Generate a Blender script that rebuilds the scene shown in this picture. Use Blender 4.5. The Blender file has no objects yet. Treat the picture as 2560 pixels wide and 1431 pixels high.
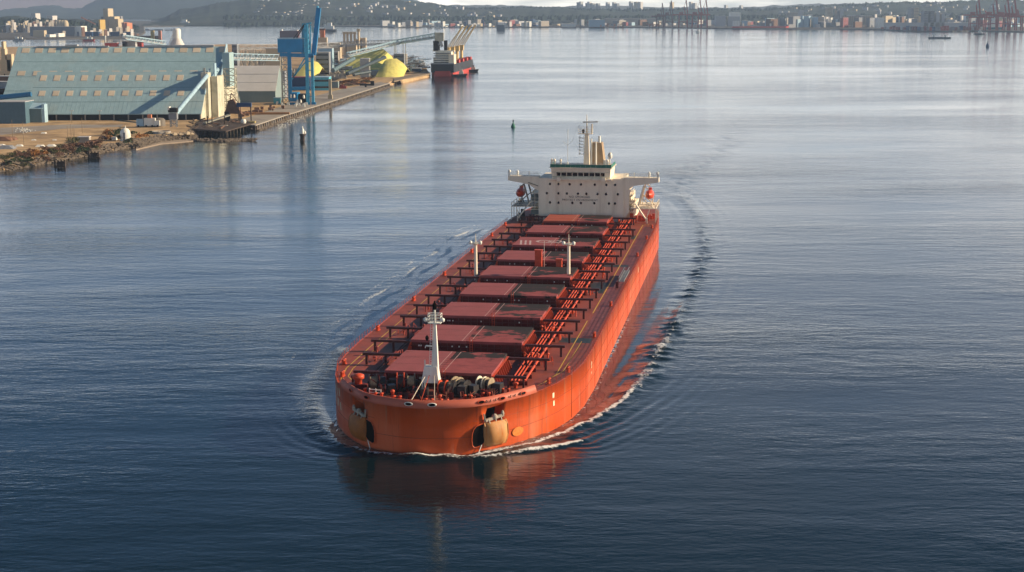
import bpy, bmesh, math, random
import numpy as np
from math import sin, cos, pi, radians, sqrt, atan2, hypot
from mathutils import Vector, Matrix
random.seed(7)
rng = np.random.default_rng(7)
scene = bpy.context.scene
COL = scene.collection

# ------------------------------------------------------------------ camera
CAM_F, CAM_P, CAM_R, CAM_H = 3939.44, 0.17626, -0.00262, 70.81
IW, IH = 2560, 1431
cam_d = bpy.data.cameras.new('camera')
cam_d.sensor_width = 36.0
cam_d.lens = 36.0 * CAM_F / IW
cam_d.clip_start = 1.0
cam_d.clip_end = 60000
camera = bpy.data.objects.new('camera', cam_d)
COL.objects.link(camera)
camera.matrix_world = Matrix.Translation((0, 0, CAM_H)) @ Matrix.Rotation(pi / 2 - CAM_P, 4, 'X') @ Matrix.Rotation(CAM_R, 4, 'Z')
scene.camera = camera

# ------------------------------------------------------------------ world, sun, exposure
SUN_AZ, SUN_EL = radians(86), radians(22.5)
world = bpy.data.worlds.new('World')
scene.world = world
world.use_nodes = True
nt = world.node_tree
nt.nodes.clear()
def N(t, typ, **kw):
    n = t.nodes.new(typ)
    for k, v in kw.items():
        if k in n.inputs.keys():
            n.inputs[k].default_value = v
        else:
            setattr(n, k, v)
    return n
w_out = N(nt, 'ShaderNodeOutputWorld')
w_bg = N(nt, 'ShaderNodeBackground', Strength=0.115)
sky = N(nt, 'ShaderNodeTexSky', sky_type='NISHITA', sun_disc=False, sun_elevation=SUN_EL, sun_rotation=SUN_AZ,
        altitude=50.0, air_density=1.0, dust_density=0.4, ozone_density=5.0)
tc = N(nt, 'ShaderNodeTexCoord')
sep = N(nt, 'ShaderNodeSeparateXYZ')
nt.links.new(tc.outputs['Generated'], sep.inputs[0])
zc = N(nt, 'ShaderNodeMath', operation='MAXIMUM'); zc.inputs[1].default_value = 0.0
nt.links.new(sep.outputs['Z'], zc.inputs[0])
za = N(nt, 'ShaderNodeMath', operation='ADD'); za.inputs[1].default_value = 0.09
nt.links.new(zc.outputs[0], za.inputs[0])
dx = N(nt, 'ShaderNodeMath', operation='DIVIDE'); dy = N(nt, 'ShaderNodeMath', operation='DIVIDE')
nt.links.new(sep.outputs['X'], dx.inputs[0]); nt.links.new(za.outputs[0], dx.inputs[1])
nt.links.new(sep.outputs['Y'], dy.inputs[0]); nt.links.new(za.outputs[0], dy.inputs[1])
cmb = N(nt, 'ShaderNodeCombineXYZ')
nt.links.new(dx.outputs[0], cmb.inputs[0]); nt.links.new(dy.outputs[0], cmb.inputs[1])
cl = N(nt, 'ShaderNodeTexNoise', Scale=0.62, Detail=7.0, Roughness=0.56)
nt.links.new(cmb.outputs[0], cl.inputs['Vector'])
cr = N(nt, 'ShaderNodeValToRGB')
cr.color_ramp.elements[0].position = 0.44; cr.color_ramp.elements[0].color = (0, 0, 0, 1)
cr.color_ramp.elements[1].position = 0.66; cr.color_ramp.elements[1].color = (1, 1, 1, 1)
nt.links.new(cl.outputs['Fac'], cr.inputs[0])
# the lower sky is veiled by thin bright cloud, the upper sky is clear and deep blue
mul = N(nt, 'ShaderNodeMix', data_type='RGBA', blend_type='MIX')
vcol = N(nt, 'ShaderNodeValToRGB')       # cloud bank: sunlit above, hazier at its foot (values / 16)
ve = vcol.color_ramp.elements
ve[0].position = 0.0; ve[0].color = (.74, .68, .58, 1); ve[1].position = 0.16; ve[1].color = (.84, .80, .74, 1)
ve_ = ve.new(0.045); ve_.color = (.92, .86, .78, 1)
nt.links.new(zc.outputs[0], vcol.inputs[0])
vsc = N(nt, 'ShaderNodeVectorMath', operation='SCALE'); vsc.inputs['Scale'].default_value = 16.0
nt.links.new(vcol.outputs['Color'], vsc.inputs[0]); nt.links.new(vsc.outputs[0], mul.inputs['B'])
veil = N(nt, 'ShaderNodeValToRGB')      # haze veil and low cloud bank: dense at the horizon, gone by 20 degrees
cr_e = veil.color_ramp.elements
cr_e[0].position = 0.0; cr_e[0].color = (.92, .92, .92, 1); cr_e[1].position = 0.36; cr_e[1].color = (0, 0, 0, 1)
for ps, vl in ((0.035, .88), (0.08, .64), (0.14, .26), (0.22, .07)):
    e_ = cr_e.new(ps); e_.color = (vl, vl, vl, 1)
nt.links.new(zc.outputs[0], veil.inputs[0])
cmr = N(nt, 'ShaderNodeMapRange')
for k, x in zip(('From Min', 'From Max', 'To Min', 'To Max'), (0.0, 1.0, 0.34, 1.5)): cmr.inputs[k].default_value = x
nt.links.new(cr.outputs['Color'], cmr.inputs['Value'])
cm_ = N(nt, 'ShaderNodeMath', operation='MULTIPLY'); cm_.use_clamp = True
nt.links.new(veil.outputs['Color'], cm_.inputs[0]); nt.links.new(cmr.outputs[0], cm_.inputs[1])
nt.links.new(cm_.outputs[0], mul.inputs['Factor'])
tint = N(nt, 'ShaderNodeMix', data_type='RGBA', blend_type='MULTIPLY'); tint.inputs['Factor'].default_value = 1.0
tr = N(nt, 'ShaderNodeValToRGB'); te = tr.color_ramp.elements       # pale blue low down, deep blue higher up
te[0].position = 0.0; te[0].color = (.52, .70, .92, 1); te[1].position = 0.62; te[1].color = (.13, .265, .305, 1)
for ps_, cc in ((0.20, (.35, .57, .72, 1)), (0.36, (.17, .335, .385, 1))):
    e__ = te.new(ps_); e__.color = cc
nt.links.new(zc.outputs[0], tr.inputs[0]); nt.links.new(tr.outputs['Color'], tint.inputs['B'])
nt.links.new(sky.outputs[0], tint.inputs['A'])
# broken grey cloud standing in the sunward half of the sky, thinning upwards
def MRW(src, a, b, c, d):
    n = N(nt, 'ShaderNodeMapRange'); n.interpolation_type = 'SMOOTHSTEP'
    for k, x in zip(('From Min', 'From Max', 'To Min', 'To Max'), (a, b, c, d)): n.inputs[k].default_value = x
    nt.links.new(src, n.inputs['Value']); return n.outputs[0]
def MW(op, a, b):
    n = N(nt, 'ShaderNodeMath', operation=op); nt.links.new(a, n.inputs[0]); nt.links.new(b, n.inputs[1]); return n.outputs[0]
side_ = MRW(sep.outputs['X'], -0.12, 0.28, 0.0, 1.0)
up_ = MRW(zc.outputs[0], 0.12, 0.38, 1.0, 0.0)
brk = MRW(cl.outputs['Fac'], 0.36, 0.60, 0.25, 0.9)
bank = N(nt, 'ShaderNodeMix', data_type='RGBA'); bank.inputs['B'].default_value = (4.5, 4.35, 4.3, 1)
nt.links.new(MW('MULTIPLY', MW('MULTIPLY', side_, up_), brk), bank.inputs['Factor'])
nt.links.new(tint.outputs['Result'], bank.inputs['A']); nt.links.new(bank.outputs['Result'], mul.inputs['A'])
nt.links.new(mul.outputs['Result'], w_bg.inputs['Color'])
nt.links.new(w_bg.outputs[0], w_out.inputs['Surface'])

sun_d = bpy.data.lights.new('sun', 'SUN')
sun_d.energy = 5.0
sun_d.angle = radians(0.5)
sun_d.color = (1.0, 0.82, 0.58)
sun = bpy.data.objects.new('sun', sun_d)
COL.objects.link(sun)
sv = Vector((sin(SUN_AZ) * cos(SUN_EL), cos(SUN_AZ) * cos(SUN_EL), sin(SUN_EL)))
sun.rotation_euler = sv.to_track_quat('Z', 'Y').to_euler()
sun.location = (0, 0, 400)

scene.render.engine = 'CYCLES'
scene.cycles.max_bounces = 6
scene.cycles.diffuse_bounces = 2
scene.cycles.glossy_bounces = 3
scene.cycles.transparent_max_bounces = 6
scene.cycles.volume_bounces = 0
scene.view_settings.view_transform = 'Standard'
scene.view_settings.look = 'None'
scene.view_settings.exposure = 0.6
scene.view_settings.gamma = 1.0
scene.view_settings.use_curve_mapping = False

# ------------------------------------------------------------------ survey helpers (sight lines of the photograph -> places)
def ray(u, v):
    c, s = cos(CAM_R), sin(CAM_R)
    a, b = (u - IW / 2) / CAM_F, (v - IH / 2) / CAM_F
    X, Y = a * c + b * s, -a * s + b * c
    return Vector((X, cos(CAM_P) - Y * sin(CAM_P), -sin(CAM_P) - Y * cos(CAM_P)))
def on(u, v, z=0.0):
    r = ray(u, v); k = (z - CAM_H) / r.z
    return Vector((r.x * k, r.y * k, z))
def atd(u, v, y):
    r = ray(u, v); k = y / r.y
    return Vector((r.x * k, y, CAM_H + r.z * k))

# ------------------------------------------------------------------ materials
MATS = {}
def mat(name, col, rough=0.6, var=0.12, scale=0.6, metallic=0.0, spec=0.3, dirt=None, dirt_amt=0.0, dirt_scale=0.15,
        bump=0.0, bump_scale=2.0, streak=False, rnd=0.0):
    if name in MATS:
        return MATS[name]
    m = bpy.data.materials.new(name); m.use_nodes = True
    t = m.node_tree; b = t.nodes['Principled BSDF']
    b.inputs['Roughness'].default_value = rough
    b.inputs['Metallic'].default_value = metallic
    b.inputs['Specular IOR Level'].default_value = spec
    co = N(t, 'ShaderNodeTexCoord')
    mp = N(t, 'ShaderNodeMapping')
    t.links.new(co.outputs['Object'], mp.inputs[0])
    if streak:
        mp.inputs['Scale'].default_value = (1, 1, 0.12)
    n = N(t, 'ShaderNodeTexNoise', Scale=scale, Detail=5.0, Roughness=0.6)
    t.links.new(mp.outputs[0], n.inputs['Vector'])
    mr = N(t, 'ShaderNodeMapRange')
    mr.inputs['From Min'].default_value = 0.3; mr.inputs['From Max'].default_value = 0.7
    mr.inputs['To Min'].default_value = 1 - var; mr.inputs['To Max'].default_value = 1 + var
    t.links.new(n.outputs['Fac'], mr.inputs['Value'])
    hsv = N(t, 'ShaderNodeHueSaturation'); hsv.inputs['Color'].default_value = (*col, 1)
    if rnd:
        oi = N(t, 'ShaderNodeObjectInfo')
        mr2 = N(t, 'ShaderNodeMapRange')
        mr2.inputs['To Min'].default_value = 1 - rnd; mr2.inputs['To Max'].default_value = 1 + rnd
        t.links.new(oi.outputs['Random'], mr2.inputs['Value'])
        mm = N(t, 'ShaderNodeMath', operation='MULTIPLY')
        t.links.new(mr.outputs[0], mm.inputs[0]); t.links.new(mr2.outputs[0], mm.inputs[1])
        t.links.new(mm.outputs[0], hsv.inputs['Value'])
    else:
        t.links.new(mr.outputs[0], hsv.inputs['Value'])
    out = hsv.outputs[0]
    if dirt:
        n2 = N(t, 'ShaderNodeTexNoise', Scale=dirt_scale, Detail=8.0, Roughness=0.65)
        t.links.new(mp.outputs[0], n2.inputs['Vector'])
        r2 = N(t, 'ShaderNodeMapRange')
        r2.inputs['From Min'].default_value = 0.5; r2.inputs['From Max'].default_value = 0.68
        r2.inputs['To Max'].default_value = dirt_amt
        t.links.new(n2.outputs['Fac'], r2.inputs['Value'])
        mx = N(t, 'ShaderNodeMix', data_type='RGBA')
        mx.inputs['B'].default_value = (*dirt, 1)
        t.links.new(r2.outputs[0], mx.inputs['Factor']); t.links.new(out, mx.inputs['A'])
        out = mx.outputs['Result']
    t.links.new(out, b.inputs['Base Color'])
    if bump:
        n3 = N(t, 'ShaderNodeTexNoise', Scale=bump_scale, Detail=6.0)
        t.links.new(co.outputs['Object'], n3.inputs['Vector'])
        bp = N(t, 'ShaderNodeBump', Strength=0.7, Distance=bump)
        t.links.new(n3.outputs['Fac'], bp.inputs['Height'])
        t.links.new(bp.outputs[0], b.inputs['Normal'])
    MATS[name] = m
    return m

# ------------------------------------------------------------------ mesh builder
class MB:
    def __init__(s): s.v = []; s.f = []; s.sm = []
    def add(s, vs, fs, smooth=False):
        o = len(s.v); s.v += [tuple(p) for p in vs]
        s.f += [tuple(o + i for i in f) for f in fs]; s.sm += [smooth] * len(fs)
        return s
    def box(s, x0, x1, y0, y1, z0, z1):
        return s.add([(x0, y0, z0), (x1, y0, z0), (x1, y1, z0), (x0, y1, z0), (x0, y0, z1), (x1, y0, z1), (x1, y1, z1), (x0, y1, z1)],
                     [(0, 3, 2, 1), (4, 5, 6, 7), (0, 1, 5, 4), (1, 2, 6, 5), (2, 3, 7, 6), (3, 0, 4, 7)])
    def cbox(s, c, sx, sy, sz):
        return s.box(c[0] - sx / 2, c[0] + sx / 2, c[1] - sy / 2, c[1] + sy / 2, c[2] - sz / 2, c[2] + sz / 2)
    def beam(s, p, q, w, h=None):
        h = h or w; p = Vector(p); q = Vector(q); d = (q - p)
        if d.length < 1e-6: return s
        d.normalize(); up = Vector((0, 0, 1)) if abs(d.z) < 0.95 else Vector((0, 1, 0))
        a = d.cross(up).normalized() * (w / 2); b = a.cross(d).normalized() * (h / 2)
        vs = [p - a - b, p + a - b, p + a + b, p - a + b, q - a - b, q + a - b, q + a + b, q - a + b]
        return s.add(vs, [(0, 1, 2, 3), (7, 6, 5, 4), (0, 4, 5, 1), (1, 5, 6, 2), (2, 6, 7, 3), (3, 7, 4, 0)])
    def cyl(s, p, q, r, n=8, r2=None, caps=True):
        r2 = r if r2 is None else r2
        p = Vector(p); q = Vector(q); d = (q - p).normalized()
        up = Vector((0, 0, 1)) if abs(d.z) < 0.95 else Vector((0, 1, 0))
        a = d.cross(up).normalized(); b = a.cross(d).normalized()
        vs = []
        for c, rr in ((p, r), (q, r2)):
            for i in range(n):
                t = 2 * pi * i / n
                vs.append(c + a * (rr * cos(t)) + b * (rr * sin(t)))
        fs = [(i, n + i, n + (i + 1) % n, (i + 1) % n) for i in range(n)]
        s.add(vs, fs, True)
        if caps:
            s.add(vs[:n], [tuple(range(n))]); s.add(vs[n:], [tuple(reversed(range(n)))])
        return s
    def lathe(s, c, prof, n=12, smooth=True):
        c = Vector(c); vs = []; m = len(prof)
        for r, z in prof:
            for i in range(n):
                t = 2 * pi * i / n
                vs.append(c + Vector((r * cos(t), r * sin(t), z)))
        fs = [(j * n + i, j * n + (i + 1) % n, (j + 1) * n + (i + 1) % n, (j + 1) * n + i) for j in range(m - 1) for i in range(n)]
        fs2 = [tuple(reversed(range(n)))] if prof[0][0] > 1e-3 else []
        s.add(vs, fs, smooth)
        if fs2: s.add(vs[:n], fs2)
        if prof[-1][0] > 1e-3: s.add(vs[-n:], [tuple(range(n))])
        return s
    def prism(s, poly, z0, z1):
        n = len(poly)
        vs = [(x, y, z0) for x, y in poly] + [(x, y, z1) for x, y in poly]
        fs = [tuple(reversed(range(n))), tuple(range(n, 2 * n))] + [(i, (i + 1) % n, n + (i + 1) % n, n + i) for i in range(n)]
        return s.add(vs, fs)
    def extr(s, pts, d):
        """polygon pts (3D) swept by vector d"""
        n = len(pts); pts = [Vector(p) for p in pts]; d = Vector(d)
        vs = pts + [p + d for p in pts]
        return s.add(vs, [tuple(range(n)), tuple(reversed(range(n, 2 * n)))] + [(i, n + i, n + (i + 1) % n, (i + 1) % n) for i in range(n)])
    def truss(s, p, q, h, w, bays, t=0.12):
        """lattice box girder from p to q (bottom centre line), height h, width w"""
        p = Vector(p); q = Vector(q); d = q - p
        side = Vector((-d.y, d.x, 0)).normalized() * (w / 2); up = Vector((0, 0, h))
        for sd in (-1, 1):
            a, b = p + side * sd, q + side * sd
            s.beam(a, b, t * 1.6); s.beam(a + up, b + up, t * 1.6)
            for i in range(bays):
                u0, u1 = a.lerp(b, i / bays), a.lerp(b, (i + 1) / bays)
                s.beam(u0, u0 + up, t); s.beam(u0, u1 + up, t) if i % 2 else s.beam(u0 + up, u1, t)
        for i in range(bays + 1):
            u0 = p.lerp(q, i / bays); s.beam(u0 - side, u0 + side, t); s.beam(u0 - side + up, u0 + side + up, t)
        return s
    def tower(s, c, w0, w1, h, bays, t=0.15, w0y=None, w1y=None):
        c = Vector(c); w0y = w0y or w0; w1y = w1y or w1
        def cn(k, i):
            a = k / bays; w = w0 + (w1 - w0) * a; wy = w0y + (w1y - w0y) * a
            sx, sy = ((-1, -1), (1, -1), (1, 1), (-1, 1))[i]
            return c + Vector((sx * w / 2, sy * wy / 2, h * a))
        for i in range(4):
            s.beam(cn(0, i), cn(bays, i), t * 1.5)
            for k in range(bays):
                s.beam(cn(k + 1, i), cn(k + 1, (i + 1) % 4), t)
                s.beam(cn(k, i), cn(k + 1, (i + 1) % 4), t)
        return s
    def mesh(s, name):
        me = bpy.data.meshes.new(name)
        me.from_pydata(s.v, [], s.f)
        me.polygons.foreach_set('use_smooth', s.sm)
        bm = bmesh.new(); bm.from_mesh(me); bmesh.ops.recalc_face_normals(bm, faces=bm.faces); bm.to_mesh(me); bm.free()
        me.update()
        return me
    def build(s, name, m, parent=None, loc=(0, 0, 0), rz=0.0, **props):
        return link(s.mesh(name), name, m, parent, loc, rz, **props)
def link(me, name, m, parent=None, loc=(0, 0, 0), rz=0.0, **props):
    o = bpy.data.objects.new(name, me)
    if m is not None and not me.materials:
        me.materials.append(m)
    COL.objects.link(o)
    o.location = loc; o.rotation_euler = (0, 0, rz)
    if parent: o.parent = parent
    for k, v in props.items(): o[k] = v
    return o
def empty(name, loc=(0, 0, 0), rz=0.0, **props):
    o = bpy.data.objects.new(name, None); COL.objects.link(o)
    o.location = loc; o.rotation_euler = (0, 0, rz); o.empty_display_size = 2
    for k, v in props.items(): o[k] = v
    return o
def copy_tree(o, parent=None):
    c = o.copy(); COL.objects.link(c); c.parent = parent
    for ch in list(o.children): copy_tree(ch, c)
    return c
# ------------------------------------------------------------------ place of the ship
SHIP = Vector((-15.0, 240.79, 0)); PHI = 0.16129
AX = Vector((sin(PHI), cos(PHI), 0)); TX = Vector((cos(PHI), -sin(PHI), 0))
def ship_st(X, Y):
    dx_, dy_ = X - SHIP.x, Y - SHIP.y
    return dx_ * AX.x + dy_ * AX.y, dx_ * TX.x + dy_ * TX.y
HB = [(2.0, 0.0), (2.15, 1.5), (2.6, 4.0), (4.2, 8.0), (6.2, 10.6), (9.0, 12.9), (12.5, 15.3), (17, 17.6), (22, 19.4), (29, 21.1), (38, 22.1), (50, 22.5),
      (200, 22.5), (228, 22.2), (250, 20.6), (265, 18.0), (272, 15.0), (274, 8.0), (274.3, 0.0)]
HS = np.array([a for a, b in HB]); HT = np.array([b for a, b in HB])
def halfb(s): return float(np.interp(s, HS, HT))

# ------------------------------------------------------------------ water
def gline(lo, d0, d1, hi, step, grow):
    mid = list(np.arange(d0, d1, step)); a = []; x, st = d0, step
    while x > lo: st *= grow; x -= st; a.append(x)
    b = []; x, st = mid[-1], step
    while x < hi: st *= grow; x += st; b.append(x)
    return np.array(a[::-1] + mid + b)
xs = gline(-9000, -62, 125, 9000, 0.75, 1.045)
ys = gline(-300, 200, 470, 12500, 0.75, 1.035)
GX, GY = np.meshgrid(xs, ys)
P = np.stack([GX.ravel(), GY.ravel()], 1)
def dpoly(P, pts):
    """distance to polyline, signed side (+ = right of travel) and parameter 0..1"""
    best = np.full(len(P), 1e9); side = np.zeros(len(P)); par = np.zeros(len(P))
    L = [0.0]
    for a, b in zip(pts[:-1], pts[1:]): L.append(L[-1] + hypot(b[0] - a[0], b[1] - a[1]))
    for i, (a, b) in enumerate(zip(pts[:-1], pts[1:])):
        a = np.array(a[:2]); b = np.array(b[:2]); d = b - a; l2 = d @ d
        t = np.clip(((P - a) @ d) / l2, 0, 1)
        q = a + t[:, None] * d; r = P - q; dist = np.hypot(r[:, 0], r[:, 1])
        k = dist < best
        best[k] = dist[k]; side[k] = np.sign(d[1] * r[k, 0] - d[0] * r[k, 1]); par[k] = (L[i] + t[k] * sqrt(l2)) / L[-1]
    return best, side, par
def px(lst): return [tuple(on(u, v, 0))[:2] for u, v in lst]
arcR = px([(1037, 1146), (1180, 1140), (1300, 1122), (1400, 1090), (1490, 1045), (1560, 1000), (1610, 940), (1660, 860), (1710, 770), (1745, 690), (1762, 610), (1745, 540), (1700, 490)])
crestR = px([(1037, 1150), (1200, 1146), (1330, 1128), (1400, 1116), (1455, 1103)])
arcL = px([(1037, 1146), (930, 1136), (860, 1118), (810, 1080), (782, 1030), (778, 985), (800, 945), (850, 880)])
waveR = px([(1455, 1103), (1560, 1060), (1680, 990), (1800, 900)])
waveL = px([(860, 1118), (800, 1098), (745, 1060), (700, 1000), (660, 930)])
wakeA = px([(1700, 490), (1690, 470), (1730, 430), (1790, 385), (1830, 350), (1840, 310), (1800, 270)])
near = (np.abs(P[:, 0] - 30) < 230) & (P[:, 1] > 190) & (P[:, 1] < 1250)
Pn = P[near]
dR, sR, pR = dpoly(Pn, arcR); dC, sC, pC = dpoly(Pn, crestR); dL, sL, pL = dpoly(Pn, arcL)
dWR, sWR, pWR = dpoly(Pn, waveR); dWL, sWL, pWL = dpoly(Pn, waveL); dK, sK, pK = dpoly(Pn, wakeA)
S_, T_ = ship_st(Pn[:, 0], Pn[:, 1])
hb = np.interp(S_, HS, HT, left=0, right=0)
edge = np.abs(T_) - hb                      # distance off the hull side
g = lambda d, w: np.exp(-(d / w) ** 2)
def vnoise(x, y, sx, sy, seed):
    r = np.random.default_rng(seed).uniform(-1, 1, (256, 256)); x = x / sx; y = y / sy
    xi = np.floor(x).astype(int); yi = np.floor(y).astype(int); fx = x - xi; fy = y - yi; fx = fx * fx * (3 - 2 * fx); fy = fy * fy * (3 - 2 * fy)
    a = r[xi % 256, yi % 256]; b_ = r[(xi + 1) % 256, yi % 256]; c_ = r[xi % 256, (yi + 1) % 256]; d_ = r[(xi + 1) % 256, (yi + 1) % 256]
    return a * (1 - fx) * (1 - fy) + b_ * fx * (1 - fy) + c_ * (1 - fx) * fy + d_ * fx * fy
jit = 1.0 * vnoise(Pn[:, 0], Pn[:, 1], 2.6, 1.7, 1) + 0.6 * vnoise(Pn[:, 0], Pn[:, 1], 7, 4.5, 2)
fade_in = np.clip(1.3 - pR, 0.25, 1)
z = 0.34 * g(dR + 1.2 * vnoise(Pn[:, 0], Pn[:, 1], 14, 9, 3), 2.2) * fade_in * (1 + 0.8 * jit) + 0.30 * g(dC, 0.9) + 0.40 * g(dL, 1.7) * (1.2 - pL)
# diverging wave trains outside the bow wave
z += 0.085 * np.cos(dWR * 2 * pi / 2.5) * g(dWR, 7) * np.clip(1 - pWR * 0.8, 0, 1)
z += 0.085 * np.cos(dWL * 2 * pi / 2.5) * g(dWL, 7) * np.clip(1 - pWL * 0.8, 0, 1)
z += 0.05 * np.cos(dR * 2 * pi / 3.4) * g(dR, 11) * (pR > 0.1)
z += 0.20 * g(dK, 6) * jit + 0.05 * g(dR, 6) * jit * (pR > .2)

foam = 1.15 * g(dC, 0.8) * np.clip((pC < 0.999), 0, 1) * (0.35 + 0.65 * np.clip(pC * 1.3, 0, 1))
foam = np.maximum(foam, np.where(pR < 0.17, 1.0 * g(dR, 0.75), 0.86 * g(dR, 1.8) * np.clip(1.0 - 1.0 * pR, 0, 1) * (1 + .25 * jit)))
foam = np.maximum(foam, 0.95 * g(dL, 0.9) * np.clip(0.9 - 1.6 * pL, 0.0, 1))
front = (S_ < 16)
foam = np.maximum(foam, 0.62 * g(edge - 0.3, 0.9) * (S_ > 3) * (S_ < 120) * (T_ > 0))
lace = (0.5 + 0.5 * np.sin(edge * 1.7 + 2.2 * np.sin(S_ * 0.045) + 0.9 * np.sin(S_ * 0.31))) * (0.62 + 0.38 * np.sin(S_ * 0.17 + edge * 0.55 + 1.3 * np.sin(edge * .9)))
foam = np.maximum(foam, np.clip((S_ - 45) / 30, 0, 1) * (0.36 + 0.80 * lace) * g(edge - 13 - (S_ - 60) * 0.02, 8.5 + (S_ - 60) * .012) * (T_ < 0) * (S_ < 270))
foam = np.maximum(foam, 0.55 * g(edge - 0.3, 1.3) * (S_ > 16) * (T_ < 0))
foam = np.maximum(foam, 0.7 * g(T_, 9) * (S_ > 272) * np.clip(1 - (S_ - 272) / 160, 0, 1))
# slick between the hull and the bow wave, chop on the bow wave and the wake
inside = ((sR < 0) & (T_ > 0) & (S_ > 14) & (S_ < 300) & (edge > 0)).astype(float) * np.clip(dR / 5, 0, 1)
inL = ((sL > 0) & (T_ < 0) & (S_ > 6) & (S_ < 120) & (edge > 0)).astype(float) * np.clip(dL / 4, 0, 1)
chop = 1 - 0.72 * np.clip(np.maximum(inside * np.clip((150 - S_) / 60, 0.15, 1), inL), 0, 1) + 0.9 * g(dR, 3.0) + 1.0 * g(dL, 2.5) + 0.9 * g(dK + 2.5 * vnoise(Pn[:, 0], Pn[:, 1], 20, 12, 8), 8) * np.clip(1.15 - pK, 0, 1) * (.6 + .4 * jit)
Z = np.zeros(len(P)); F_ = np.zeros(len(P)); C_ = np.ones(len(P))
Z[near] = z; F_[near] = foam; C_[near] = chop
nx, ny = len(xs), len(ys)
me = bpy.data.meshes.new('water')
me.vertices.add(nx * ny)
me.vertices.foreach_set('co', np.stack([P[:, 0], P[:, 1], Z], 1).astype(np.float32).ravel())
ii = np.arange(nx - 1)[None, :] + nx * np.arange(ny - 1)[:, None]
q = np.stack([ii, ii + 1, ii + 1 + nx, ii + nx], -1).reshape(-1, 4)
me.loops.add(q.size); me.loops.foreach_set('vertex_index', q.ravel().astype(np.int32))
me.polygons.add(len(q)); me.polygons.foreach_set('loop_start', (np.arange(len(q)) * 4).astype(np.int32))
me.polygons.foreach_set('use_smooth', np.ones(len(q), bool))
me.update(calc_edges=True)
for nm, arr in (('foam', F_), ('chop', C_)):
    a = me.attributes.new(nm, 'FLOAT', 'POINT'); a.data.foreach_set('value', arr.astype(np.float32))
wm = bpy.data.materials.new('sea_water'); wm.use_nodes = True
t = wm.node_tree; t.nodes.clear()
o_ = N(t, 'ShaderNodeOutputMaterial')
wb = N(t, 'ShaderNodeBsdfPrincipled'); wb.inputs['Base Color'].default_value = (0.003, 0.012, 0.017, 1)
wb.inputs['Roughness'].default_value = 0.07; wb.inputs['IOR'].default_value = 1.333
geo = N(t, 'ShaderNodeNewGeometry')
def noise(scale, stretch=(1, 1, 1), detail=3.0, rough=0.55, rot=0.0):
    mp = N(t, 'ShaderNodeMapping'); mp.inputs['Scale'].default_value = stretch; mp.inputs['Rotation'].default_value = (0, 0, rot)
    t.links.new(geo.outputs['Position'], mp.inputs[0])
    n = N(t, 'ShaderNodeTexNoise', Scale=scale, Detail=detail, Roughness=rough)
    t.links.new(mp.outputs[0], n.inputs['Vector']); return n.outputs['Fac']
def M(op, a, b=None, c=None):
    n = N(t, 'ShaderNodeMath', operation=op)
    for i, x in enumerate((a, b, c)):
        if x is None: continue
        if isinstance(x, (int, float)): n.inputs[i].default_value = x
        else: t.links.new(x, n.inputs[i])
    return n.outputs[0]
def MR(v, a, b, c, d):
    n = N(t, 'ShaderNodeMapRange'); t.links.new(v, n.inputs['Value'])
    for k, x in zip(('From Min', 'From Max', 'To Min', 'To Max'), (a, b, c, d)): n.inputs[k].default_value = x
    return n.outputs[0]
aF = N(t, 'ShaderNodeAttribute', attribute_name='foam').outputs['Fac']
aC = N(t, 'ShaderNodeAttribute', attribute_name='chop').outputs['Fac']
n_big = noise(0.05, (0.45, 1, 1), 3.0)
n_mid = noise(0.26, (0.40, 1, 1), 4.0, 0.6, 0.12)
n_sm = noise(1.1, (0.55, 1, 1), 3.0, 0.6, -0.2)
patch = noise(0.0042, (0.35, 1, 1), 4.0, 0.6, 0.25)
patch2 = noise(0.017, (0.30, 1, 1), 3.0, 0.6, -0.15)
pf = M('MULTIPLY', MR(patch, 0.36, 0.60, 0.22, 1.25), MR(patch2, 0.36, 0.62, 0.55, 1.25))
h = M('ADD', M('MULTIPLY', n_big, 0.26), M('ADD', M('MULTIPLY', n_mid, 0.24), M('MULTIPLY', n_sm, 0.075)))
h = M('MULTIPLY', h, M('ADD', M('MULTIPLY', pf, M('MINIMUM', aC, 1.0)), M('MULTIPLY', M('MAXIMUM', M('SUBTRACT', aC, 1.0), 0.0), 1.15)))
bp_ = N(t, 'ShaderNodeBump', Strength=1.0, Distance=1.0)
t.links.new(h, bp_.inputs['Height']); t.links.new(bp_.outputs[0], wb.inputs['Normal'])
fo = N(t, 'ShaderNodeBsdfDiffuse'); fo.inputs['Color'].default_value = (0.82, 0.83, 0.80, 1)
f_n = noise(1.5, (1, 1, 1), 6.0, 0.7)
f_n2 = noise(0.35, (1, 1, 1), 3.0, 0.6)
ff = M('ADD', M('ADD', aF, M('MULTIPLY', M('SUBTRACT', f_n, 0.5), 1.9)), M('MULTIPLY', M('SUBTRACT', f_n2, 0.5), 0.9))
fm = M('MULTIPLY', MR(ff, 0.62, 0.95, 0, 1), MR(aF, 0.03, 0.25, 0, 0.92))
mx = N(t, 'ShaderNodeMixShader')
t.links.new(fm, mx.inputs[0]); t.links.new(wb.outputs[0], mx.inputs[1]); t.links.new(fo.outputs[0], mx.inputs[2])
t.links.new(mx.outputs[0], o_.inputs['Surface'])
link(me, 'water', wm, kind='structure')

# ------------------------------------------------------------------ haze
hz = bpy.data.materials.new('haze_air'); hz.use_nodes = True
t2 = hz.node_tree; t2.nodes.clear()
o2 = N(t2, 'ShaderNodeOutputMaterial'); pv = N(t2, 'ShaderNodeVolumePrincipled')
pv.inputs['Color'].default_value = (0.55, 0.73, 1.0, 1); pv.inputs['Density'].default_value = 6.2e-5
pv.inputs['Anisotropy'].default_value = 0.2
t2.links.new(pv.outputs[0], o2.inputs['Volume'])
MB().box(-9200, 9200, -400, 12800, -30, 420).build('haze', hz, kind='stuff')
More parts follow.
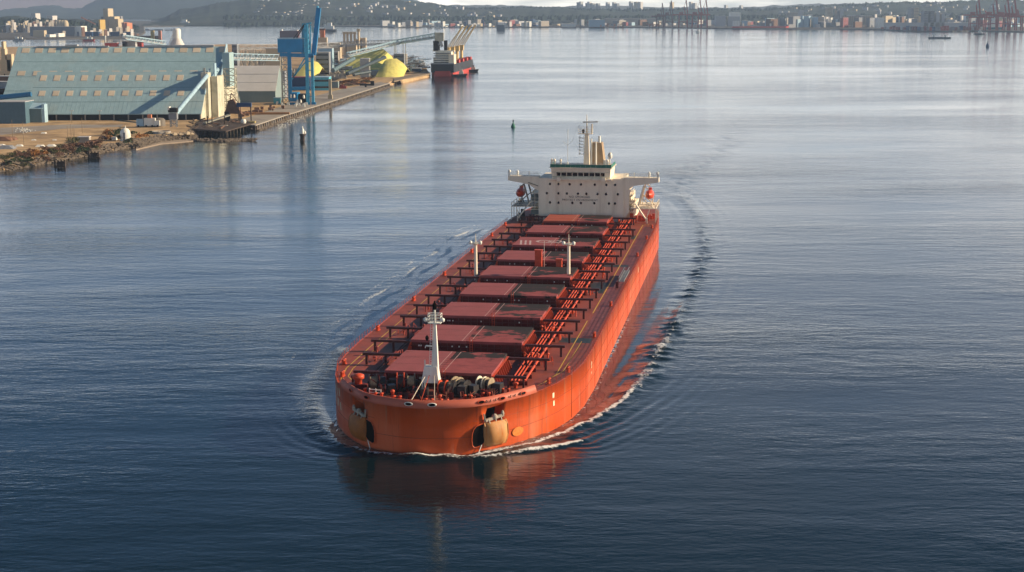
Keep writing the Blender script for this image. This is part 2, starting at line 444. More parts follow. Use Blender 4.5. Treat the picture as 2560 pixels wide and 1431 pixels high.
# ------------------------------------------------------------------ the bulk carrier
ship = empty('bulk_carrier', SHIP, -PHI, label='long orange red bulk carrier under way in the middle of the harbour, bow towards us',
             category='ship')
HULL_O = (0.44, 0.045, 0.008)
m_hull = mat('hull_paint', (0.56, 0.075, 0.010), 0.42, 0.16, 0.10, spec=0.35, dirt=(0.70, 0.21, 0.10), dirt_amt=0.6, dirt_scale=0.11, streak=True, bump=0.10, bump_scale=0.45)
def rust_runs(m, col, scale, lo, hi, amt):
    t = m.node_tree; b = t.nodes['Principled BSDF']; src = b.inputs['Base Color'].links[0].from_socket
    co = N(t, 'ShaderNodeTexCoord'); mp = N(t, 'ShaderNodeMapping'); mp.inputs['Scale'].default_value = (1, 1, 0.07)
    t.links.new(co.outputs['Object'], mp.inputs[0])
    n = N(t, 'ShaderNodeTexNoise', Scale=scale, Detail=6.0, Roughness=0.7); t.links.new(mp.outputs[0], n.inputs['Vector'])
    r = N(t, 'ShaderNodeMapRange')
    for k, x in zip(('From Min', 'From Max', 'To Min', 'To Max'), (lo, hi, 0, amt)): r.inputs[k].default_value = x
    t.links.new(n.outputs['Fac'], r.inputs['Value'])
    mx = N(t, 'ShaderNodeMix', data_type='RGBA'); mx.inputs['B'].default_value = (*col, 1)
    t.links.new(r.outputs[0], mx.inputs['Factor']); t.links.new(src, mx.inputs['A']); t.links.new(mx.outputs['Result'], b.inputs['Base Color'])
rust_runs(m_hull, (0.20, 0.035, 0.010), 0.9, 0.54, 0.72, 0.8)
rust_runs(m_hull, (0.13, 0.03, 0.012), 2.6, 0.60, 0.75, 0.6)
rust_runs(m_hull, (0.80, 0.42, 0.26), 0.45, 0.60, 0.78, 0.7)
m_bulw = mat('bulwark_paint', (0.50, 0.12, 0.07), 0.55, 0.10, 0.4)
m_boot = mat('boot_top', (0.06, 0.03, 0.025), 0.5, 0.2)
m_deck = mat('deck_paint', (0.26, 0.058, 0.036), 0.6, 0.2, 0.22, dirt=(0.10, 0.036, 0.034), dirt_amt=0.75, dirt_scale=0.12, bump=0.02)
m_hatch = mat('hatch_paint', (0.29, 0.072, 0.072), 0.75, 0.10, 0.35, dirt=(0.20, 0.06, 0.055), dirt_amt=0.7, dirt_scale=0.25)
m_hatch9 = mat('hatch_paint_orange', (0.38, 0.085, 0.05), 0.55, 0.12, 0.35)
m_coam = mat('coaming_paint', (0.11, 0.012, 0.010), 0.55, 0.25, 0.8)
m_rail = mat('rail_beam_paint', (0.075, 0.016, 0.014), 0.55, 0.25, 0.8)
m_red = mat('bright_red_paint', (0.55, 0.07, 0.025), 0.5, 0.2, 1.0)
m_cream = mat('cream_paint', (0.84, 0.73, 0.56), 0.5, 0.07, 0.25, dirt=(0.40, 0.25, 0.14), dirt_amt=0.35, dirt_scale=0.35, streak=True)
rust_runs(m_cream, (0.34, 0.17, 0.07), 0.8, 0.62, 0.80, 0.5)
m_white = mat('white_paint', (0.78, 0.76, 0.68), 0.45, 0.06, 0.5, dirt=(0.42, 0.28, 0.16), dirt_amt=0.4, dirt_scale=0.6, streak=True)
m_black = mat('black_parts_and_shade', (0.006, 0.005, 0.005), 0.95, 0.1, spec=0.02)
m_glass = mat('dark_glass', (0.012, 0.014, 0.018), 0.12, 0.1, spec=0.6)
m_green = mat('green_deck', (0.03, 0.16, 0.11), 0.5, 0.15)
m_yel = mat('yellow_line', (0.62, 0.36, 0.06), 0.6, 0.2, 2.0)
m_pale = mat('pale_line', (0.52, 0.30, 0.27), 0.6, 0.2, 2.0)
m_steel = mat('galvanised_steel', (0.34, 0.34, 0.33), 0.4, 0.2, metallic=0.6)
m_rope = mat('wound_rope', (0.34, 0.26, 0.17), 0.9, 0.3, 4.0, bump=0.05, bump_scale=9)
m_grease = mat('greased_machinery', (0.035, 0.03, 0.03), 0.4, 0.4, 2.0)
m_rust = mat('rust_streaked_bolster', (0.52, 0.24, 0.08), 0.6, 0.2, 0.9, dirt=(0.50, 0.13, 0.015), dirt_amt=0.95, dirt_scale=1.7, streak=True)
m_rust_shade = mat('shade_toned_bolster', (0.34, 0.11, 0.02), 0.6, 0.2, 0.9)  # left bolster: rust tone darkened in the colour for its shaded side
m_anch = mat('rusty_anchor_steel', (0.42, 0.36, 0.28), 0.6, 0.3, 1.5, dirt=(0.18, 0.08, 0.04), dirt_amt=.9, dirt_scale=1.5)
m_lifeb = mat('lifeboat_orange', (0.62, 0.07, 0.03), 0.4, 0.08)
DK = 7.8          # main deck
# hull: vertical sided, full bow; the bulwark strip leans inwards above the knuckle
def ring(off, sadd=0.0):
    pts = []
    ss = list(np.concatenate([[2.0, 2.15, 2.6, 3.3, 4.2, 5.2, 6.2, 7.5, 9, 10.7, 12.5, 14.7, 17, 19.5, 22, 25.5, 29, 33, 38, 44, 50], np.arange(60, 201, 10), [214, 228, 240, 250, 258, 265, 269, 272, 273.4, 274, 274.3]]))
    for s in ss:
        # inward offset along outline normal
        e = 0.35; d = Vector((halfb(s + e) - halfb(s - e), 2 * e))   # (dt, ds)
        if s <= 2.0: nrm = Vector((0, 1))
        elif s >= 274.3: nrm = Vector((0, -1))
        else:
            n_ = Vector((-d.y, d.x)).normalized(); nrm = n_
        pts.append((max(0.0, halfb(s) + nrm.x * off) if 2.0 < s < 274.3 else 0.0, s + nrm.y * off + sadd))
    full = [(t_, s_) for t_, s_ in pts] + [(-t_, s_) for t_, s_ in reversed(pts[1:-1])]
    return full
smooth_T = HT
lv = [(-8, 0.0, 1.0), (-2, 0.0, 0.3), (0.0, 0.0, 0.25), (0.9, 0.0, 0.2), (4.0, 0.0, 0.1), (DK + 0.1, 0.0, 0.0)]
mb = MB(); rings = []
for zz, off, sa in lv:
    r = ring(off); rings.append([(a, b + (sa if b < 30 else 0), zz) for a, b in r])
n_r = len(rings[0])
vs = [p for r in rings for p in r]
mb.add(vs, [(j * n_r + i, j * n_r + (i + 1) % n_r, (j + 1) * n_r + (i + 1) % n_r, (j + 1) * n_r + i) for j in range(len(lv) - 1) for i in range(n_r)], True)
mb.add(rings[-1], [tuple(range(n_r))])
mb.add(rings[0], [tuple(reversed(range(n_r)))])
hull = mb.build('hull', m_hull, ship)
seam = MB()
for zz in (2.9, 5.4):
    rr_ = ring(-0.02)
    for p, q in zip(rr_, rr_[1:] + rr_[:1]):
        seam.beam((p[0], p[1] + .12, zz), (q[0], q[1] + .12, zz), .05, .05) if p[1] < 268 else None
for k in range(1, 22):
    for sd in (1, -1):
        s_ = 17 + k * 11.5 if k > 0 else 0
        if s_ < 262: seam.beam((sd * (halfb(s_) + .0), s_, .3), (sd * (halfb(s_) + .0), s_, DK), .06, .06)
seam.build('plating_seams', mat('seam_dark_rust', (.25, .045, .02), .6, .3, 1.0), ship, kind='stuff')  # thin seam strips, a little darker than the plating
# recessed anchor pockets cut out of the plating
def cut(obj, cutter_mb):
    c = cutter_mb.build('cutter', None)
    c.parent = obj.parent
    md = obj.modifiers.new('cut', 'BOOLEAN'); md.object = c; md.operation = 'DIFFERENCE'; md.solver = 'EXACT'
    bpy.context.view_layer.update()
    me_ = bpy.data.meshes.new_from_object(obj.evaluated_get(bpy.context.evaluated_depsgraph_get()))
    obj.modifiers.clear(); old = obj.data; obj.data = me_
    bpy.data.objects.remove(c, do_unlink=True); bpy.data.meshes.remove(old)
for sd in (1, -1):
    cm = MB()
    # outline normal near t = 11: frame (a along the shell, b inwards)
    c0 = Vector((11.0 * sd, 6.7, 0)); al = Vector((0.70 * sd, 0.71, 0)); inn = Vector((-0.71 * sd, 0.70, 0))
    if sd < 0: pass
    q_ = [c0 - inn * 2.5 - al * 2.1 + Vector((0, 0, 4.6)), c0 - inn * 2.5 + al * 1.9 + Vector((0, 0, 4.9)), c0 - inn * 2.5 + al * 2.3 + Vector((0, 0, 7.55)), c0 - inn * 2.5 - al * 1.2 + Vector((0, 0, 7.3))]
    cm.extr(q_, inn * 5.2)
    cut(hull, cm)
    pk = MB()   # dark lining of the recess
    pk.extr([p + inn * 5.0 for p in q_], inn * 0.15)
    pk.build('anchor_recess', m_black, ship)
    # bolster: faired casting standing proud of the shell below the recess, open towards the stem
    bo = MB(); prof = []
    rows = [(5.05, 0.45, 2.1), (4.4, 1.05, 2.35), (2.8, 1.25, 2.35), (1.7, 0.95, 2.15), (1.05, 0.25, 1.9)]
    M_ = 9; vv = []
    for (zz, dep, wd) in rows:
        for i in range(M_):
            a_ = i / (M_ - 1)
            x_ = -wd + 2 * wd * a_ + 0.4
            d_ = dep * (1 - abs(2 * a_ - 1) ** 4.5) + 0.0
            p_ = c0 + al * x_ - inn * (d_ + 0.02) + Vector((0, 0, zz)); vv.append(p_)
    bo.add(vv, [(r * M_ + i, r * M_ + i + 1, (r + 1) * M_ + i + 1, (r + 1) * M_ + i) for r in range(len(rows) - 1) for i in range(M_ - 1)], True)
    b_ = bo.build('anchor_bolster', m_rust if sd > 0 else m_rust_shade, ship)
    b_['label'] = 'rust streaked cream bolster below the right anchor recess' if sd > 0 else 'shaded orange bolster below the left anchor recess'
    for x_ in (-1.8, 2.3):
        rb_ = MB(); pr_ = None
        for (zz, dep, wd) in rows:
            a2 = (x_ - 0.4) / wd; d_ = dep * max(0, 1 - abs(a2) ** 4.5); p_ = c0 + al * x_ - inn * (d_ + 0.05) + Vector((0, 0, zz))
            if pr_ is not None: rb_.beam(pr_, p_, 0.16 if abs(x_) < 2 else .3, 0.12)
            pr_ = p_
        rb_.build('bolster_rib', m_rust if sd > 0 else m_rust_shade, ship)
    # the mouth: oval lip, and a flat black face painting the bolster's shadow
    mo = MB(); lip = MB(); K = 14; c1 = c0 - al * 2.95 - inn * 0.02
    def ov(k, sc, out): 
        a_ = 2 * pi * k / K; ca = math.copysign(abs(cos(a_)) ** .7, cos(a_)); sa_ = math.copysign(abs(sin(a_)) ** .7, sin(a_)); x_ = ca * 1.6 * sc + 0.15; z_ = sa_ * 1.85 * sc + 3.0 + 0.55 * cos(a_)
        # hug the curved shell
        xx = c1 + al * x_; s_h = float(np.interp(abs(xx.x), HT[:12], HS[:12]))
        return Vector((xx.x, s_h - out, z_))
    pts_o = [ov(k, 1.02, 0.0) for k in range(K)]; pts_m = [ov(k, 1.0, 0.20) for k in range(K)]; pts_i = [ov(k, 0.93, 0.18) for k in range(K)]; pts_t = [ov(k, 0.92, 0.05) for k in range(K)]
    lip.add(pts_o + pts_m + pts_i + pts_t, [(j * K + i, j * K + (i + 1) % K, (j + 1) * K + (i + 1) % K, (j + 1) * K + i) for j in range(3) for i in range(K)], True)
    lip.build('bolster_lip', m_hull, ship)
    mo.add([ov(k, 0.93, 0.09) for k in range(K)], [tuple(range(K))]); mo.build('bolster_shadow_face', m_black, ship)
    # anchor head sitting in the recess
    an = MB()
    an.beam(c0 - inn * 0.1 - al * 1.6 + Vector((0, 0, 5.35)), c0 - inn * 0.2 + al * 1.9 + Vector((0, 0, 5.85)), 0.35, 0.45)
    an.lathe(c0 - inn * 0.1 + al * 0.2 + Vector((0, 0, 5.5)), [(0.45, 0), (0.5, 0.3), (0.3, 0.65), (0.0, 0.75)], 8)
    an.lathe(c0 - inn * 0.2 + al * 1.7 + Vector((0, 0, 5.8)), [(0.24, 0), (0.30, 0.3), (0.18, 0.7), (0, 0.8)], 8)
    an.beam(c0 - inn * 0.1 - al * 1.7 + Vector((0, 0, 5.2)), c0 - inn * 0.1 - al * 1.9 + Vector((0, 0, 6.5)), 0.22)
    for xx in (-1.0, 0.3, 1.4):
        an.beam(c0 - inn * 0.6 + al * xx + Vector((0, 0, 4.5)), c0 - inn * 0.15 + al * xx + Vector((0, 0, 5.7)), 0.16)
    an.build('anchor', m_anch, ship)
    # spurling drips: pale trickles of water below the mouth
    dr = MB(); p0 = ov(11, 0.9, 0.25)
    dr.beam(p0, Vector((p0.x - 0.5 * sd, p0.y - 0.45, 0.1)), 0.10, 0.10)
    dr.build('water_trickle', m_white, ship)

# bulwark strip round the bow
mb = MB(); bw = []
for (zz, off) in ((DK + 0.02, 0.0), (DK + 0.05, -0.03), (9.05, 0.45), (9.05, 0.62), (DK, 0.6)):
    seg = []
    for s in [15.5, 14, 12.5, 10.7, 9, 7.5, 6.2, 5.2, 4.2, 3.3, 2.6, 2.15]:
        seg.append((s, 1))
    pts = []
    for s, _ in seg:
        e = 0.3; d = Vector((halfb(s + e) - halfb(s - e), 2 * e)); nn = Vector((-d.y, d.x)).normalized()
        pts.append((halfb(s) + nn.x * off, s + nn.y * off, zz - (0.0)))
    row = pts + [(0, 2.0 + off, zz)] + [(-a, b, c) for a, b, c in reversed(pts)]
    bw.append(row)
n_ = len(bw[0]); mb.add([p for r in bw for p in r], [(j * n_ + i, j * n_ + i + 1, (j + 1) * n_ + i + 1, (j + 1) * n_ + i) for j in range(4) for i in range(n_ - 1)], True)
mb.build('bulwark', m_bulw, ship)
# fairleads in the bulwark: pale rings with a dark throat
def shell_at(tt):
    return float(np.interp(abs(tt), HT[:12], HS[:12]))
fl_me = None
for tt in (-1.9, 1.9, -9.6, -13.4, 9.3, 12.2, 15.0):
    mb = MB(); w_, h_ = (0.62, 0.26)
    K = 12; s0 = shell_at(tt) + 0.12
    tg = Vector((1, (shell_at(abs(tt) + .4) - shell_at(max(0, abs(tt) - .4))) / (0.8 if abs(tt) > .4 else 1) * (1 if tt > 0 else -1), 0)).normalized()
    nr = Vector((tg.y, -tg.x, 0))
    def rp(k, sc, o): 
        a_ = 2 * pi * k / K; return Vector((tt, s0, 8.45)) + tg * (cos(a_) * w_ * sc) + Vector((0, 0, sin(a_) * h_ * sc)) + nr * o
    mb.add([rp(k, 1.25, .0) for k in range(K)] + [rp(k, 1.2, .12) for k in range(K)] + [rp(k, .9, .12) for k in range(K)],
           [(j * K + i, j * K + (i + 1) % K, (j + 1) * K + (i + 1) % K, (j + 1) * K + i) for j in range(2) for i in range(K)], True)
    f_ = mb.build('fairlead', m_white if abs(tt) < 3 else m_red, ship)
    MB().add([rp(k, .92, .08) for k in range(K)], [tuple(range(K))]).build('fairlead_throat', m_black, f_)
# marks painted on the shell
def hull_patch(tlist, z0, z1, m, name, out=0.02):
    mb = MB(); k = len(tlist)
    vs = [(tt, shell_at(tt) + 0.1 - out - (0.10 if abs(tt) > 3 else 0), z0) for tt in tlist] + [(tt, shell_at(tt) + 0.1 - out - (0.10 if abs(tt) > 3 else 0), z1) for tt in tlist]
    mb.add(vs, [(i, i + 1, k + i + 1, k + i) for i in range(k - 1)], True)
    return mb.build(name, m, ship)
m_mark = mat('hull_mark_pale', (0.72, 0.62, 0.42), 0.6, 0.2, 2)
m_oval = mat('hull_mark_orange', (0.66, 0.19, 0.03), 0.6, 0.25, 2)
for (s0, z0, z1, w_) in ((20.2, 5.7, 6.6, 0.4), (20.4, 4.3, 5.2, 0.34), (46.5, 4.9, 6.2, 0.36), (46.5, 3.9, 4.3, 0.3), (150.0, 5.4, 6.8, 0.5)):
    for sd in (1, -1):
        a_ = halfb(s0), s0; b_ = halfb(s0 + w_ * 1.5), s0 + w_ * 1.5
        MB().add([((a_[0] + .03) * sd, a_[1], z0), ((b_[0] + .03) * sd, b_[1], z0), ((b_[0] + .03) * sd, b_[1], z1), ((a_[0] + .03) * sd, a_[1], z1)], [(0, 1, 2, 3)]).build('draught_mark', m_mark, ship)
# faded orange disc beside the bolster
mb = MB(); K = 16
dv = []
for k in range(K):
    a_ = 2 * pi * k / K; s_ = 11.0 + cos(a_) * 1.1; dv.append((halfb(s_) + 0.05 + 0.02, s_ - 0.05, 2.3 + sin(a_) * 0.75))
mb.add([(halfb(11) + .09, 10.93, 2.3)] + dv, [(0, 1 + i, 1 + (i + 1) % K) for i in range(K)]).build('hull_emblem', m_oval, ship)
# name letters on the shaded bow side (only slanted white strokes can be made out)
for k, (s0, z0) in enumerate(((15.2, 5.9), (16.6, 5.6), (18.0, 6.1), (16.0, 4.0), (17.3, 3.9), (14.4, 3.7))):
    a_, b_ = s0, s0 + 0.5
    MB().add([(-(halfb(a_) + .04), a_, z0), (-(halfb(b_) + .04), b_, z0), (-(halfb(b_ + .4) + .04), b_ + .4, z0 + 1.3), (-(halfb(a_ + .4) + .04), a_ + .4, z0 + 1.3)], [(0, 1, 2, 3)]).build('name_stroke', m_mark, ship)
# white numerals on the bulwark: as in the photograph, small dark marks above the recess
m_dk = mat('dark_marks', (0.02, 0.015, 0.015), 0.6, 0.1)
for tt in (10.0, 10.6, 11.3, 13.3, 13.9, 14.6, 15.0):
    s0 = shell_at(tt); tg = Vector((1, 1.25, 0)).normalized(); nr = Vector((tg.y, -tg.x, 0))
    c = Vector((tt, s0, 8.5)) + nr * 0.03 + Vector((-0.2, .2, 0)) * 0
    mb = MB(); mb.beam(c - tg * .16 + Vector((0, 0, -.12)), c + tg * .16 + Vector((0, 0, .14)), 0.10, 0.12); mb.beam(c + Vector((0, 0, -.2)), c + tg * .2 + Vector((0, 0, -.18)), .08, .1)
    mb.build('bulwark_mark', m_dk, ship)

# deck sheet with painted walkway lines
r_ = ring(0.35)
MB().add([(a, b, DK + 0.11) for a, b in r_], [tuple(range(len(r_)))]).build('deck', m_deck, ship)
DZ = DK + 0.12
def dline(pts, w, m, name, z=DZ + 0.004):
    mb = MB()
    for p, q in zip(pts[:-1], pts[1:]):
        p = Vector((*p, z)); q = Vector((*q, z)); d = (q - p).normalized(); a = Vector((-d.y, d.x, 0)) * w / 2
        mb.add([p - a, q - a, q + a, p + a], [(0, 1, 2, 3)])
    return mb.build(name, m, ship)
dline([(-17.6, 19.2), (-18.9, 27.5), (-19.1, 45), (-19.1, 208)], 0.18, m_yel, 'walkway_line')
dline([(-14.8, 17.5), (-17.0, 21.6), (-17.7, 27.5), (-17.7, 60)], 0.16, m_yel, 'walkway_line')
dline([(17.0, 21.5), (18.3, 28), (18.3, 76), ], 0.18, m_yel, 'walkway_line')
dline([(18.5, 84), (18.4, 140), (18.2, 218), (20, 220)], 0.20, m_yel, 'walkway_line')
dline([(16.4, 20.0), (19.2, 31), (19.5, 56)], 0.14, m_yel, 'walkway_line')
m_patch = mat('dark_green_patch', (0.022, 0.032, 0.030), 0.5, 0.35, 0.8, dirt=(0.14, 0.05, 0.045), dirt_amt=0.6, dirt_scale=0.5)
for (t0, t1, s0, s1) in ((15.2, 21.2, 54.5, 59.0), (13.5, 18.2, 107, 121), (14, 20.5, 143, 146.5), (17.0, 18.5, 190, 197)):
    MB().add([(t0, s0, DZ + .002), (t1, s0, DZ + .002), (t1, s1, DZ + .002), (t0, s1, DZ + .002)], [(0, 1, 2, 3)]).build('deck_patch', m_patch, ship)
# worn darker pink walk strips
m_strip = mat('worn_deck_strip', (0.20, 0.055, 0.055), 0.6, 0.3, 0.4, dirt=(0.08, 0.03, 0.03), dirt_amt=0.8, dirt_scale=0.6)
MB().add([(18.9, 60, DZ + .001), (21.6, 60, DZ + .001), (21.6, 215, DZ + .001), (18.9, 215, DZ + .001)], [(0, 1, 2, 3)]).build('deck_strip', m_strip, ship)

# ---- hatches
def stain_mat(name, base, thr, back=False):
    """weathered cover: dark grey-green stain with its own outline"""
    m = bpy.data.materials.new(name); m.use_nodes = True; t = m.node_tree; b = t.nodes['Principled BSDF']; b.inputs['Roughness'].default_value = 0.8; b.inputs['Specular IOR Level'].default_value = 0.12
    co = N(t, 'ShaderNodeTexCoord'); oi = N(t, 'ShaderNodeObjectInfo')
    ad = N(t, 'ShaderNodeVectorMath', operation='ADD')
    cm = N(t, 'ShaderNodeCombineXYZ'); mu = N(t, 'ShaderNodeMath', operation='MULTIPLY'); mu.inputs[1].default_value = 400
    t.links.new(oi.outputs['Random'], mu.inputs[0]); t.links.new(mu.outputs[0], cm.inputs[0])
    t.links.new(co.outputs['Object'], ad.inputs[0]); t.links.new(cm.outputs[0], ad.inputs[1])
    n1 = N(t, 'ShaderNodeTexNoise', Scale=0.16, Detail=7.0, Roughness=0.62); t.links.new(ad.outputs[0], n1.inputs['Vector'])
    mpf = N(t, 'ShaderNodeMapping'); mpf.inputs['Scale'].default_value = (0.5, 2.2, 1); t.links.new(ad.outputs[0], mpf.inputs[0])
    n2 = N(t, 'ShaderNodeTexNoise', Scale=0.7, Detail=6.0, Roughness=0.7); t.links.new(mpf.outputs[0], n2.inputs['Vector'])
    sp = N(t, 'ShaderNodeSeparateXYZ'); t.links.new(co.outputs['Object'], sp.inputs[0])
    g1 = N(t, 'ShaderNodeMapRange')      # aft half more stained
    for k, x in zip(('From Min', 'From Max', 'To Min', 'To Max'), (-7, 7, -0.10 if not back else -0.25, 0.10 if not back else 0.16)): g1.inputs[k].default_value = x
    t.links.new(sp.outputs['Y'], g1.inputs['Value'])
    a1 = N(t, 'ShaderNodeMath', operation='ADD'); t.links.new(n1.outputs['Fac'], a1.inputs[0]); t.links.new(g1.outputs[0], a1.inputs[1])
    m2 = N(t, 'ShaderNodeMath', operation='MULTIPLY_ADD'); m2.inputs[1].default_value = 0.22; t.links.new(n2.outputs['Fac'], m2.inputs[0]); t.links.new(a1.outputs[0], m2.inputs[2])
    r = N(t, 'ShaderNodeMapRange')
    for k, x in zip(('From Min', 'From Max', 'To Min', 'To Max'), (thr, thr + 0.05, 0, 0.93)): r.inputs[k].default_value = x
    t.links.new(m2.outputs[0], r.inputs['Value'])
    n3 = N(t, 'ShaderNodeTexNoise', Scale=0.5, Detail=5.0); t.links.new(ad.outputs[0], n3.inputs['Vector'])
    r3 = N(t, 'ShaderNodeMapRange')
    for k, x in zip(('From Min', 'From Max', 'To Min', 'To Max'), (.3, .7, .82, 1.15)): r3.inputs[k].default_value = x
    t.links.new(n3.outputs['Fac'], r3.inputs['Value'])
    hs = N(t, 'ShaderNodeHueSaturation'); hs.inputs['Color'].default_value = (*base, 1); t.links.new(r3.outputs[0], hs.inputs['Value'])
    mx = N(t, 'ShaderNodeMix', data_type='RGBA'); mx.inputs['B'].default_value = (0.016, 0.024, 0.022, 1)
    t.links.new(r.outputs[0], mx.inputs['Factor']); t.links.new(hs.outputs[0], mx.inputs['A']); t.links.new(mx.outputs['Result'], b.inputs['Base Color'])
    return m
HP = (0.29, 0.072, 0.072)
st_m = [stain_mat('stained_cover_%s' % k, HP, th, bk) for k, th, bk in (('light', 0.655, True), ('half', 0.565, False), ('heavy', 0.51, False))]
def hatch_s(i): return (16.0, 32.0) if i == 0 else (40.9 + 23.42 * (i - 1), 55.1 + 23.42 * (i - 1))
CZ = 10.05; TZ = 10.55
m_pan = []
stay_me = None
pan_cache = {}
for i in range(9):
    s0, s1 = hatch_s(i); hw = 9.2 if i in (0, 8) else 10.45
    if i == 8: s0, s1 = 204.6, 219.0
    L = s1 - s0
    mb = MB()
    mb.box(-hw + .25, hw - .25, s0 + .25, s1 - .25, DZ, CZ)
    for zz in (8.6, 9.3):
        mb.box(-hw + .05, hw - .05, s0 + .05, s1 - .05, zz, zz + .07)
    for k in range(int(hw * 2 / 1.25)):          # upright brackets on the fore and aft coaming
        x_ = -hw + .6 + k * 1.25
        mb.box(x_, x_ + .1, s0 + .0, s0 + .26, DZ, CZ - .1); mb.box(x_, x_ + .1, s1 - .26, s1, DZ, CZ - .1)
    hc = mb.build('hatch_coaming', m_coam, ship)
    for sd in (-1, 1):
        key = (i in (0,), i == 8)
        if (key, sd) not in pan_cache:
            p = MB(); w_ = hw - 0.10; x0, x1 = (0.06, w_) if sd > 0 else (-w_, -0.06)
            p.box(x0, x1, -L / 2, L / 2, -0.5, 0)
            p.box(x0 + .02, x1 - .02, -L / 2 + .02, -L / 2 + .14, 0, .06) if False else None
            for k in range(3): p.box(x0 + .3, x1 - .3, -L / 2 - 0.05, -L / 2 - .001, -0.42 + k * .15, -0.38 + k * .15)
            pan_cache[(key, sd)] = p.mesh('cover_panel')
        me_ = pan_cache[(key, sd)]
        po = bpy.data.objects.new('cover_panel', me_)
        if not me_.materials: me_.materials.append(m_hatch)
        COL.objects.link(po); po.parent = hc; po.location = (0, (s0 + s1) / 2, TZ)
        po.material_slots[0].link = 'OBJECT'
        if sd < 0: po.material_slots[0].material = m_hatch9 if i == 8 else m_hatch
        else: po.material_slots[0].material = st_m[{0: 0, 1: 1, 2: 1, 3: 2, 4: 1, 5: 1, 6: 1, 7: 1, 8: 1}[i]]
    # joint strip lines down the middle of the covers
    for (x_, m_) in ((0.9, m_pale), (-0.75, m_pale)):
        MB().box(x_ - .05, x_ + .05, s0 + .1, s1 - .1, TZ + .002, TZ + .012).build('joint_line', m_, hc)
    for fy in (.34, .67):
        MB().box(-hw + .12, -.1, s0 + L * fy - .05, s0 + L * fy + .05, TZ + .002, TZ + .008).build('plate_seam', m_coam, hc); MB().box(.1, hw - .12, s0 + L * fy - .05, s0 + L * fy + .05, TZ + .002, TZ + .008).build('plate_seam', m_coam, hc)
    if i < 6:
        for k in range(int(L / 1.5)):
            sc = MB(); y_ = s0 + 1 + k * 1.5
            sc.beam((-.5, y_, TZ + .015), (.1, y_ + .35, TZ + .015), .12, .01); sc.beam((.15, y_ + .1, TZ + .016), (.6, y_ + .3, TZ + .016), .09, .01)
            sc.build('scuff_mark', m_coam, hc)
    # coaming stays with bright edges, on both long sides
    if stay_me is None:
        a = MB(); a.extr([(0, 0, 0), (0, 0, 2.05), (0.35, 0, 2.05), (1.15, 0, 0.0)], (0, 0.14, 0)); stay_me = a.mesh('coaming_stay')
    nst = int(L / 1.5)
    for k in range(nst):
        for sd in (1, -1):
            so = link(stay_me, 'coaming_stay', m_red, hc, (sd * (hw - 0.26), s0 + 0.7 + k * (L - 1.4) / (nst - 1), DZ), 0 if sd > 0 else pi)
    MB().box(hw - .1, hw + .28, s0 + .3, s1 - .3, TZ - .55, TZ - .48).build('coaming_ledge', m_red, hc)
    # ladder at the middle of the fore coaming
    ld = MB()
    for x_ in (.75, 1.25): ld.beam((x_, s0 - .15, DZ), (x_, s0 - .12, TZ + .75), .09)
    for k in range(6): ld.beam((.75, s0 - .15, DZ + .35 + k * .42), (1.25, s0 - .15, DZ + .35 + k * .42), .06)
    ld.build('coaming_ladder', m_red, hc)
    # cleats and small fittings along the fore coaming
    for k in range(5):
        x_ = random.uniform(-hw + 1, hw - 1); MB().cbox((x_, s0 - .1, 9.5), .22, .2, .22).build('cleat', m_white, hc)
# side-rolling rails: a beam with legs at each end of each hatch, both sides
rail_me = MB().box(0, 7.6, -.28, .28, 0, .42).mesh('cover_rail')
leg_me = MB().box(-.2, .2, -.17, .17, 0, 1.72).mesh('rail_leg')
for i in range(9):
    s0, s1 = hatch_s(i); hw = 9.2 if i in (0, 8) else 10.45
    for sd in (-1, 1):
        for kk, sx in enumerate((s0 + 1.2, s1 - 1.0)):
            if i == 0 and kk == 0: reach = 5.6
            elif i == 8: reach = 7.0
            else: reach = 7.6
            o = link(rail_me, 'cover_rail', m_rail, ship, (sd * hw, sx, DZ + 1.72), 0 if sd > 0 else pi)
            o.scale = (reach / 7.6, 1, 1)
            for lx in (3.4, 6.9):
                l = link(leg_me, 'rail_leg', m_rail, o, (lx, 0, -1.72))
# pipes along the deck, right and left
pp = []
for (x_, r_, z_) in ((11.9, .14, 8.75), (12.5, .16, 8.75), (13.1, .14, 8.75), (14.2, .22, 8.85)):
    b = MB()
    b.cyl((x_, 19, z_), (x_, 222, z_), r_, 8); b.build('deck_pipe', m_red, ship)
ps_me = MB().box(-1.6, 1.6, -.12, .12, 0, 8.6 - DZ).mesh('pipe_support')
for k in range(41): link(ps_me, 'pipe_support', m_coam, ship, (13.0, 19.6 + k * 5, DZ))
for (x_, r_) in ((-12.2, .13), (-12.8, .16)):
    MB().cyl((x_, 20, 8.5), (x_, 222, 8.5), r_, 8).build('deck_pipe', m_coam, ship)
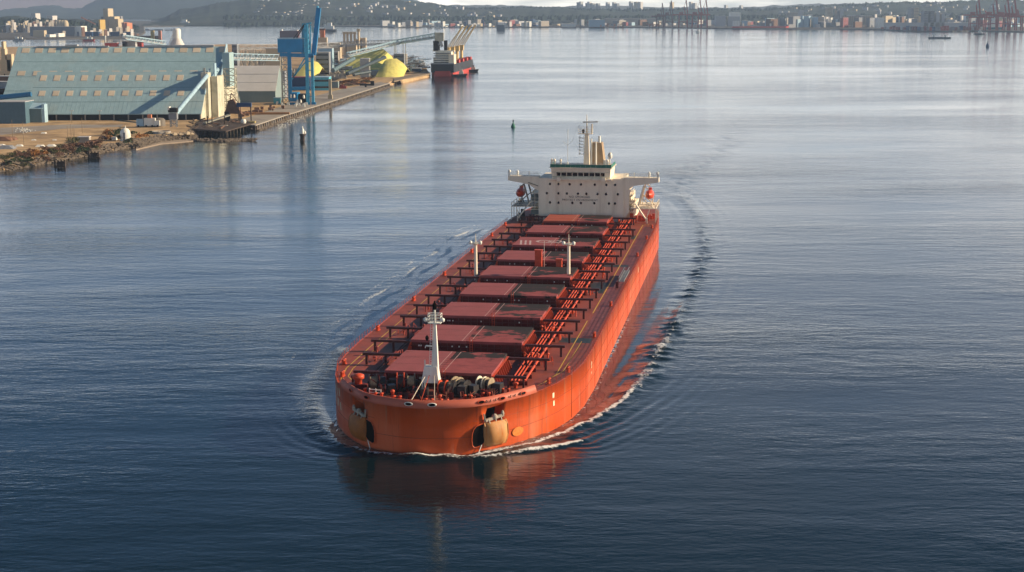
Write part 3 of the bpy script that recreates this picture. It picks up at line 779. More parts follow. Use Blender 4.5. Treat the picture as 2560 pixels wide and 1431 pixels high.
# valve and hose clusters beside each hatch gap
for i in range(9):
    s0, s1 = hatch_s(i)
    for sd in (1, -1):
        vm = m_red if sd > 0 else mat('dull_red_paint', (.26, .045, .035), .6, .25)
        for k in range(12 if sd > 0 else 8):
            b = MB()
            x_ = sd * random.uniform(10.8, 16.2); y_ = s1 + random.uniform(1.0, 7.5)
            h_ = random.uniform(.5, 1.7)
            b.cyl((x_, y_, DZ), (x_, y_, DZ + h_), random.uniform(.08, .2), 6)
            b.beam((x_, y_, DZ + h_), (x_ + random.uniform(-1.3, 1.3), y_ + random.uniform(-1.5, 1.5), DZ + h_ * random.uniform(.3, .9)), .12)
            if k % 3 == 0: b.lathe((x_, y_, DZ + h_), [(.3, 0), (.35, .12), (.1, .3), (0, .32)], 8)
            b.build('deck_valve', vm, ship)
        b = MB()
        for k in range(3):
            x_ = sd * (13.5 + k * 1.2); y_ = s1 + 3.2
            b.beam((x_, y_, DZ), (x_, y_, DZ + 1.0), .08)
        b.beam((sd * 12.8, s1 + 3.2, DZ + 1.0), (sd * 16.8, s1 + 3.2, DZ + 1.0), .08)
        b.beam((sd * 16.8, s1 + 3.2, DZ + 1.0), (sd * 16.8, s1 + 3.2, DZ), .08)
        b.build('pipe_frame', m_red, ship)
# hose winch and vents in the gaps between hatches
def mushroom(x_, y_, r, h, m, label=None, z0=DZ):
    b = MB(); b.lathe((x_, y_, z0), [(r * .62, 0), (r * .62, h * .62), (r, h * .66), (r, h * .9), (r * .55, h), (0, h * 1.03)], 14)
    o = b.build('ventilator', m, ship)
    if label: o['label'] = label
mushroom(.6, 35.5, .95, 1.8, m_red, 'bright orange ventilator between the two foremost hatches')
mushroom(-.6, 36.2, .5, 1.2, m_coam)
mushroom(-13.2, 14.2, 1.0, 2.3, m_red, 'large orange ventilator on a dark base near the left bow')
MB().lathe((-13.2, 14.2, DZ), [(1.7, 0), (1.7, .5), (1.1, .62), (0, .62)], 14).build('ventilator_base', m_coam, ship)
for (u_, s_, h_, w_) in ((0.1, 132.3, 5.3, 1.6), (5.8, 126.8, 4.1, 1.3)):
    b = MB(); b.box(u_ - w_ / 2, u_ + w_ / 2, s_ - .6, s_ + .6, DZ, DZ + h_); b.box(u_ - w_ / 2 - .15, u_ + w_ / 2 + .15, s_ - .75, s_ + .75, DZ + h_, DZ + h_ + .25)
    for k in range(3): b.box(u_ - w_ / 2 - .05, u_ + w_ / 2 + .05, s_ - .66, s_ + .66, DZ + h_ * (.35 + .2 * k), DZ + h_ * (.38 + .2 * k))
    b.build('crew_locker', m_red, ship)['label'] = 'tall orange deck house between two hatches'
MB().cyl((1.4, 132.8, DZ), (1.4, 132.8, 15.5), .05, 5).build('whip_aerial', m_white, ship)
# railings along both sides
post_me = MB().box(-.035, .035, -.035, .035, 0, 1.15).mesh('rail_post')
for sd in (1, -1):
    ss = list(np.arange(15.8, 222, 2.1))
    rb = MB()
    pts = [Vector((sd * (halfb(s) - .22), s, DZ)) for s in ss]
    for hz_ in (.4, .78, 1.13):
        for p, q in zip(pts[:-1], pts[1:]): rb.beam(p + Vector((0, 0, hz_)), q + Vector((0, 0, hz_)), .045)
    ro = rb.build('side_railing', m_coam if sd > 0 else m_rail, ship)
    for p in pts: link(post_me, 'rail_post', m_red, ro, p)
    for s in (21, 30, 60, 92, 125, 160, 190, 212):      # fairlead rollers and bollards by the side
        b = MB(); x_ = sd * (halfb(s) - 1.1)
        for dy_ in (0, .9): b.lathe((x_, s + dy_, DZ), [(.28, 0), (.25, .7), (.33, .75), (.33, .9), (0, .92)], 8)
        b.box(x_ - .35, x_ + .35, s - .4, s + 1.3, DZ, DZ + .08)
        b.build('bollard', m_red, ship)
# accommodation ladder lying on the right side
b = MB()
p, q = Vector((21.4, 116, DZ + 1.2)), Vector((21.4, 131, DZ + 1.2))
for x_ in (-.55, .55): b.beam(p + Vector((x_, 0, 0)), q + Vector((x_, 0, 0)), .14, .3); b.beam(p + Vector((x_, 0, .9)), q + Vector((x_, 0, .9)), .08)
for k in range(24): b.beam(p.lerp(q, k / 23) + Vector((-.55, 0, 0)), p.lerp(q, k / 23) + Vector((.55, 0, 0)), .3, .06)
for k in range(11):
    for x_ in (-.55, .55): b.beam(p.lerp(q, k / 10) + Vector((x_, 0, 0)), p.lerp(q, k / 10) + Vector((x_, 0, .9)), .06)
b.build('gangway_ladder', m_steel, ship)
b = MB(); b.beam((20.6, 114, DZ), (20.6, 114, DZ + 1.5), .5); b.beam((20.9, 114, DZ), (20.9, 114, DZ + 2.2), .15); b.build('gangway_winch', m_coam, ship)

# ---- foremast
fmst = empty('foremast'); fmst.parent = ship; fmst.location = (0.05, 12, DZ); fmst.scale = (.86, .9, 1)
b = MB(); b.add([(-2.1, -1.0, 1.9), (1.3, -1.0, 1.9), (1.3, 1.1, 1.9), (-2.1, 1.1, 1.9), (-1.55, -.8, 4.6), (.9, -.8, 4.6), (.9, .9, 4.6), (-1.55, .9, 4.6)],
      [(0, 3, 2, 1), (4, 5, 6, 7), (0, 1, 5, 4), (1, 2, 6, 5), (2, 3, 7, 6), (3, 0, 4, 7)])
for x_ in (-1.9, 1.1): b.beam((x_, -.8, 0), (x_, -.8, 1.9), .22); b.beam((x_, .9, 0), (x_, .9, 1.9), .22)
b.beam((-1.4, -.7, 4.6), (-1.4, -.7, 5.7), .2)
b.build('mast_house', m_white, fmst)
b = MB(); b.add([(-.2, -.6, 4.6), (1.15, -.6, 2.6), (1.15, .6, 2.6), (-.2, .6, 4.6), (0.12, -.4, 8.1), (.9, -.4, 8.1), (.9, .4, 8.1), (.12, .4, 8.1), (.3, -.25, 11.9), (.70, -.25, 11.9), (.70, .25, 11.9), (.3, .25, 11.9)],
      [(0, 1, 5, 4), (1, 2, 6, 5), (2, 3, 7, 6), (3, 0, 4, 7), (4, 5, 9, 8), (5, 6, 10, 9), (6, 7, 11, 10), (7, 4, 8, 11), (8, 9, 10, 11), (0, 3, 2, 1)])
b.cyl((.5, 0, 11.9), (.45, 0, 14.0), .17, 8)
b.build('mast_pole', m_white, fmst)
b = MB()
for x_ in (-.55, -.1): b.beam((x_, -.65, 4.7), (x_ + .3, -.4, 11.8), .07)
for k in range(18): a_ = k / 17; b.beam((-.55 + .3 * a_, -.65 + .25 * a_, 4.8 + 7 * a_), (-.1 + .3 * a_, -.65 + .25 * a_, 4.8 + 7 * a_), .05)
b.build('mast_ladder', m_white, fmst)
b = MB(); b.box(-.7, 1.7, -.8, .8, 11.8, 11.92)
for zz in (12.4, 12.9, 13.35):
    for (p, q) in (((-.7, -.8), (1.7, -.8)), ((1.7, -.8), (1.7, .8)), ((1.7, .8), (-.7, .8)), ((-.7, .8), (-.7, -.8))): b.beam((*p, zz), (*q, zz), .09)
for p in ((-.7, -.8), (1.7, -.8), (1.7, .8), (-.7, .8), (.1, -.8), (.9, -.8)): b.beam((*p, 11.9), (*p, 13.4), .09)
b.beam((-.7, -.8, 13.6), (1.9, -.8, 13.6), .1)
b.build('mast_platform', m_white, fmst)
for x_ in (-1.15, 2.15):
    b = MB(); b.lathe((x_, -.8, 12.1), [(.1, 0), (.38, .15), (.42, .55), (.1, .75), (0, .76)], 8); b.build('floodlight', m_white, fmst)
b = MB(); b.lathe((.45, 0, 14.0), [(.2, 0), (.42, .2), (.42, .9), (.2, 1.15), (.1, 1.5), (0, 1.52)], 10); b.build('masthead_light', m_black, fmst)
b = MB(); b.lathe((-.95, -.6, 8.9), [(.1, 0), (.34, .3), (.34, .65), (.05, .95), (0, .96)], 8); b.build('fog_horn', m_black, fmst)
b = MB(); b.beam((0, -.5, 8.0), (-1.2, -.7, 8.1), .28, .2); b.beam((-1.2, -.7, 8.1), (-1.3, -.7, 7.7), .15); b.build('mast_bracket', m_white, fmst)
for x_ in (-2.6, -.6, 2.2):
    MB().beam((x_ * .35 - .3, -.9, 3.2), (x_, -8.6, .1), .09).build('mast_stay', m_red if x_ == -.6 else m_cream, fmst)

# ---- windlasses, winches
def winch(x_, y_, rz, drums, sc=1.0, m_rim=m_red):
    w = empty('mooring_winch'); w.parent = ship; w.location = (x_, y_, DZ); w.rotation_euler = (0, 0, rz); w.scale = (sc,) * 3
    xx = 0.0
    b = MB(); tot = sum(d[0] + .35 for d in drums)
    b.box(-.3, tot + 1.3, -.8, .8, 0, .25); b.cyl((-.2, 0, 1.15), (tot + .4, 0, 1.15), .16, 8)
    b.box(tot + .3, tot + 1.5, -.6, .6, .2, 1.6)
    for k in range(len(drums) + 1):
        b.add([(xx - .08 + k * 0, -.7, .2), (xx + .08, -.7, .2), (xx + .08, .7, .2), (xx - .08, .7, .2), (xx - .08, -.2, 1.4), (xx + .08, -.2, 1.4), (xx + .08, .2, 1.4), (xx - .08, .2, 1.4)],
              [(0, 1, 5, 4), (1, 2, 6, 5), (2, 3, 7, 6), (3, 0, 4, 7), (4, 5, 6, 7)])
        if k < len(drums): xx += drums[k][0] + .35
    b.build('winch_frame', m_grease, w)
    xx = .12
    for (wd, r, mm, rim) in drums:
        MB().cyl((xx, 0, 1.15), (xx + wd, 0, 1.15), r * .72, 14).build('drum', mm, w)
        for e in (0, wd):
            MB().cyl((xx + e - .06, 0, 1.15), (xx + e + .06, 0, 1.15), r, 18).build('drum_flange', rim, w)
        xx += wd + .35
    b = MB()
    for k in range(4): b.beam((random.uniform(0, tot), -.9, 0), (random.uniform(0, tot), -.9 + random.uniform(-.4, .2), random.uniform(.8, 2.0)), .12)
    b.build('brake_lever', m_coam, w)
    return w
winch(-11.0, 12.5, radians(18), [(1.1, 1.25, m_rope, m_grease), (1.0, 1.15, m_grease, m_coam)], 1.1)
winch(-6.4, 12.9, radians(12), [(.9, 1.2, m_grease, m_red), (1.0, 1.0, m_rope, m_grease)], 1.3)
winch(1.3, 10.9, radians(-8), [(1.0, 1.1, m_grease, m_red), (.9, 1.0, m_rope, m_grease)], 1.15)
winch(3.4, 13.2, radians(-30), [(.8, 1.2, m_rope, m_rope), (1.1, 1.0, m_grease, m_grease)], 1.15)
winch(7.2, 14.3, radians(-18), [(.9, 1.15, m_grease, m_cream), (.7, 1.1, m_grease, m_rope)], 1.15)
winch(-2.6, 8.6, radians(0), [(.7, .8, m_grease, m_coam)], 1.0)
winch(-8.5, 9.6, radians(25), [(.8, .8, m_grease, m_coam)], 1.0)
def bollard(x_, y_, m=m_red):
    b = MB(); b.box(x_ - .9, x_ + .9, y_ - .3, y_ + .3, DZ, DZ + .1)
    for dx_ in (-.5, .5): b.lathe((x_ + dx_, y_, DZ), [(.27, 0), (.24, .75), (.33, .8), (.33, .95), (0, .97)], 9)
    b.build('bollard', m, ship)
for p in ((-4.6, 5.7), (.9, 4.6), (3.4, 4.6), (9.2, 10.0), (11.9, 13.2), (-10.4, 9.8), (-8.0, 7.2), (6.6, 7.9)): bollard(*p)
for (x_, y_, r_, h_, m_) in ((9.6, 13.0, .75, .9, mat('ochre_cap', (.5, .2, .06), .6, .1)), (5.8, 5.9, .5, .8, m_coam), (-15.0, 17.2, .3, 1.3, m_coam), (12.9, 17.5, .5, 1.0, m_red), (2.2, 7.0, .35, 1.1, m_red), (-5.9, 8.2, .35, 1.3, m_red)):
    mushroom(x_, y_, r_, h_, m_)
b = MB()      # white tubular rest and small platform at the left
for p, q in (((-9.9, 8.7, 1.1), (-7.9, 8.3, 1.1)), ((-9.9, 8.7, .6), (-7.9, 8.3, .6)), ((-9.9, 8.7, 0), (-9.9, 8.7, 1.3)), ((-8.8, 8.5, 0), (-8.8, 8.5, 1.3)), ((-7.9, 8.3, 0), (-7.9, 8.3, 1.2))):
    b.beam(Vector(p) + Vector((0, 0, DZ)), Vector(q) + Vector((0, 0, DZ)), .13)
b.build('hand_rail', m_white, ship)
for k in range(26):
    x_ = random.uniform(-9, 10.5); y_ = shell_at(x_) + random.uniform(3.0, 9.5)
    h_ = random.uniform(.3, 1.3); MB().cbox((x_, y_, DZ + h_ / 2), random.uniform(.15, .8), random.uniform(.15, .6), h_).build('deck_gear', m_coam, ship)
for k in range(22):
    b = MB()
    x_ = random.uniform(-2, 11.5); y_ = shell_at(x_) + random.uniform(2.6, 8.5)
    b.beam((x_, y_, DZ + .05), (x_ + random.uniform(-.2, .2), y_, DZ + random.uniform(.6, 1.5)), .09)
    b.beam((x_, y_, DZ + .5), (x_ + random.uniform(-1.2, 1.2), y_ + random.uniform(-.4, .4), DZ + random.uniform(.4, 1.2)), .09)
    b.build('pipe_work', mat('light_red_metal', (.52, .20, .13), .5, .2), ship)
# anchor chains from windlass to hawse
for sd in (1, -1):
    b = MB()
    p = Vector((sd * 3.6, 12.0, DZ + 1.0)); q = Vector((sd * 7.6, 8.4, DZ + .1))
    for k in range(12): b.beam(p.lerp(q, k / 12), p.lerp(q, (k + .8) / 12), .28 if k % 2 else .14, .14 if k % 2 else .28)
    b.build('anchor_chain', m_grease, ship)
# the two deck light masts
for (x_, y_, h_) in ((-12.2, 116.6, 9.2), (9.4, 116.0, 9.6)):
    lm = empty('light_mast'); lm.parent = ship; lm.location = (x_, y_, DZ)
    b = MB(); b.cyl((0, 0, 0), (0, 0, h_), .42, 10, .33); b.cyl((0, 0, h_), (0, 0, h_ + 2.2), .12, 6, .05); b.build('mast_pole', m_cream, lm)
    b = MB(); b.lathe((0, 0, h_ - .4), [(.4, 0), (1.1, .25), (1.1, .4), (.3, .6), (0, .6)], 10); b.build('lamp_platform', m_cream, lm)
    for dx_ in (-1.15, 1.15):
        b = MB(); b.lathe((dx_, -.3, h_ - .35), [(.12, 0), (.36, .2), (.40, .75), (.1, .95), (0, .96)], 8); b.build('lamp', m_white, lm)
# ---- accommodation block (fore face at s = 224)
acc = empty('accommodation_block'); acc.parent = ship; acc.location = (0, 224, 0)
b = MB(); b.box(-13.2, 12.0, 0, 16, DZ, 20.6)
for k, zz in enumerate((12.3, 15.1, 17.9)): b.box(-13.2, 12.02, 0 - .012, 16, zz, zz + .05)
b.build('front_wall', m_cream, acc)
b = MB(); b.box(-15.0, 14.6, 4, 24, DZ, 12.2); b.box(-14.2, 13.6, 5, 22, 12.2, 15.0); b.build('lower_house', m_cream, acc)
# bridge wings: deep girders that taper up towards the tips
for sd, x0, x1 in ((-1, 13.2, 22.4), (1, 12.0, 22.2)):
    b = MB()
    b.extr([(sd * x0, .3, 21.0), (sd * x1, .3, 21.0), (sd * x1, .3, 19.7), (sd * (x0 + 3.0), .3, 18.6), (sd * (x0 + .8), .3, 17.1), (sd * x0, .3, 16.9)], (0, 3.4, 0))
    w_ = b.build('bridge_wing', m_cream, acc)
    b = MB()
    for zz in (21.5, 22.0): b.beam((sd * x0, .4, zz), (sd * x1, .4, zz), .07); b.beam((sd * x0, 3.5, zz), (sd * x1, 3.5, zz), .07)
    for k in range(8): xx = sd * (x0 + (x1 - x0) * k / 7); b.beam((xx, .4, 21), (xx, .4, 22), .07)
    b.build('wing_rail', m_white, w_)
    b = MB(); b.lathe((sd * (x1 - .4), .6, 21), [(.15, 0), (.15, 1.0), (.45, 1.2), (.4, 1.7), (0, 1.9)], 8)
    b.lathe((sd * (x1 - 2.8), 1.0, 21), [(.15, 0), (.35, .6), (.35, 1.4), (0, 1.9)], 8); b.beam((sd * (x0 + 3), 1, 21), (sd * (x0 + 3), 1, 22.5), .25)
    b.beam((sd * (x1 - .1), .5, 19.9), (sd * (x1 - .1), .5, 23.0), .2)
    b.build('wing_lamp', m_white, w_)
b = MB(); b.beam((-16.3, .24, 19.2), (-13.4, .24, 18.2), .55, .12); b.build('wing_marking', m_black, acc)
b = MB(); b.lathe((12.9, 1.6, 18.1), [(.2, 0), (.8, .3), (.9, .9), (.5, 1.5), (0, 1.6)], 10); b.lathe((14.2, 1.6, 18.3), [(.2, 0), (.5, .3), (.5, .8), (0, 1.2)], 10); b.build('search_light', m_white, acc)
# wheelhouse
b = MB(); b.add([(-9.2, -.4, 20.6), (8.0, -.4, 20.6), (8.0, 12, 20.6), (-9.2, 12, 20.6), (-9.4, -.9, 23.7), (8.2, -.9, 23.7), (8.2, 12, 23.7), (-9.4, 12, 23.7)],
      [(0, 3, 2, 1), (4, 5, 6, 7), (0, 1, 5, 4), (1, 2, 6, 5), (2, 3, 7, 6), (3, 0, 4, 7)])
b.box(-9.9, 8.7, -1.3, 12.2, 23.7, 23.85); b.box(-9.8, 8.6, -1.4, 0, 20.2, 20.6)
wh = b.build('wheelhouse', m_cream, acc)
def on_wh(z): return -.4 - .5 * (z - 20.6) / 3.1
for k in range(9):
    x0 = -8.0 + k * 1.66 + (.25 if k == 0 else 0); x1 = x0 + (1.15 if k in (0, 8) else 1.42)
    b = MB(); z0, z1 = 21.35, 22.35
    b.extr([(x0, on_wh(z0) - .03, z0), (x1, on_wh(z0) - .03, z0), (x1, on_wh(z1) - .03, z1), (x0, on_wh(z1) - .03, z1)], (0, .02, 0))
    b.build('window', m_glass, wh)
b = MB(); b.beam((-9.0, -.85, 21.2), (7.8, -.85, 21.2), .06); b.beam((-9.0, -1.0, 22.5), (7.8, -1.0, 22.5), .06); b.build('window_rail', m_green, wh)
for x_ in (-7.0, 6.2):
    b = MB(); b.box(x_ - .55, x_ + .55, -1.7, -.9, 19.9, 21.0); b.beam((x_ - .5, -1.65, 21), (x_ - .5, -1.65, 22.0), .06); b.beam((x_ + .5, -1.65, 21), (x_ + .5, -1.65, 22.0), .06); b.build('window_cleaning_box', m_cream, wh)
# compass deck: green screens and railings
b = MB()
for p, q in (((-9.6, -1.1), (8.4, -1.1)), ((8.4, -1.1), (8.4, 11)), ((-9.6, -1.1), (-9.6, 11))):
    b.beam((*p, 24.35), (*q, 24.35), .08, .9)
b.build('deck_screen', m_green, wh)
b = MB()
for k in range(13): xx = -9.6 + k * 1.5; b.beam((xx, -1.1, 23.8), (xx, -1.1, 25.3), .08)
b.beam((-9.6, -1.1, 25.3), (8.4, -1.1, 25.3), .08); b.beam((-9.6, -1.1, 24.9), (8.4, -1.1, 24.9), .05)
b.build('deck_railing', m_white, wh)
for x_ in (-9.2, -8.4, -6.6, 6.3, 7.2):
    b = MB(); b.cbox((x_, -.4, 24.8), .5, .5, 1.9); b.lathe((x_, -.4, 25.7), [(.35, 0), (.4, .3), (0, .8)], 8); b.build('equipment_cabinet', m_cream, wh)
# portholes
def port(x_, z_, r=.36):
    K = 10; b = MB()
    b.add([(x_ + cos(2 * pi * k / K) * r, -.02, z_ + sin(2 * pi * k / K) * r * 1.15) for k in range(K)], [tuple(range(K))])
    o = b.build('porthole', m_glass, acc)
    c = MB()
    o_ = [(x_ + cos(2 * pi * k / K) * r * 1.28, -.015, z_ + sin(2 * pi * k / K) * r * 1.45) for k in range(K)]
    i_ = [(x_ + cos(2 * pi * k / K) * r, -.06, z_ + sin(2 * pi * k / K) * r * 1.15) for k in range(K)]
    c.add(o_ + i_, [(k, (k + 1) % K, K + (k + 1) % K, K + k) for k in range(K)], True)
    c.build('porthole_rim', m_cream, o)
PX = lambda u: (u - 1358) / (1556 - 1358) * 23.6 - 11.8
# photographed columns, converted to metres across the face
row = lambda us, z: [port((u / 11.636 + 1350 - 1457.3) / 8.42, z) for u in us]
row([288, 536, 862, 1190, 1592, 1926, 2178], 18.85)
row([200, 537, 784, 1106, 1350, 1672, 1917, 2258], 16.1)
row([290, 536, 942, 1190, 1582, 2006, 2177], 13.35)
# lettering across the face
def text(body, x_, y_, z_, size, m, parent, name, ext=.012):
    cu = bpy.data.curves.new(name, 'FONT'); cu.body = body; cu.size = size; cu.align_x = 'CENTER'; cu.extrude = ext; cu.space_character = 1.18
    o = bpy.data.objects.new(name, cu); COL.objects.link(o); o.rotation_euler = (pi / 2, 0, 0)
    bpy.context.view_layer.update()
    me_ = bpy.data.meshes.new_from_object(o.evaluated_get(bpy.context.evaluated_depsgraph_get()))
    bpy.data.objects.remove(o, do_unlink=True)
    n = link(me_, name, m, parent, (x_, y_, z_)); n.rotation_euler = (pi / 2, 0, 0); n.data.materials.clear(); n.data.materials.append(m)
    return n
text('NO SMOKING', -1.0, -.03, 14.85, .88, m_dk, acc, 'lettering')
text('PROTECT ENVIRONMENT', -.9, -.03, 13.95, .80, m_dk, acc, 'lettering')
# side galleries (right side catches the sun) with stairs
for sd in (1, -1):
    b = MB()
    for k, zz in enumerate((11.0, 13.4, 15.8)):
        x0, x1 = (12.1, 14.8 - k * .2) if sd > 0 else (-15.6, -13.3)
        b.box(x0, x1, .8, 9, zz, zz + .15)
        b.beam((x1 if sd > 0 else x0, .8, zz + 1.1), (x1 if sd > 0 else x0, 9, zz + 1.1), .08)
        b.beam((x0, .8, zz + 1.1), (x1, .8, zz + 1.1), .08)
        for j in range(3): b.beam((x0 + (x1 - x0) * j / 2, .85, zz), (x0 + (x1 - x0) * j / 2, .85, zz + 2.3), .1)
        b.beam((x0, 1.5, zz), (x1, 7.5, zz + 2.4), .5, .15)
    b.build('side_gallery', m_cream, acc)
b = MB(); b.extr([(12.02, .5, 8.2), (13.6, .5, 10.8), (13.6, .5, 15.6), (14.2, .5, 17.4), (12.02, .5, 17.9)], (0, .35, 0)); b.build('wing_bracket', m_cream, acc)
b = MB()
for k in range(4): b.box(-15.8, -13.4, 2 + k * .02, 8, 9.5 + k * 2.1, 10.9 + k * 2.1) if k in (0, 2) else None
b.build('side_locker', mat('dull_grey_green', (.16, .19, .18), .6, .2), acc)
# radar mast
rm = empty('radar_mast'); rm.parent = acc; rm.location = (0, 4.2, 23.85)
b = MB(); b.add([(-.3, -.7, 0), (1.5, -.7, 0), (1.5, .7, 0), (-.3, .7, 0), (-.02, -.45, 9.6), (1.1, -.45, 9.6), (1.1, .45, 9.6), (-.02, .45, 9.6)], [(0, 1, 5, 4), (1, 2, 6, 5), (2, 3, 7, 6), (3, 0, 4, 7), (4, 5, 6, 7)])
b.cyl((.55, 0, 9.6), (.55, 0, 15.2), .28, 8, .08)
b.box(-1.9, 2.3, -1, 1, 9.5, 9.68); b.build('mast_column', m_cream, rm)
b = MB()
for zz in (10.3, 10.9): 
    for p, q in (((-1.9, -1), (2.3, -1)), ((2.3, -1), (2.3, 1)), ((-1.9, 1), (2.3, 1)), ((-1.9, -1), (-1.9, 1))): b.beam((*p, zz), (*q, zz), .06)
for k in range(8): b.beam((-1.9 + k * .6, -1, 9.6), (-1.9 + k * .6, -1, 11.7), .06)
b.beam((-1.9, -1, 11.7), (2.3, -1, 11.7), .06); b.box(1.9, 2.3, -.3, .3, 9.6, 12.5)
b.build('mast_platform', m_cream, rm)
b = MB(); b.beam((-.6, -.3, 13.0), (3.9, -.3, 13.15), .5, .45); b.build('radar_scanner', m_white, rm)
b = MB(); b.beam((-2.0, -.8, 5.0), (-.2, -.8, 5.0), .1)
for k in range(6): b.box(-1.7, .1, -1.0, -.6, 3.5 + k * .95, 3.7 + k * .95); b.lathe((-1.4, -.8, 3.7 + k * .95), [(.2, 0), (.22, .35), (0, .4)], 8)
b.beam((-1.6, -.8, 3.2), (-1.6, -.8, 9.0), .09); b.beam((-.3, -.8, 3.2), (-.3, -.8, 9.0), .09); b.build('signal_lamp_ladder', m_white, rm)
b = MB(); b.lathe((-.4, -.5, 9.8), [(.3, 0), (.45, .4), (.4, 1.0), (0, 1.2)], 8); b.build('radar_motor', m_grease, rm)
for (x_, h_) in ((1.3, 7.9), (2.7, 7.0)):
    MB().cyl((x_ + .3, 3, 0), (x_ + .3, 3, h_), .3, 8, .22).build('exhaust_pipe', m_white, rm)
# funnel behind the mast
b = MB(); b.add([(.6, 9, 0), (5.2, 9, 0), (5.2, 15, 0), (.6, 15, 0), (1.2, 9.6, 6.4), (4.4, 9.6, 6.4), (4.4, 14.5, 6.4), (1.2, 14.5, 6.4)], [(0, 1, 5, 4), (1, 2, 6, 5), (2, 3, 7, 6), (3, 0, 4, 7), (4, 5, 6, 7)])
fo_ = b.build('funnel', mat('funnel_buff', (.36, .25, .15), .6, .15), acc, (0, 0, 23.85))
MB().cyl((3.6, 11, 6.4), (3.6, 11, 8.4), .4, 8).build('exhaust_pipe', m_white, fo_)
# satellite dome, aerials
b = MB(); b.cyl((7.7, 1, 23.8), (7.7, 1, 26.6), .22, 8, .16); b.beam((7.7, .8, 24.6), (7.7, .8, 20.8), .35); b.build('dome_post', m_cream, acc)
b = MB(); b.lathe((7.8, 1, 26.5), [(.5, 0), (.68, .4), (.68, 1.1), (.4, 1.7), (0, 1.85)], 12); b.build('satellite_dome', m_white, acc)
b = MB(); b.lathe((6.4, 1, 23.9), [(.3, 0), (.55, .5), (.5, 1.4), (0, 1.9)], 10); b.build('satellite_dome', m_white, acc)
b = MB(); b.cyl((-4.6, 0, 23.8), (-4.6, 0, 25.4), .25, 8); b.cyl((-4.6, 0, 25.4), (-4.5, 0, 35.0), .07, 5); b.beam((-4.6, 0, 30.3), (-6.0, 0, 31.6), .08); b.beam((-4.6, 0, 30.3), (-3.2, 0, 31.6), .08); b.build('whip_aerial', m_white, acc)
b = MB(); 
for a_, b_ in (((-3.2, 0, 31.6), (-2.2, 1, 35)), ((-2.2, 1, 35), (-1.5, 4, 36))): b.beam(a_, b_, .04)
b.build('aerial_wire', m_grease, acc)

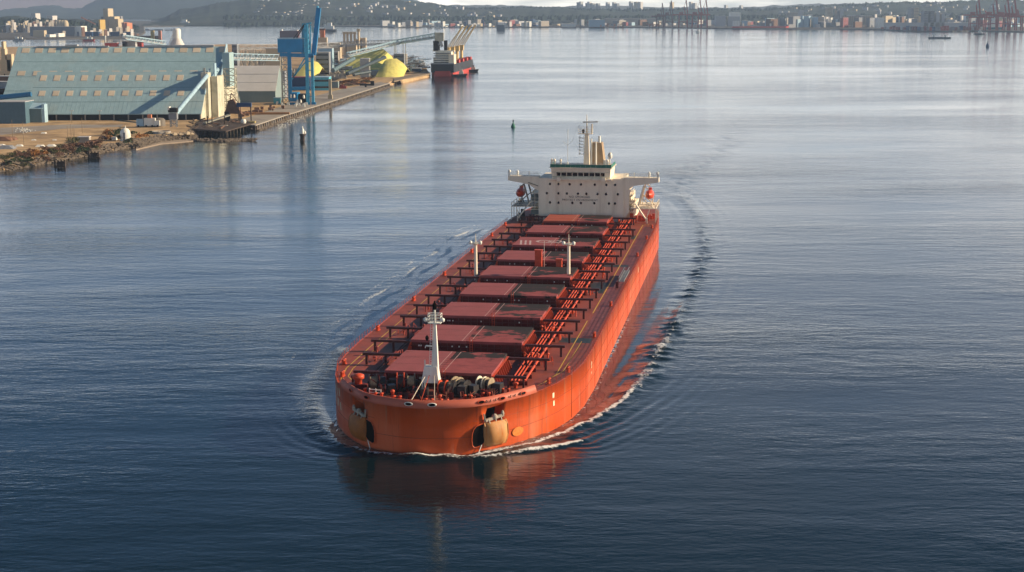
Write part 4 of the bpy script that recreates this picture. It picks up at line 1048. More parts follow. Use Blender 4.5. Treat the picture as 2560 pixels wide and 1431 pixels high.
# ---- lifeboats hang from their davits, davits belong to the ship
for sd in (1, -1):
    b = MB(); x0 = sd * 17.5; 
    for dy_ in (1.5, 9):
        b.beam((x0 - sd * 1.5, dy_, 12.0), (x0 + sd * .3, dy_, 18.6), .45, .35); b.beam((x0 - sd * 1.5, dy_, 12.0), (x0 + sd * 3.2, dy_, 12.0), .4)
        b.beam((x0 + sd * .3, dy_, 18.6), (x0 + sd * 1.6, dy_, 17.6), .3); b.beam((x0 - sd * .6, dy_, 15.2), (x0 + sd * 3.0, dy_, 12.1), .28)
    b.build('davit', m_cream if sd > 0 else mat('cream_shade_tone', (.22, .19, .16), .6, .2), acc)  # left davit: cream darkened in the colour to stand for shade
    b = MB(); b.box(min(x0 - sd * 3.5, x0 + sd * 4.0), max(x0 - sd * 3.5, x0 + sd * 4.0), .5, 16, 11.8, 12.0)
    for dy_ in (.7, 5, 10, 15):
        b.beam((x0 + sd * 3.9, dy_, DZ), (x0 + sd * 3.9, dy_, 13.1), .2)
    b.beam((x0 + sd * 3.9, .7, 13.1), (x0 + sd * 3.9, 15, 13.1), .08); b.beam((x0 - sd * 3, .7, 13.1), (x0 + sd * 3.9, .7, 13.1), .08); b.beam((x0 - sd * 3, .7, 12.6), (x0 + sd * 3.9, .7, 12.6), .06)
    b.beam((x0 - sd * 2.0, -.6, 13.6), (x0 + sd * 1.6, -2.6, 8.8), .42, .3)      # stores crane jib resting on deck
    b.beam((x0 + sd * 1.6, -2.6, 8.0), (x0 + sd * 1.6, -2.6, 9.6), .35)
    b.beam((x0 + sd * 1.0, -1, 8.2), (x0 + sd * 2.2, -1, 11.8), .2)
    b.build('boat_deck', m_cream, acc)
    for k in range(10):
        xx = x0 + random.uniform(-3.3, 3.5); yy = random.uniform(1, 9); hh = random.uniform(.6, 2.4)
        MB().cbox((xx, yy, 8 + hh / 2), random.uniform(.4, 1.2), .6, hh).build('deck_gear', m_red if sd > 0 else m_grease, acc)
    for k in range(9):
        b = MB(); xx = x0 + random.uniform(-3.3, 3.0); b.beam((xx, random.uniform(1, 9), 12), (xx + random.uniform(-.6, .6), random.uniform(1, 9), random.uniform(13, 15)), .2)
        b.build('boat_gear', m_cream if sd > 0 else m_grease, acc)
    # the boat itself: pointed totally enclosed hull
    base = SHIP + TX * (sd * 19.3) + AX * 225.2
    lb = empty('lifeboat', (base.x, base.y, 14.2), -PHI, category='lifeboat',
               label='orange lifeboat hanging in davits on the sunlit right side of the bridge' if sd > 0 else 'dark red lifeboat hanging in the shaded davits on the left side of the bridge', group='lifeboats')
    prof = []
    st = [(-.1, .12, 2.1, 1.3), (.5, .75, .7, 2.3), (1.5, 1.15, .25, 2.7), (4, 1.35, 0, 2.9), (6.5, 1.1, .3, 2.6), (7.6, .3, 1.0, 1.9)]
    vs = []; K = 10
    for (y_, w_, zb, zt) in st:
        zc_, rz_ = (zb + zt) / 2, (zt - zb) / 2
        for k in range(K): a_ = 2 * pi * k / K; vs.append((cos(a_) * w_, y_, zc_ + sin(a_) * abs(rz_)))
    b = MB(); b.add(vs, [(j * K + i, j * K + (i + 1) % K, (j + 1) * K + (i + 1) % K, (j + 1) * K + i) for j in range(len(st) - 1) for i in range(K)], True)
    b.add(vs[:K], [tuple(range(K))]); b.add(vs[-K:], [tuple(reversed(range(K)))])
    b.build('boat_hull', m_lifeb, lb)
    b = MB(); b.box(-.5, .5, 4.8, 6.2, 2.6, 3.3); b.build('steering_hood', m_lifeb, lb)
    b = MB(); b.beam((0, .8, 2.4), (0, .8, 4.2), .06); b.beam((0, 6.8, 2.4), (0, 6.8, 4.2), .06); b.build('fall_hook', m_steel, lb)

# white lozenge emblem and stripes on the seventh cover
m_wm = mat('worn_white_marking', (.50, .36, .35), .7, .25, 1.5)
b = MB(); s0, s1 = hatch_s(6); ym = (s0 + s1) / 2; zt = TZ + .006; K = 12
def flat(pts): b.add([(x, y, zt) for x, y in pts], [tuple(range(len(pts)))])
o_ = [(-5.5 + 0, ym), (-4.6, ym + 1.9), (.2, ym + 1.9), (1.2, ym + 1.6), (1.5, ym), (1.2, ym - 1.6), (.2, ym - 1.9), (-4.6, ym - 1.9)]
i_ = [(-4.6, ym), (-4.2, ym + 1.2), (.1, ym + 1.2), (.8, ym + 1.0), (1.0, ym), (.8, ym - 1.0), (.1, ym - 1.2), (-4.2, ym - 1.2)]
for k in range(8): k2 = (k + 1) % 8; flat([o_[k], o_[k2], i_[k2], i_[k]])
for x_ in (-2.4, -1.9, -1.2): flat([(x_, ym - 2.6), (x_ + .35, ym - 2.6), (x_ + .9, ym + 1.8), (x_ + .5, ym + 1.8)])
for x_ in (-9.6, -8.4, -7.2): flat([(x_, ym - 1.0), (x_ + .4, ym - 1.0), (x_ + 1.5 - .4, ym - 6.0), (x_ + .6, ym - 6.0)]) if False else flat([(x_ + 1.0, ym - 6.2), (x_ + 1.5, ym - 6.2), (x_ + .5, ym + 1.0), (x_, ym + 1.0)])
b.build('cover_emblem', m_wm, ship)
# =================================================================== THE SHORE
def tagp(o, label, cat, group=None):
    o['label'] = label; o['category'] = cat
    if group: o['group'] = group
    return o
LZ = 3.0
m_ground = mat('yard_ground', (0.46, 0.31, 0.17), 0.9, 0.35, 0.12, dirt=(0.17, 0.12, 0.075), dirt_amt=0.95, dirt_scale=0.035, spec=0.1)
m_apron = mat('wharf_concrete', (0.30, 0.26, 0.22), 0.85, 0.2, 0.05, dirt=(0.11, 0.09, 0.08), dirt_amt=0.7, dirt_scale=0.04)
m_rock = mat('rock', (0.15, 0.12, 0.095), 0.9, 0.35, 0.5, rnd=0.2, spec=0.1)
m_sand = mat('beach_sand', (0.34, 0.26, 0.19), 0.9, 0.15, 0.2)
m_teal = mat('roof_blue_green', (0.31, 0.435, 0.455), 0.6, 0.09, 0.25, dirt=(0.38, 0.44, 0.41), dirt_amt=0.6, dirt_scale=0.05, streak=False)
m_sky1 = mat('translucent_panel', (0.62, 0.50, 0.36), 0.6, 0.1, 0.2, rnd=0.1)
m_gable = mat('gable_sheeting', (0.52, 0.49, 0.38), 0.6, 0.15, 0.12, dirt=(0.27, 0.26, 0.18), dirt_amt=0.7, dirt_scale=0.2)
m_lblue = mat('pale_blue_steel', (0.33, 0.47, 0.55), 0.5, 0.12, 0.4)
m_cblue = mat('crane_blue', (0.004, 0.19, 0.42), 0.4, 0.12, 0.2)
m_cblue2 = mat('crane_light_blue', (0.06, 0.36, 0.56), 0.45, 0.25, 0.3)
m_dark = mat('dark_interior', (0.018, 0.016, 0.016), 0.8, 0.3)
m_wood = mat('tarred_timber', (0.07, 0.048, 0.036), 0.85, 0.35, 0.5)
m_wood2 = mat('weathered_timber', (0.24, 0.18, 0.12), 0.85, 0.3, 0.5)
m_rusty = mat('rusty_steel', (0.16, 0.085, 0.055), 0.8, 0.35, 0.4)
m_wroof = mat('white_roof_sheet', (0.60, 0.56, 0.52), 0.6, 0.08, 0.1)
m_wall = mat('grey_green_wall', (0.20, 0.26, 0.26), 0.6, 0.1, 0.1)
m_conc = mat('concrete', (0.34, 0.30, 0.25), 0.8, 0.15, 0.3)
m_sulph = mat('sulphur', (0.74, 0.65, 0.17), 0.9, 0.06, 0.08, dirt=(0.62, 0.54, 0.20), dirt_amt=.7, dirt_scale=.09, bump=1.2, bump_scale=.25)
m_navy = mat('navy_cladding', (0.015, 0.05, 0.13), 0.5, 0.1)
m_beige = mat('beige_wall', (0.52, 0.42, 0.28), 0.7, 0.1)
m_grey = mat('grey_wall', (0.22, 0.23, 0.25), 0.7, 0.15)
m_lgrey = mat('light_grey_wall', (0.42, 0.42, 0.42), 0.7, 0.1)
m_turq = mat('turquoise_cladding', (0.10, 0.42, 0.52), 0.5, 0.1)
m_orange = mat('orange_cladding', (0.55, 0.20, 0.10), 0.6, 0.1)
m_redc = mat('crane_red', (0.33, 0.045, 0.035), 0.5, 0.15)
m_blkhull = mat('black_hull', (0.018, 0.018, 0.022), 0.5, 0.2)
m_redhull = mat('red_antifouling', (0.50, 0.055, 0.04), 0.5, 0.1)
m_ycr = mat('deck_crane_yellow', (0.78, 0.52, 0.20), 0.5, 0.1)
m_tree = mat('wooded_slope', (0.042, 0.055, 0.045), 0.95, 0.45, 0.006, dirt=(0.10, 0.095, 0.085), dirt_amt=0.6, dirt_scale=0.004, spec=0.02)
m_mount = mat('mountain_forest', (0.04, 0.055, 0.055), 0.95, 0.3, 0.0015, spec=0.02)

# ---- land
def land(name, pts, z, m, slope=4.0, zb=-1.2):
    b = MB(); n = len(pts); c = Vector((sum(p[0] for p in pts) / n, sum(p[1] for p in pts) / n, 0))
    top = [(p[0], p[1], z) for p in pts]
    bot = []
    for i, p in enumerate(pts):
        a = Vector(pts[i - 1][:2]); d = Vector(pts[(i + 1) % n][:2]); tn = (d - a).normalized(); nn = Vector((tn.y, -tn.x))
        bot.append((p[0] + nn.x * slope, p[1] + nn.y * slope, zb))
    b.add(top + bot, [tuple(range(n))] + [(i, n + i, n + (i + 1) % n, (i + 1) % n) for i in range(n)])
    return b.build(name, m, kind='structure')
shore_px = [(-700, 520), (-300, 470), (0, 426), (100, 409), (200, 391), (240, 382), (330, 366), (400, 354), (468, 346), (486, 328)]
near_edge = [tuple(on(u, v, 0))[:2] for u, v in shore_px]
apron_px = [(560, 330), (628, 318), (700, 294), (800, 264), (870, 242), (968, 211)]
apron = [tuple(on(u, v, 2.0))[:2] for u, v in apron_px]
j1 = [tuple(on(u, v, 2.0))[:2] for u, v in [(985, 203), (1000, 204), (1072, 187), (1062, 165), (1012, 150), (930, 126), (880, 114), (600, 112), (330, 116), (-300, 122), (-900, 122)]]
under = [tuple(on(u, v, 2.0))[:2] for u, v in [(500, 316), (560, 311), (605, 305), (632, 312)]]
land('ground', near_edge + under + apron[1:] + j1, LZ, m_ground, 2.2)
# stone wharf wall: dark recesses between pale concrete posts
ww_ = empty('wharf_wall', (apron[1][0], apron[1][1], 0)); wo = ww_.location
for (p, q) in zip(apron[1:-1], apron[2:]):
    a_ = Vector((p[0] - wo.x, p[1] - wo.y, 0)); c_ = Vector((q[0] - wo.x, q[1] - wo.y, 0)); d_ = (c_ - a_).normalized(); n_w = Vector((d_.y, -d_.x, 0))
    MB().beam(a_ + n_w * 1.2 + Vector((0, 0, 1.0)), c_ + n_w * 1.2 + Vector((0, 0, 1.0)), 2.4, 3.6).build('wall_face', m_wood, ww_)
    MB().beam(a_ + n_w * 1.0 + Vector((0, 0, 2.95)), c_ + n_w * 1.0 + Vector((0, 0, 2.95)), 3.2, .5).build('coping', m_conc, ww_)
    for k in range(int((c_ - a_).length / 6)):
        pp_ = a_ + d_ * (6 * k + 2) + n_w * 2.6; MB().beam(pp_ + Vector((0, 0, -.5)), pp_ + Vector((0, 0, 2.6)), 1.3).build('wall_post', m_conc if k % 3 else m_wood2, ww_)
tagp(ww_, 'long dark wharf wall with pale posts running along the water to the point', 'wall')
# wharf deck along the water, beach strip and yard road
def sheet(name, pts, z, m, **k):
    return MB().add([(p[0], p[1], z) for p in pts], [tuple(range(len(pts)))]).build(name, m, **k)
ap = [tuple(on(u, v, LZ))[:2] for u, v in [(628, 312), (700, 288), (800, 260), (868, 239), (964, 209), (952, 205), (860, 222), (790, 240), (700, 268), (600, 300)]]
sheet('wharf_pavement', ap, LZ + .03, m_apron, kind='structure')
bl = [tuple(on(u, v, .3))[:2] for u, v in [(340, 374), (400, 360), (480, 353), (490, 345), (430, 345), (385, 348), (340, 362)]]
land('beach', bl, .35, m_sand, 2.5)
rd = [tuple(on(u, v, LZ))[:2] for u, v in [(0, 338), (160, 322), (300, 318), (310, 312), (160, 312), (0, 320)]]
sheet('yard_road', rd, LZ + .02, m_apron, kind='structure')

# ---- riprap, piles, driftwood
def rocks(name, line, n, width, size, m, zlo=-.3, zhi=1.6, seed=1):
    r = random.Random(seed); b = MB(); L = [0]
    for p, q in zip(line[:-1], line[1:]): L.append(L[-1] + hypot(q[0] - p[0], q[1] - p[1]))
    for _ in range(n):
        d = r.uniform(0, L[-1]); i = max(k for k in range(len(L) - 1) if L[k] <= d); a = (d - L[i]) / (L[i + 1] - L[i])
        p, q = line[i], line[i + 1]; tx, ty = (q[0] - p[0]) / (L[i + 1] - L[i]), (q[1] - p[1]) / (L[i + 1] - L[i])
        o = r.uniform(0, 1); x = p[0] + (q[0] - p[0]) * a + ty * width * (1 - o); y = p[1] + (q[1] - p[1]) * a - tx * width * (1 - o); zz = zlo + (zhi - zlo) * o
        s = size * r.uniform(.4, 1.3)
        vs = [Vector((x, y, zz)) + Vector(v) * s * r.uniform(.7, 1.2) for v in ((1, 0, 0), (-1, 0, 0), (0, 1, 0), (0, -1, 0), (0, 0, .8), (0, 0, -.6), (.7, .7, .3), (-.7, -.6, .35))]
        b.add(vs, [(0, 2, 4), (2, 1, 4), (1, 3, 4), (3, 0, 4), (2, 0, 5), (1, 2, 5), (3, 1, 5), (0, 3, 5), (6, 0, 4), (6, 4, 2), (7, 1, 4), (7, 4, 3)])
    return b.build(name, m, kind='stuff')
rocks('riprap', near_edge, 2600, 4.5, .95, m_rock, -.4, 3.1, 3)
rocks('riprap', apron[1:], 2600, 5.4, 1.0, m_rock, -.3, .9, 4)
spit = [tuple(on(u, v, 0))[:2] for u, v in [(480, 352), (560, 354), (620, 352), (640, 353)]]
rocks('riprap', spit, 520, 2.6, .9, m_rock, -.2, .9, 5)
rocks('rubble', [tuple(on(u, v, 2.5))[:2] for u, v in [(395, 336), (430, 340), (480, 338)]], 260, -4.0, 1.5, mat('pale_rubble', (.36, .28, .19), .9, .25, .5), .6, 3.0, 8)
rocks('riprap', [tuple(on(u, v, 1.0))[:2] for u, v in [(340, 366), (385, 352), (430, 347), (486, 344)]], 420, 2.5, .8, m_rock, .2, 2.6, 11)
rr = random.Random(5)
log_me = MB().cyl((-2.5, 0, 0), (2.5, 0, 0), .28, 6).mesh('driftwood_log')
for k in range(26):
    u = rr.uniform(20, 330); a = (u / 330); v = 426 - (426 - 366) * a - rr.uniform(-2, 8)
    p = on(u, v, 1.4); o = link(log_me, 'driftwood_log', m_wood2, None, (p.x, p.y, 1.6 + rr.random() * .8)); o.rotation_euler = (0, rr.uniform(-.15, .15), rr.uniform(-.9, .6)); o.scale = (rr.uniform(.5, 1.6), 1, 1)
    tagp(o, ('long ' if o.scale.x > 1 else 'short ') + 'bleached driftwood log on the bank ' + ('nearest the left edge' if u < 90 else 'below the dark timber crib' if u < 180 else 'beside the large timber crib' if u < 260 else 'below the white domed tank'), 'log', 'driftwood logs along the bank')
# rotten timber cribs at the bank
for (u0, u1, v0, v1) in ((222, 246, 382, 396), (138, 162, 408, 418), (205, 222, 380, 390)):
    p, q = on(u0, v1, .2), on(u1, v1, .2); b = MB(); w = q.x - p.x
    for k in range(4): b.beam((p.x + rr.uniform(-1, 1), p.y, .3 + k * .7), (q.x + rr.uniform(-1, 1), q.y, .3 + k * .7 + rr.uniform(-.3, .3)), .55)
    for k in range(4): b.beam((p.x + w * k / 3, p.y, -.8), (p.x + w * k / 3, p.y, 3.4), .5)
    b.box(p.x + .8, q.x - .6, p.y + .6, p.y + 4, .2, 2.2)
    tagp(b.build('timber_crib', m_wood), {222: 'black rotting timber crib at the water below the bushes, the largest', 138: 'low dark timber crib at the water nearest the left edge', 205: 'small dark timber crib just left of the largest crib'}[u0], 'timber crib')

# ---- bushes of small leaves
def shrub_mesh(seed, n=260, w=1.0, h=.75, name='shrub'):
    r = random.Random(seed); b = MB(); cl = [(r.uniform(-.6, .6), r.uniform(-.6, .6), r.uniform(.25, .8), r.uniform(.25, .5)) for _ in range(7)]
    for _ in range(n):
        cx, cy, cz, cr_ = r.choice(cl); th, ph = r.uniform(0, 2 * pi), r.uniform(-.6, 1.5); rr_ = cr_ * r.uniform(.6, 1.1)
        p = Vector(((cx + cos(th) * cos(ph) * rr_) * w, (cy + sin(th) * cos(ph) * rr_) * w, max(.05, (cz + sin(ph) * rr_) * h)))
        s = r.uniform(.06, .13); d1 = Vector((r.uniform(-1, 1), r.uniform(-1, 1), r.uniform(-1, 1))).normalized() * s; d2 = Vector((r.uniform(-1, 1), r.uniform(-1, 1), r.uniform(-1, 1))).normalized() * s
        b.add([p - d1, p + d2, p + d1, p - d2], [(0, 1, 2, 3)])
    return b.mesh(name)
m_bush = [mat('bush_olive', (.085, .085, .035), .9, .3, 1.5, rnd=.25), mat('bush_green', (.045, .065, .03), .9, .3, 1.5, rnd=.25), mat('bush_autumn', (.30, .13, .035), .9, .25, 1.5, rnd=.2), mat('bush_red_brown', (.16, .085, .055), .9, .25, 1.5, rnd=.2)]
sm_ = []
for mm in range(4):
    for k in range(2):
        me_ = shrub_mesh(mm * 7 + k); me_.materials.append(m_bush[mm]); sm_.append(me_)
kinds = ['olive green', 'dark green', 'orange autumn coloured', 'red brown leafless']
bushes = [(40, 402, 1, 10), (70, 400, 1, 9), (20, 408, 1, 9), (95, 392, 2, 10), (118, 388, 2, 9), (140, 386, 0, 8), (80, 385, 2, 7), (160, 382, 0, 8), (178, 372, 0, 8), (185, 362, 0, 10), (205, 372, 3, 10), (225, 368, 3, 10), (215, 377, 1, 9), (172, 374, 3, 9), (240, 362, 3, 9), (190, 355, 0, 7),
          (262, 340, 2, 11), (270, 350, 2, 8), (285, 342, 1, 9), (296, 348, 1, 7), (305, 352, 0, 8), (318, 358, 1, 8), (255, 352, 3, 8), (352, 346, 2, 8), (360, 342, 2, 6), (335, 335, 1, 7), (375, 335, 1, 7), (60, 412, 0, 7), (110, 400, 3, 8), (10, 395, 0, 8), (150, 392, 3, 7), (245, 372, 3, 8), (128, 380, 0, 7), (290, 333, 1, 8)]
bq = random.Random(31)
for k in range(60):
    u = bq.uniform(5, 250); a = u / 250; bushes.append((u, 404 - 40 * a + bq.uniform(-9, 8), bq.choice((0, 0, 1, 3, 3, 3)), bq.uniform(4, 8)))
for (u, v, kd, px_) in bushes:
    p = on(u, v, LZ); s = px_ * p.y / CAM_F * 2.0
    o = link(sm_[kd * 2 + rr.randint(0, 1)], 'shrub', None, None, (p.x, p.y, LZ - .3 if v < 395 else 2.0), rr.uniform(0, 6)); o.scale = (s, s, s * rr.uniform(.8, 1.2))
    tagp(o, kinds[kd] + (' small' if px_ < 7 else ' large') + ' shrub on the bank ' + ('nearest the left edge' if u < 60 else 'left of the timber cribs' if u < 125 else 'above the timber cribs' if u < 195 else 'around the white cabin' if u < 250 else 'left of the domed tank' if u < 312 else 'right of the domed tank'), 'shrub', kinds[kd] + ' shrubs on the bank')
# far end scrub on the point
for k in range(26):
    u = rr.uniform(850, 925); v = 196 + (925 - u) * .12 + rr.uniform(0, 14); kd = rr.choice((0, 2, 3, 3, 2)); p = on(u, v, LZ); s = rr.uniform(3, 5)
    o = link(sm_[kd * 2], 'shrub', None, None, (p.x, p.y, LZ - .4), rr.uniform(0, 6)); o.scale = (s * 1.5, s * 2, s * .6)
    tagp(o, kinds[kd] + ' scrub on the open ground beyond the blue crane', 'shrub', 'scrub beyond the blue crane')
    o['label'] = kinds[kd] + ' scrub beyond the blue crane, ' + ('nearest the turquoise workshop' if u < 875 else 'in the middle of the point' if u < 900 else 'nearest the dark hopper') + (', in front' if v > 200 else ', behind')

# ---- generic gabled shed and block
def gshed(name, u0, u1, vb, ve, vr, D, depth, mw, mr_, label, cat, group=None, back=True):
    x0, x1 = atd(u0, vb, D).x, atd(u1, vb, D).x; zb = min(LZ, atd(u0, vb, D).z); ze = atd(u0, ve, D).z; zr = atd(u0, vr, D + depth / 2).z
    r = empty(name, (x0, D, 0)); w = x1 - x0
    b = MB(); b.extr([(0, 0, zb), (0, 0, ze), (0, depth / 2, zr), (0, depth, ze), (0, depth, zb)], (w, 0, 0)); b.build('wall', mw, r)
    b = MB(); t_ = .25
    b.extr([(-.3, -.5, ze), (-.3, depth / 2, zr + .1), (-.3, depth + .5, ze), (-.3, depth + .5, ze + t_), (-.3, depth / 2, zr + .1 + t_), (-.3, -.5, ze + t_)], (w + .6, 0, 0)); b.build('roof', mr_, r)
    tagp(r, label, cat, group); r['dims'] = (w, ze, zr)
    return r
def block(name, u0, u1, v0, v1, D, depth, m, label, cat='building', group=None, roofm=None, wins=0, zb=None, rot=0.0):
    a, c = atd(u0, v1, D), atd(u1, v0, D); zb = min(a.z, LZ) if zb is None else zb; r = empty(name, ((a.x + c.x) / 2, D, 0), rot); w = (c.x - a.x) / 2
    MB().box(-w, w, 0, depth, zb, c.z).build('wall', m, r)
    MB().box(-w - .15, w + .15, -.15, depth + .15, c.z, c.z + .35).build('roof', roofm or m_lgrey, r)
    if wins:
        hgt = c.z - zb; fl = max(1, int(hgt / 4.5))
        for f in range(fl):
            MB().box(-w * .92, w * .92, -.06, -.01, zb + hgt * (f + .35) / fl, zb + hgt * (f + .65) / fl).build('window', m_glass, r)
    return tagp(r, label, cat, group)

# ---- the great A-roofed sheds
def bigshed(name, xl, xr, D0, zE, D1, zR, rows, label, seam_v):
    r = empty(name, ((xl + xr) / 2, D0, 0)); hw_ = (xr - xl) / 2; dd = D1 - D0
    b = MB(); b.extr([(-hw_, 0, zE), (-hw_, dd, zR), (-hw_, 2 * dd, zE), (-hw_, 2 * dd, zE + .4), (-hw_, dd, zR + .45), (-hw_, 0, zE + .4)], (2 * hw_, 0, 0)); rf = b.build('roof', m_teal, r)
    b = MB(); b.extr([(hw_ - .9, .6, 3), (hw_ - .9, .6, zE), (hw_ - .9, dd, zR - .3), (hw_ - .9, 2 * dd - .6, zE), (hw_ - .9, 2 * dd - .6, 3)], (.6, 0, 0)); b.build('gable_wall', m_gable, r)
    b = MB(); b.extr([(-hw_ + .2, .6, 3), (-hw_ + .2, .6, zE), (-hw_ + .2, dd, zR - .3), (-hw_ + .2, 2 * dd - .6, zE), (-hw_ + .2, 2 * dd - .6, 3)], (.6, 0, 0)); b.build('gable_wall', m_gable, r)
    # open base with posts
    MB().box(-hw_ + 1, hw_ - 1, 3.5, 4, 2.9, zE).build('dark_opening', m_dark, r)
    for k in range(13):
        x_ = -hw_ + 1 + k * (2 * hw_ - 2) / 12; bb = MB(); bb.extr([(x_, .1, 3), (x_, .1, zE), (x_, 2.2, zE), (x_, 1.0, 3)], (.5, 0, 0)); bb.build('post', m_conc, r)
    sl = Vector((0, dd, zR - zE)); L = sl.length; sl.normalize(); nr = Vector((0, -sl.z, sl.y))
    for fr in seam_v:       # lapped sheet joints
        c = Vector((0, 0, zE + .4)) + sl * (L * fr) + nr * .03; b = MB(); b.beam(c + Vector((-hw_, 0, 0)), c + Vector((hw_, 0, 0)), .22, .12); b.build('sheet_joint', mat('sheet_joint', (.08, .14, .15), .6, .1), rf)
    b = MB()
    n_rib = int(2 * hw_ / 2.6)
    for k in range(n_rib):
        x_ = -hw_ + 1 + k * 2.6; c = Vector((x_, 0, zE + .4)) + nr * .02; b.beam(c, c + sl * L, .12, .10)
    b.build('roof_ribs', m_teal, rf, kind='stuff')
    for (fr, cnt, x0, x1, hgt) in rows:
        wd = 2.0 * hw_ / 28
        pm = MB(); a_ = Vector((0, 0, 0)); e_ = sl * (L * hgt)
        pm.add([a_ + Vector((-wd / 2, 0, 0)) + nr * .0, a_ + Vector((wd / 2, 0, 0)), a_ + Vector((wd / 2, 0, 0)) + e_, a_ + Vector((-wd / 2, 0, 0)) + e_,
                a_ + Vector((-wd / 2, 0, 0)) + nr * .14, a_ + Vector((wd / 2, 0, 0)) + nr * .14, a_ + Vector((wd / 2, 0, 0)) + e_ + nr * .14, a_ + Vector((-wd / 2, 0, 0)) + e_ + nr * .14],
               [(0, 3, 2, 1), (4, 5, 6, 7), (0, 1, 5, 4), (1, 2, 6, 5), (2, 3, 7, 6), (3, 0, 4, 7)])
        me_ = pm.mesh('skylight_panel')
        for k in range(cnt):
            x_ = x0 + (x1 - x0) * k / max(1, cnt - 1)
            link(me_, 'skylight_panel', m_sky1, rf, Vector((x_ - (xl + xr) / 2, 0, zE + .4)) + sl * (L * fr) + nr * .06)
    # parapet at the right gable
    b = MB(); b.extr([(hw_ - .3, dd * .45, zE + (zR - zE) * .45), (hw_ - .3, dd * .45, zE + (zR - zE) * .45 + 1.2), (hw_ - .3, dd - 1, zR + 2.0), (hw_ - .3, dd + 3, zR + 2.0), (hw_ - .3, dd + 3, zR - 3)], (.5, 0, 0)); b.build('parapet', m_lblue, r)
    return tagp(r, label, 'shed')
X = lambda u, D: (u - IW / 2) / CAM_F * D * 1.0
zE1 = atd(300, 287, 955).z; zR1 = atd(300, 181, 985).z
xl1, xr1 = atd(94, 181, 985).x, atd(523, 181, 985).x
def xpos(u, v, D): return atd(u, v, D).x
bigshed('storage_shed', xl1, xr1, 955, zE1, 985, zR1,
        [(.78, 11, xpos(108, 192, 980), xpos(450, 192, 980), .13), (.42, 11, xpos(102, 232, 967), xpos(450, 232, 967), .12)],
        'nearest blue-green storage shed with two rows of tan roof panels beside the slanting conveyor tube', (.28, .62))
zR2 = atd(300, 119, 1060).z
s2 = bigshed('storage_shed', xpos(45, 118, 1060), xpos(566, 118, 1060), 1012, 5.0, 1060, zR2,
        [(.905, 16, xpos(62, 127, 1055), xpos(556, 127, 1055), .075), (.54, 12, xpos(48, 184, 1035), xpos(480, 184, 1035), .07)],
        'taller blue-green storage shed behind, with a row of tan panels under its ridge', (.30, .52, .76))
# ridge walkway of the taller shed
b = MB(); b.box(xpos(92, 118, 1060), xpos(272, 118, 1060), 1059, 1061, zR2 + .4, zR2 + 1.1); b.box(xpos(165, 118, 1060), xpos(195, 118, 1060), 1058, 1062, zR2 + 1.1, zR2 + 2.0); b.box(xpos(360, 118, 1060), xpos(535, 118, 1060), 1059, 1061, zR2 + .4, zR2 + 1.5)
o = b.build('ridge_ventilator', m_lgrey); o.parent = s2; o.location = (-s2.location.x, -s2.location.y, 0)
# conveyor head houses and tubes
th = empty('transfer_house', (xpos(513, 205, 975), 972, 0)); tagp(th, 'beige and grey transfer tower at the right gable where the conveyor tubes meet', 'tower')
z_t = atd(513, 182, 975).z
MB().box(-2.0, 2.2, 0, 10, 3, z_t).build('wall', m_gable, th); MB().box(-.3, 1.0, -.4, 0, 3, z_t + 3).build('fin_wall', m_gable, th)
MB().box(2.7, 6.5, 8, 30, 3, atd(535, 190, 990).z).build('rear_wall', m_gable, th)
b = MB(); b.tower((9.5, 36, 3), 7, 7, atd(560, 172, 1010).z - 3, 7, .3); b.build('lattice_tower', m_gable, th)
b = MB(); b.extr([(3.8, 12, atd(535, 218, 990).z), (3.8, 12, atd(535, 158, 990).z), (3.8, 18, atd(535, 158, 990).z), (3.8, 18, atd(535, 222, 990).z)], (.6, 0, 0)); b.build('fin_wall', m_lblue, th)
b = MB(); b.box(3.5, 8.0, 44, 60, 20, atd(556, 130, 1040).z); b.build('head_house', m_teal, th)
def tube(p, q, r, label, name='conveyor_tube', m=m_lblue):
    e = empty(name, p); d = q - p
    MB().cyl((0, 0, 0), d, r, 12).build('casing', m, e)
    n = int(d.length / 6)
    for k in range(1, n): MB().cyl(d * (k / n) - d.normalized() * .15, d * (k / n) + d.normalized() * .15, r * 1.07, 12).build('joint_ring', m, e)
    b = MB(); a_ = Vector((0, -r, r * .4)); b.beam(a_, a_ + d, .25); b.build('walkway', m_steel, e)
    return tagp(e, label, 'conveyor')
tube(atd(440, 284, 925), atd(517, 190, 972), 1.35, 'long pale blue conveyor tube slanting up across the front of the near shed')
tube(atd(527, 203, 988), atd(557, 151, 1040), 1.35, 'short pale blue conveyor tube above, climbing to the taller shed gable')
lt = empty('loading_tower', on(435, 318, LZ)); hh = atd(437, 270, lt.location.y).z - 3
b = MB(); b.tower((0, 0, 0), 3.4, 3.4, hh, 5, .3); b.build('lattice_tower', m_steel, lt)
MB().box(-2.4, 2.2, -2, 2, hh * .42, hh * .72).build('cabin', m_grey, lt); MB().box(-2.6, 2.4, -2.2, 2.2, hh * .78, hh).build('hood', m_dark, lt); MB().box(-2.7, -1.8, -2.3, 2.2, hh * .9, hh + .7).build('lamp_box', m_white, lt)
tagp(lt, 'grey steel loading tower at the foot of the long conveyor tube', 'tower')
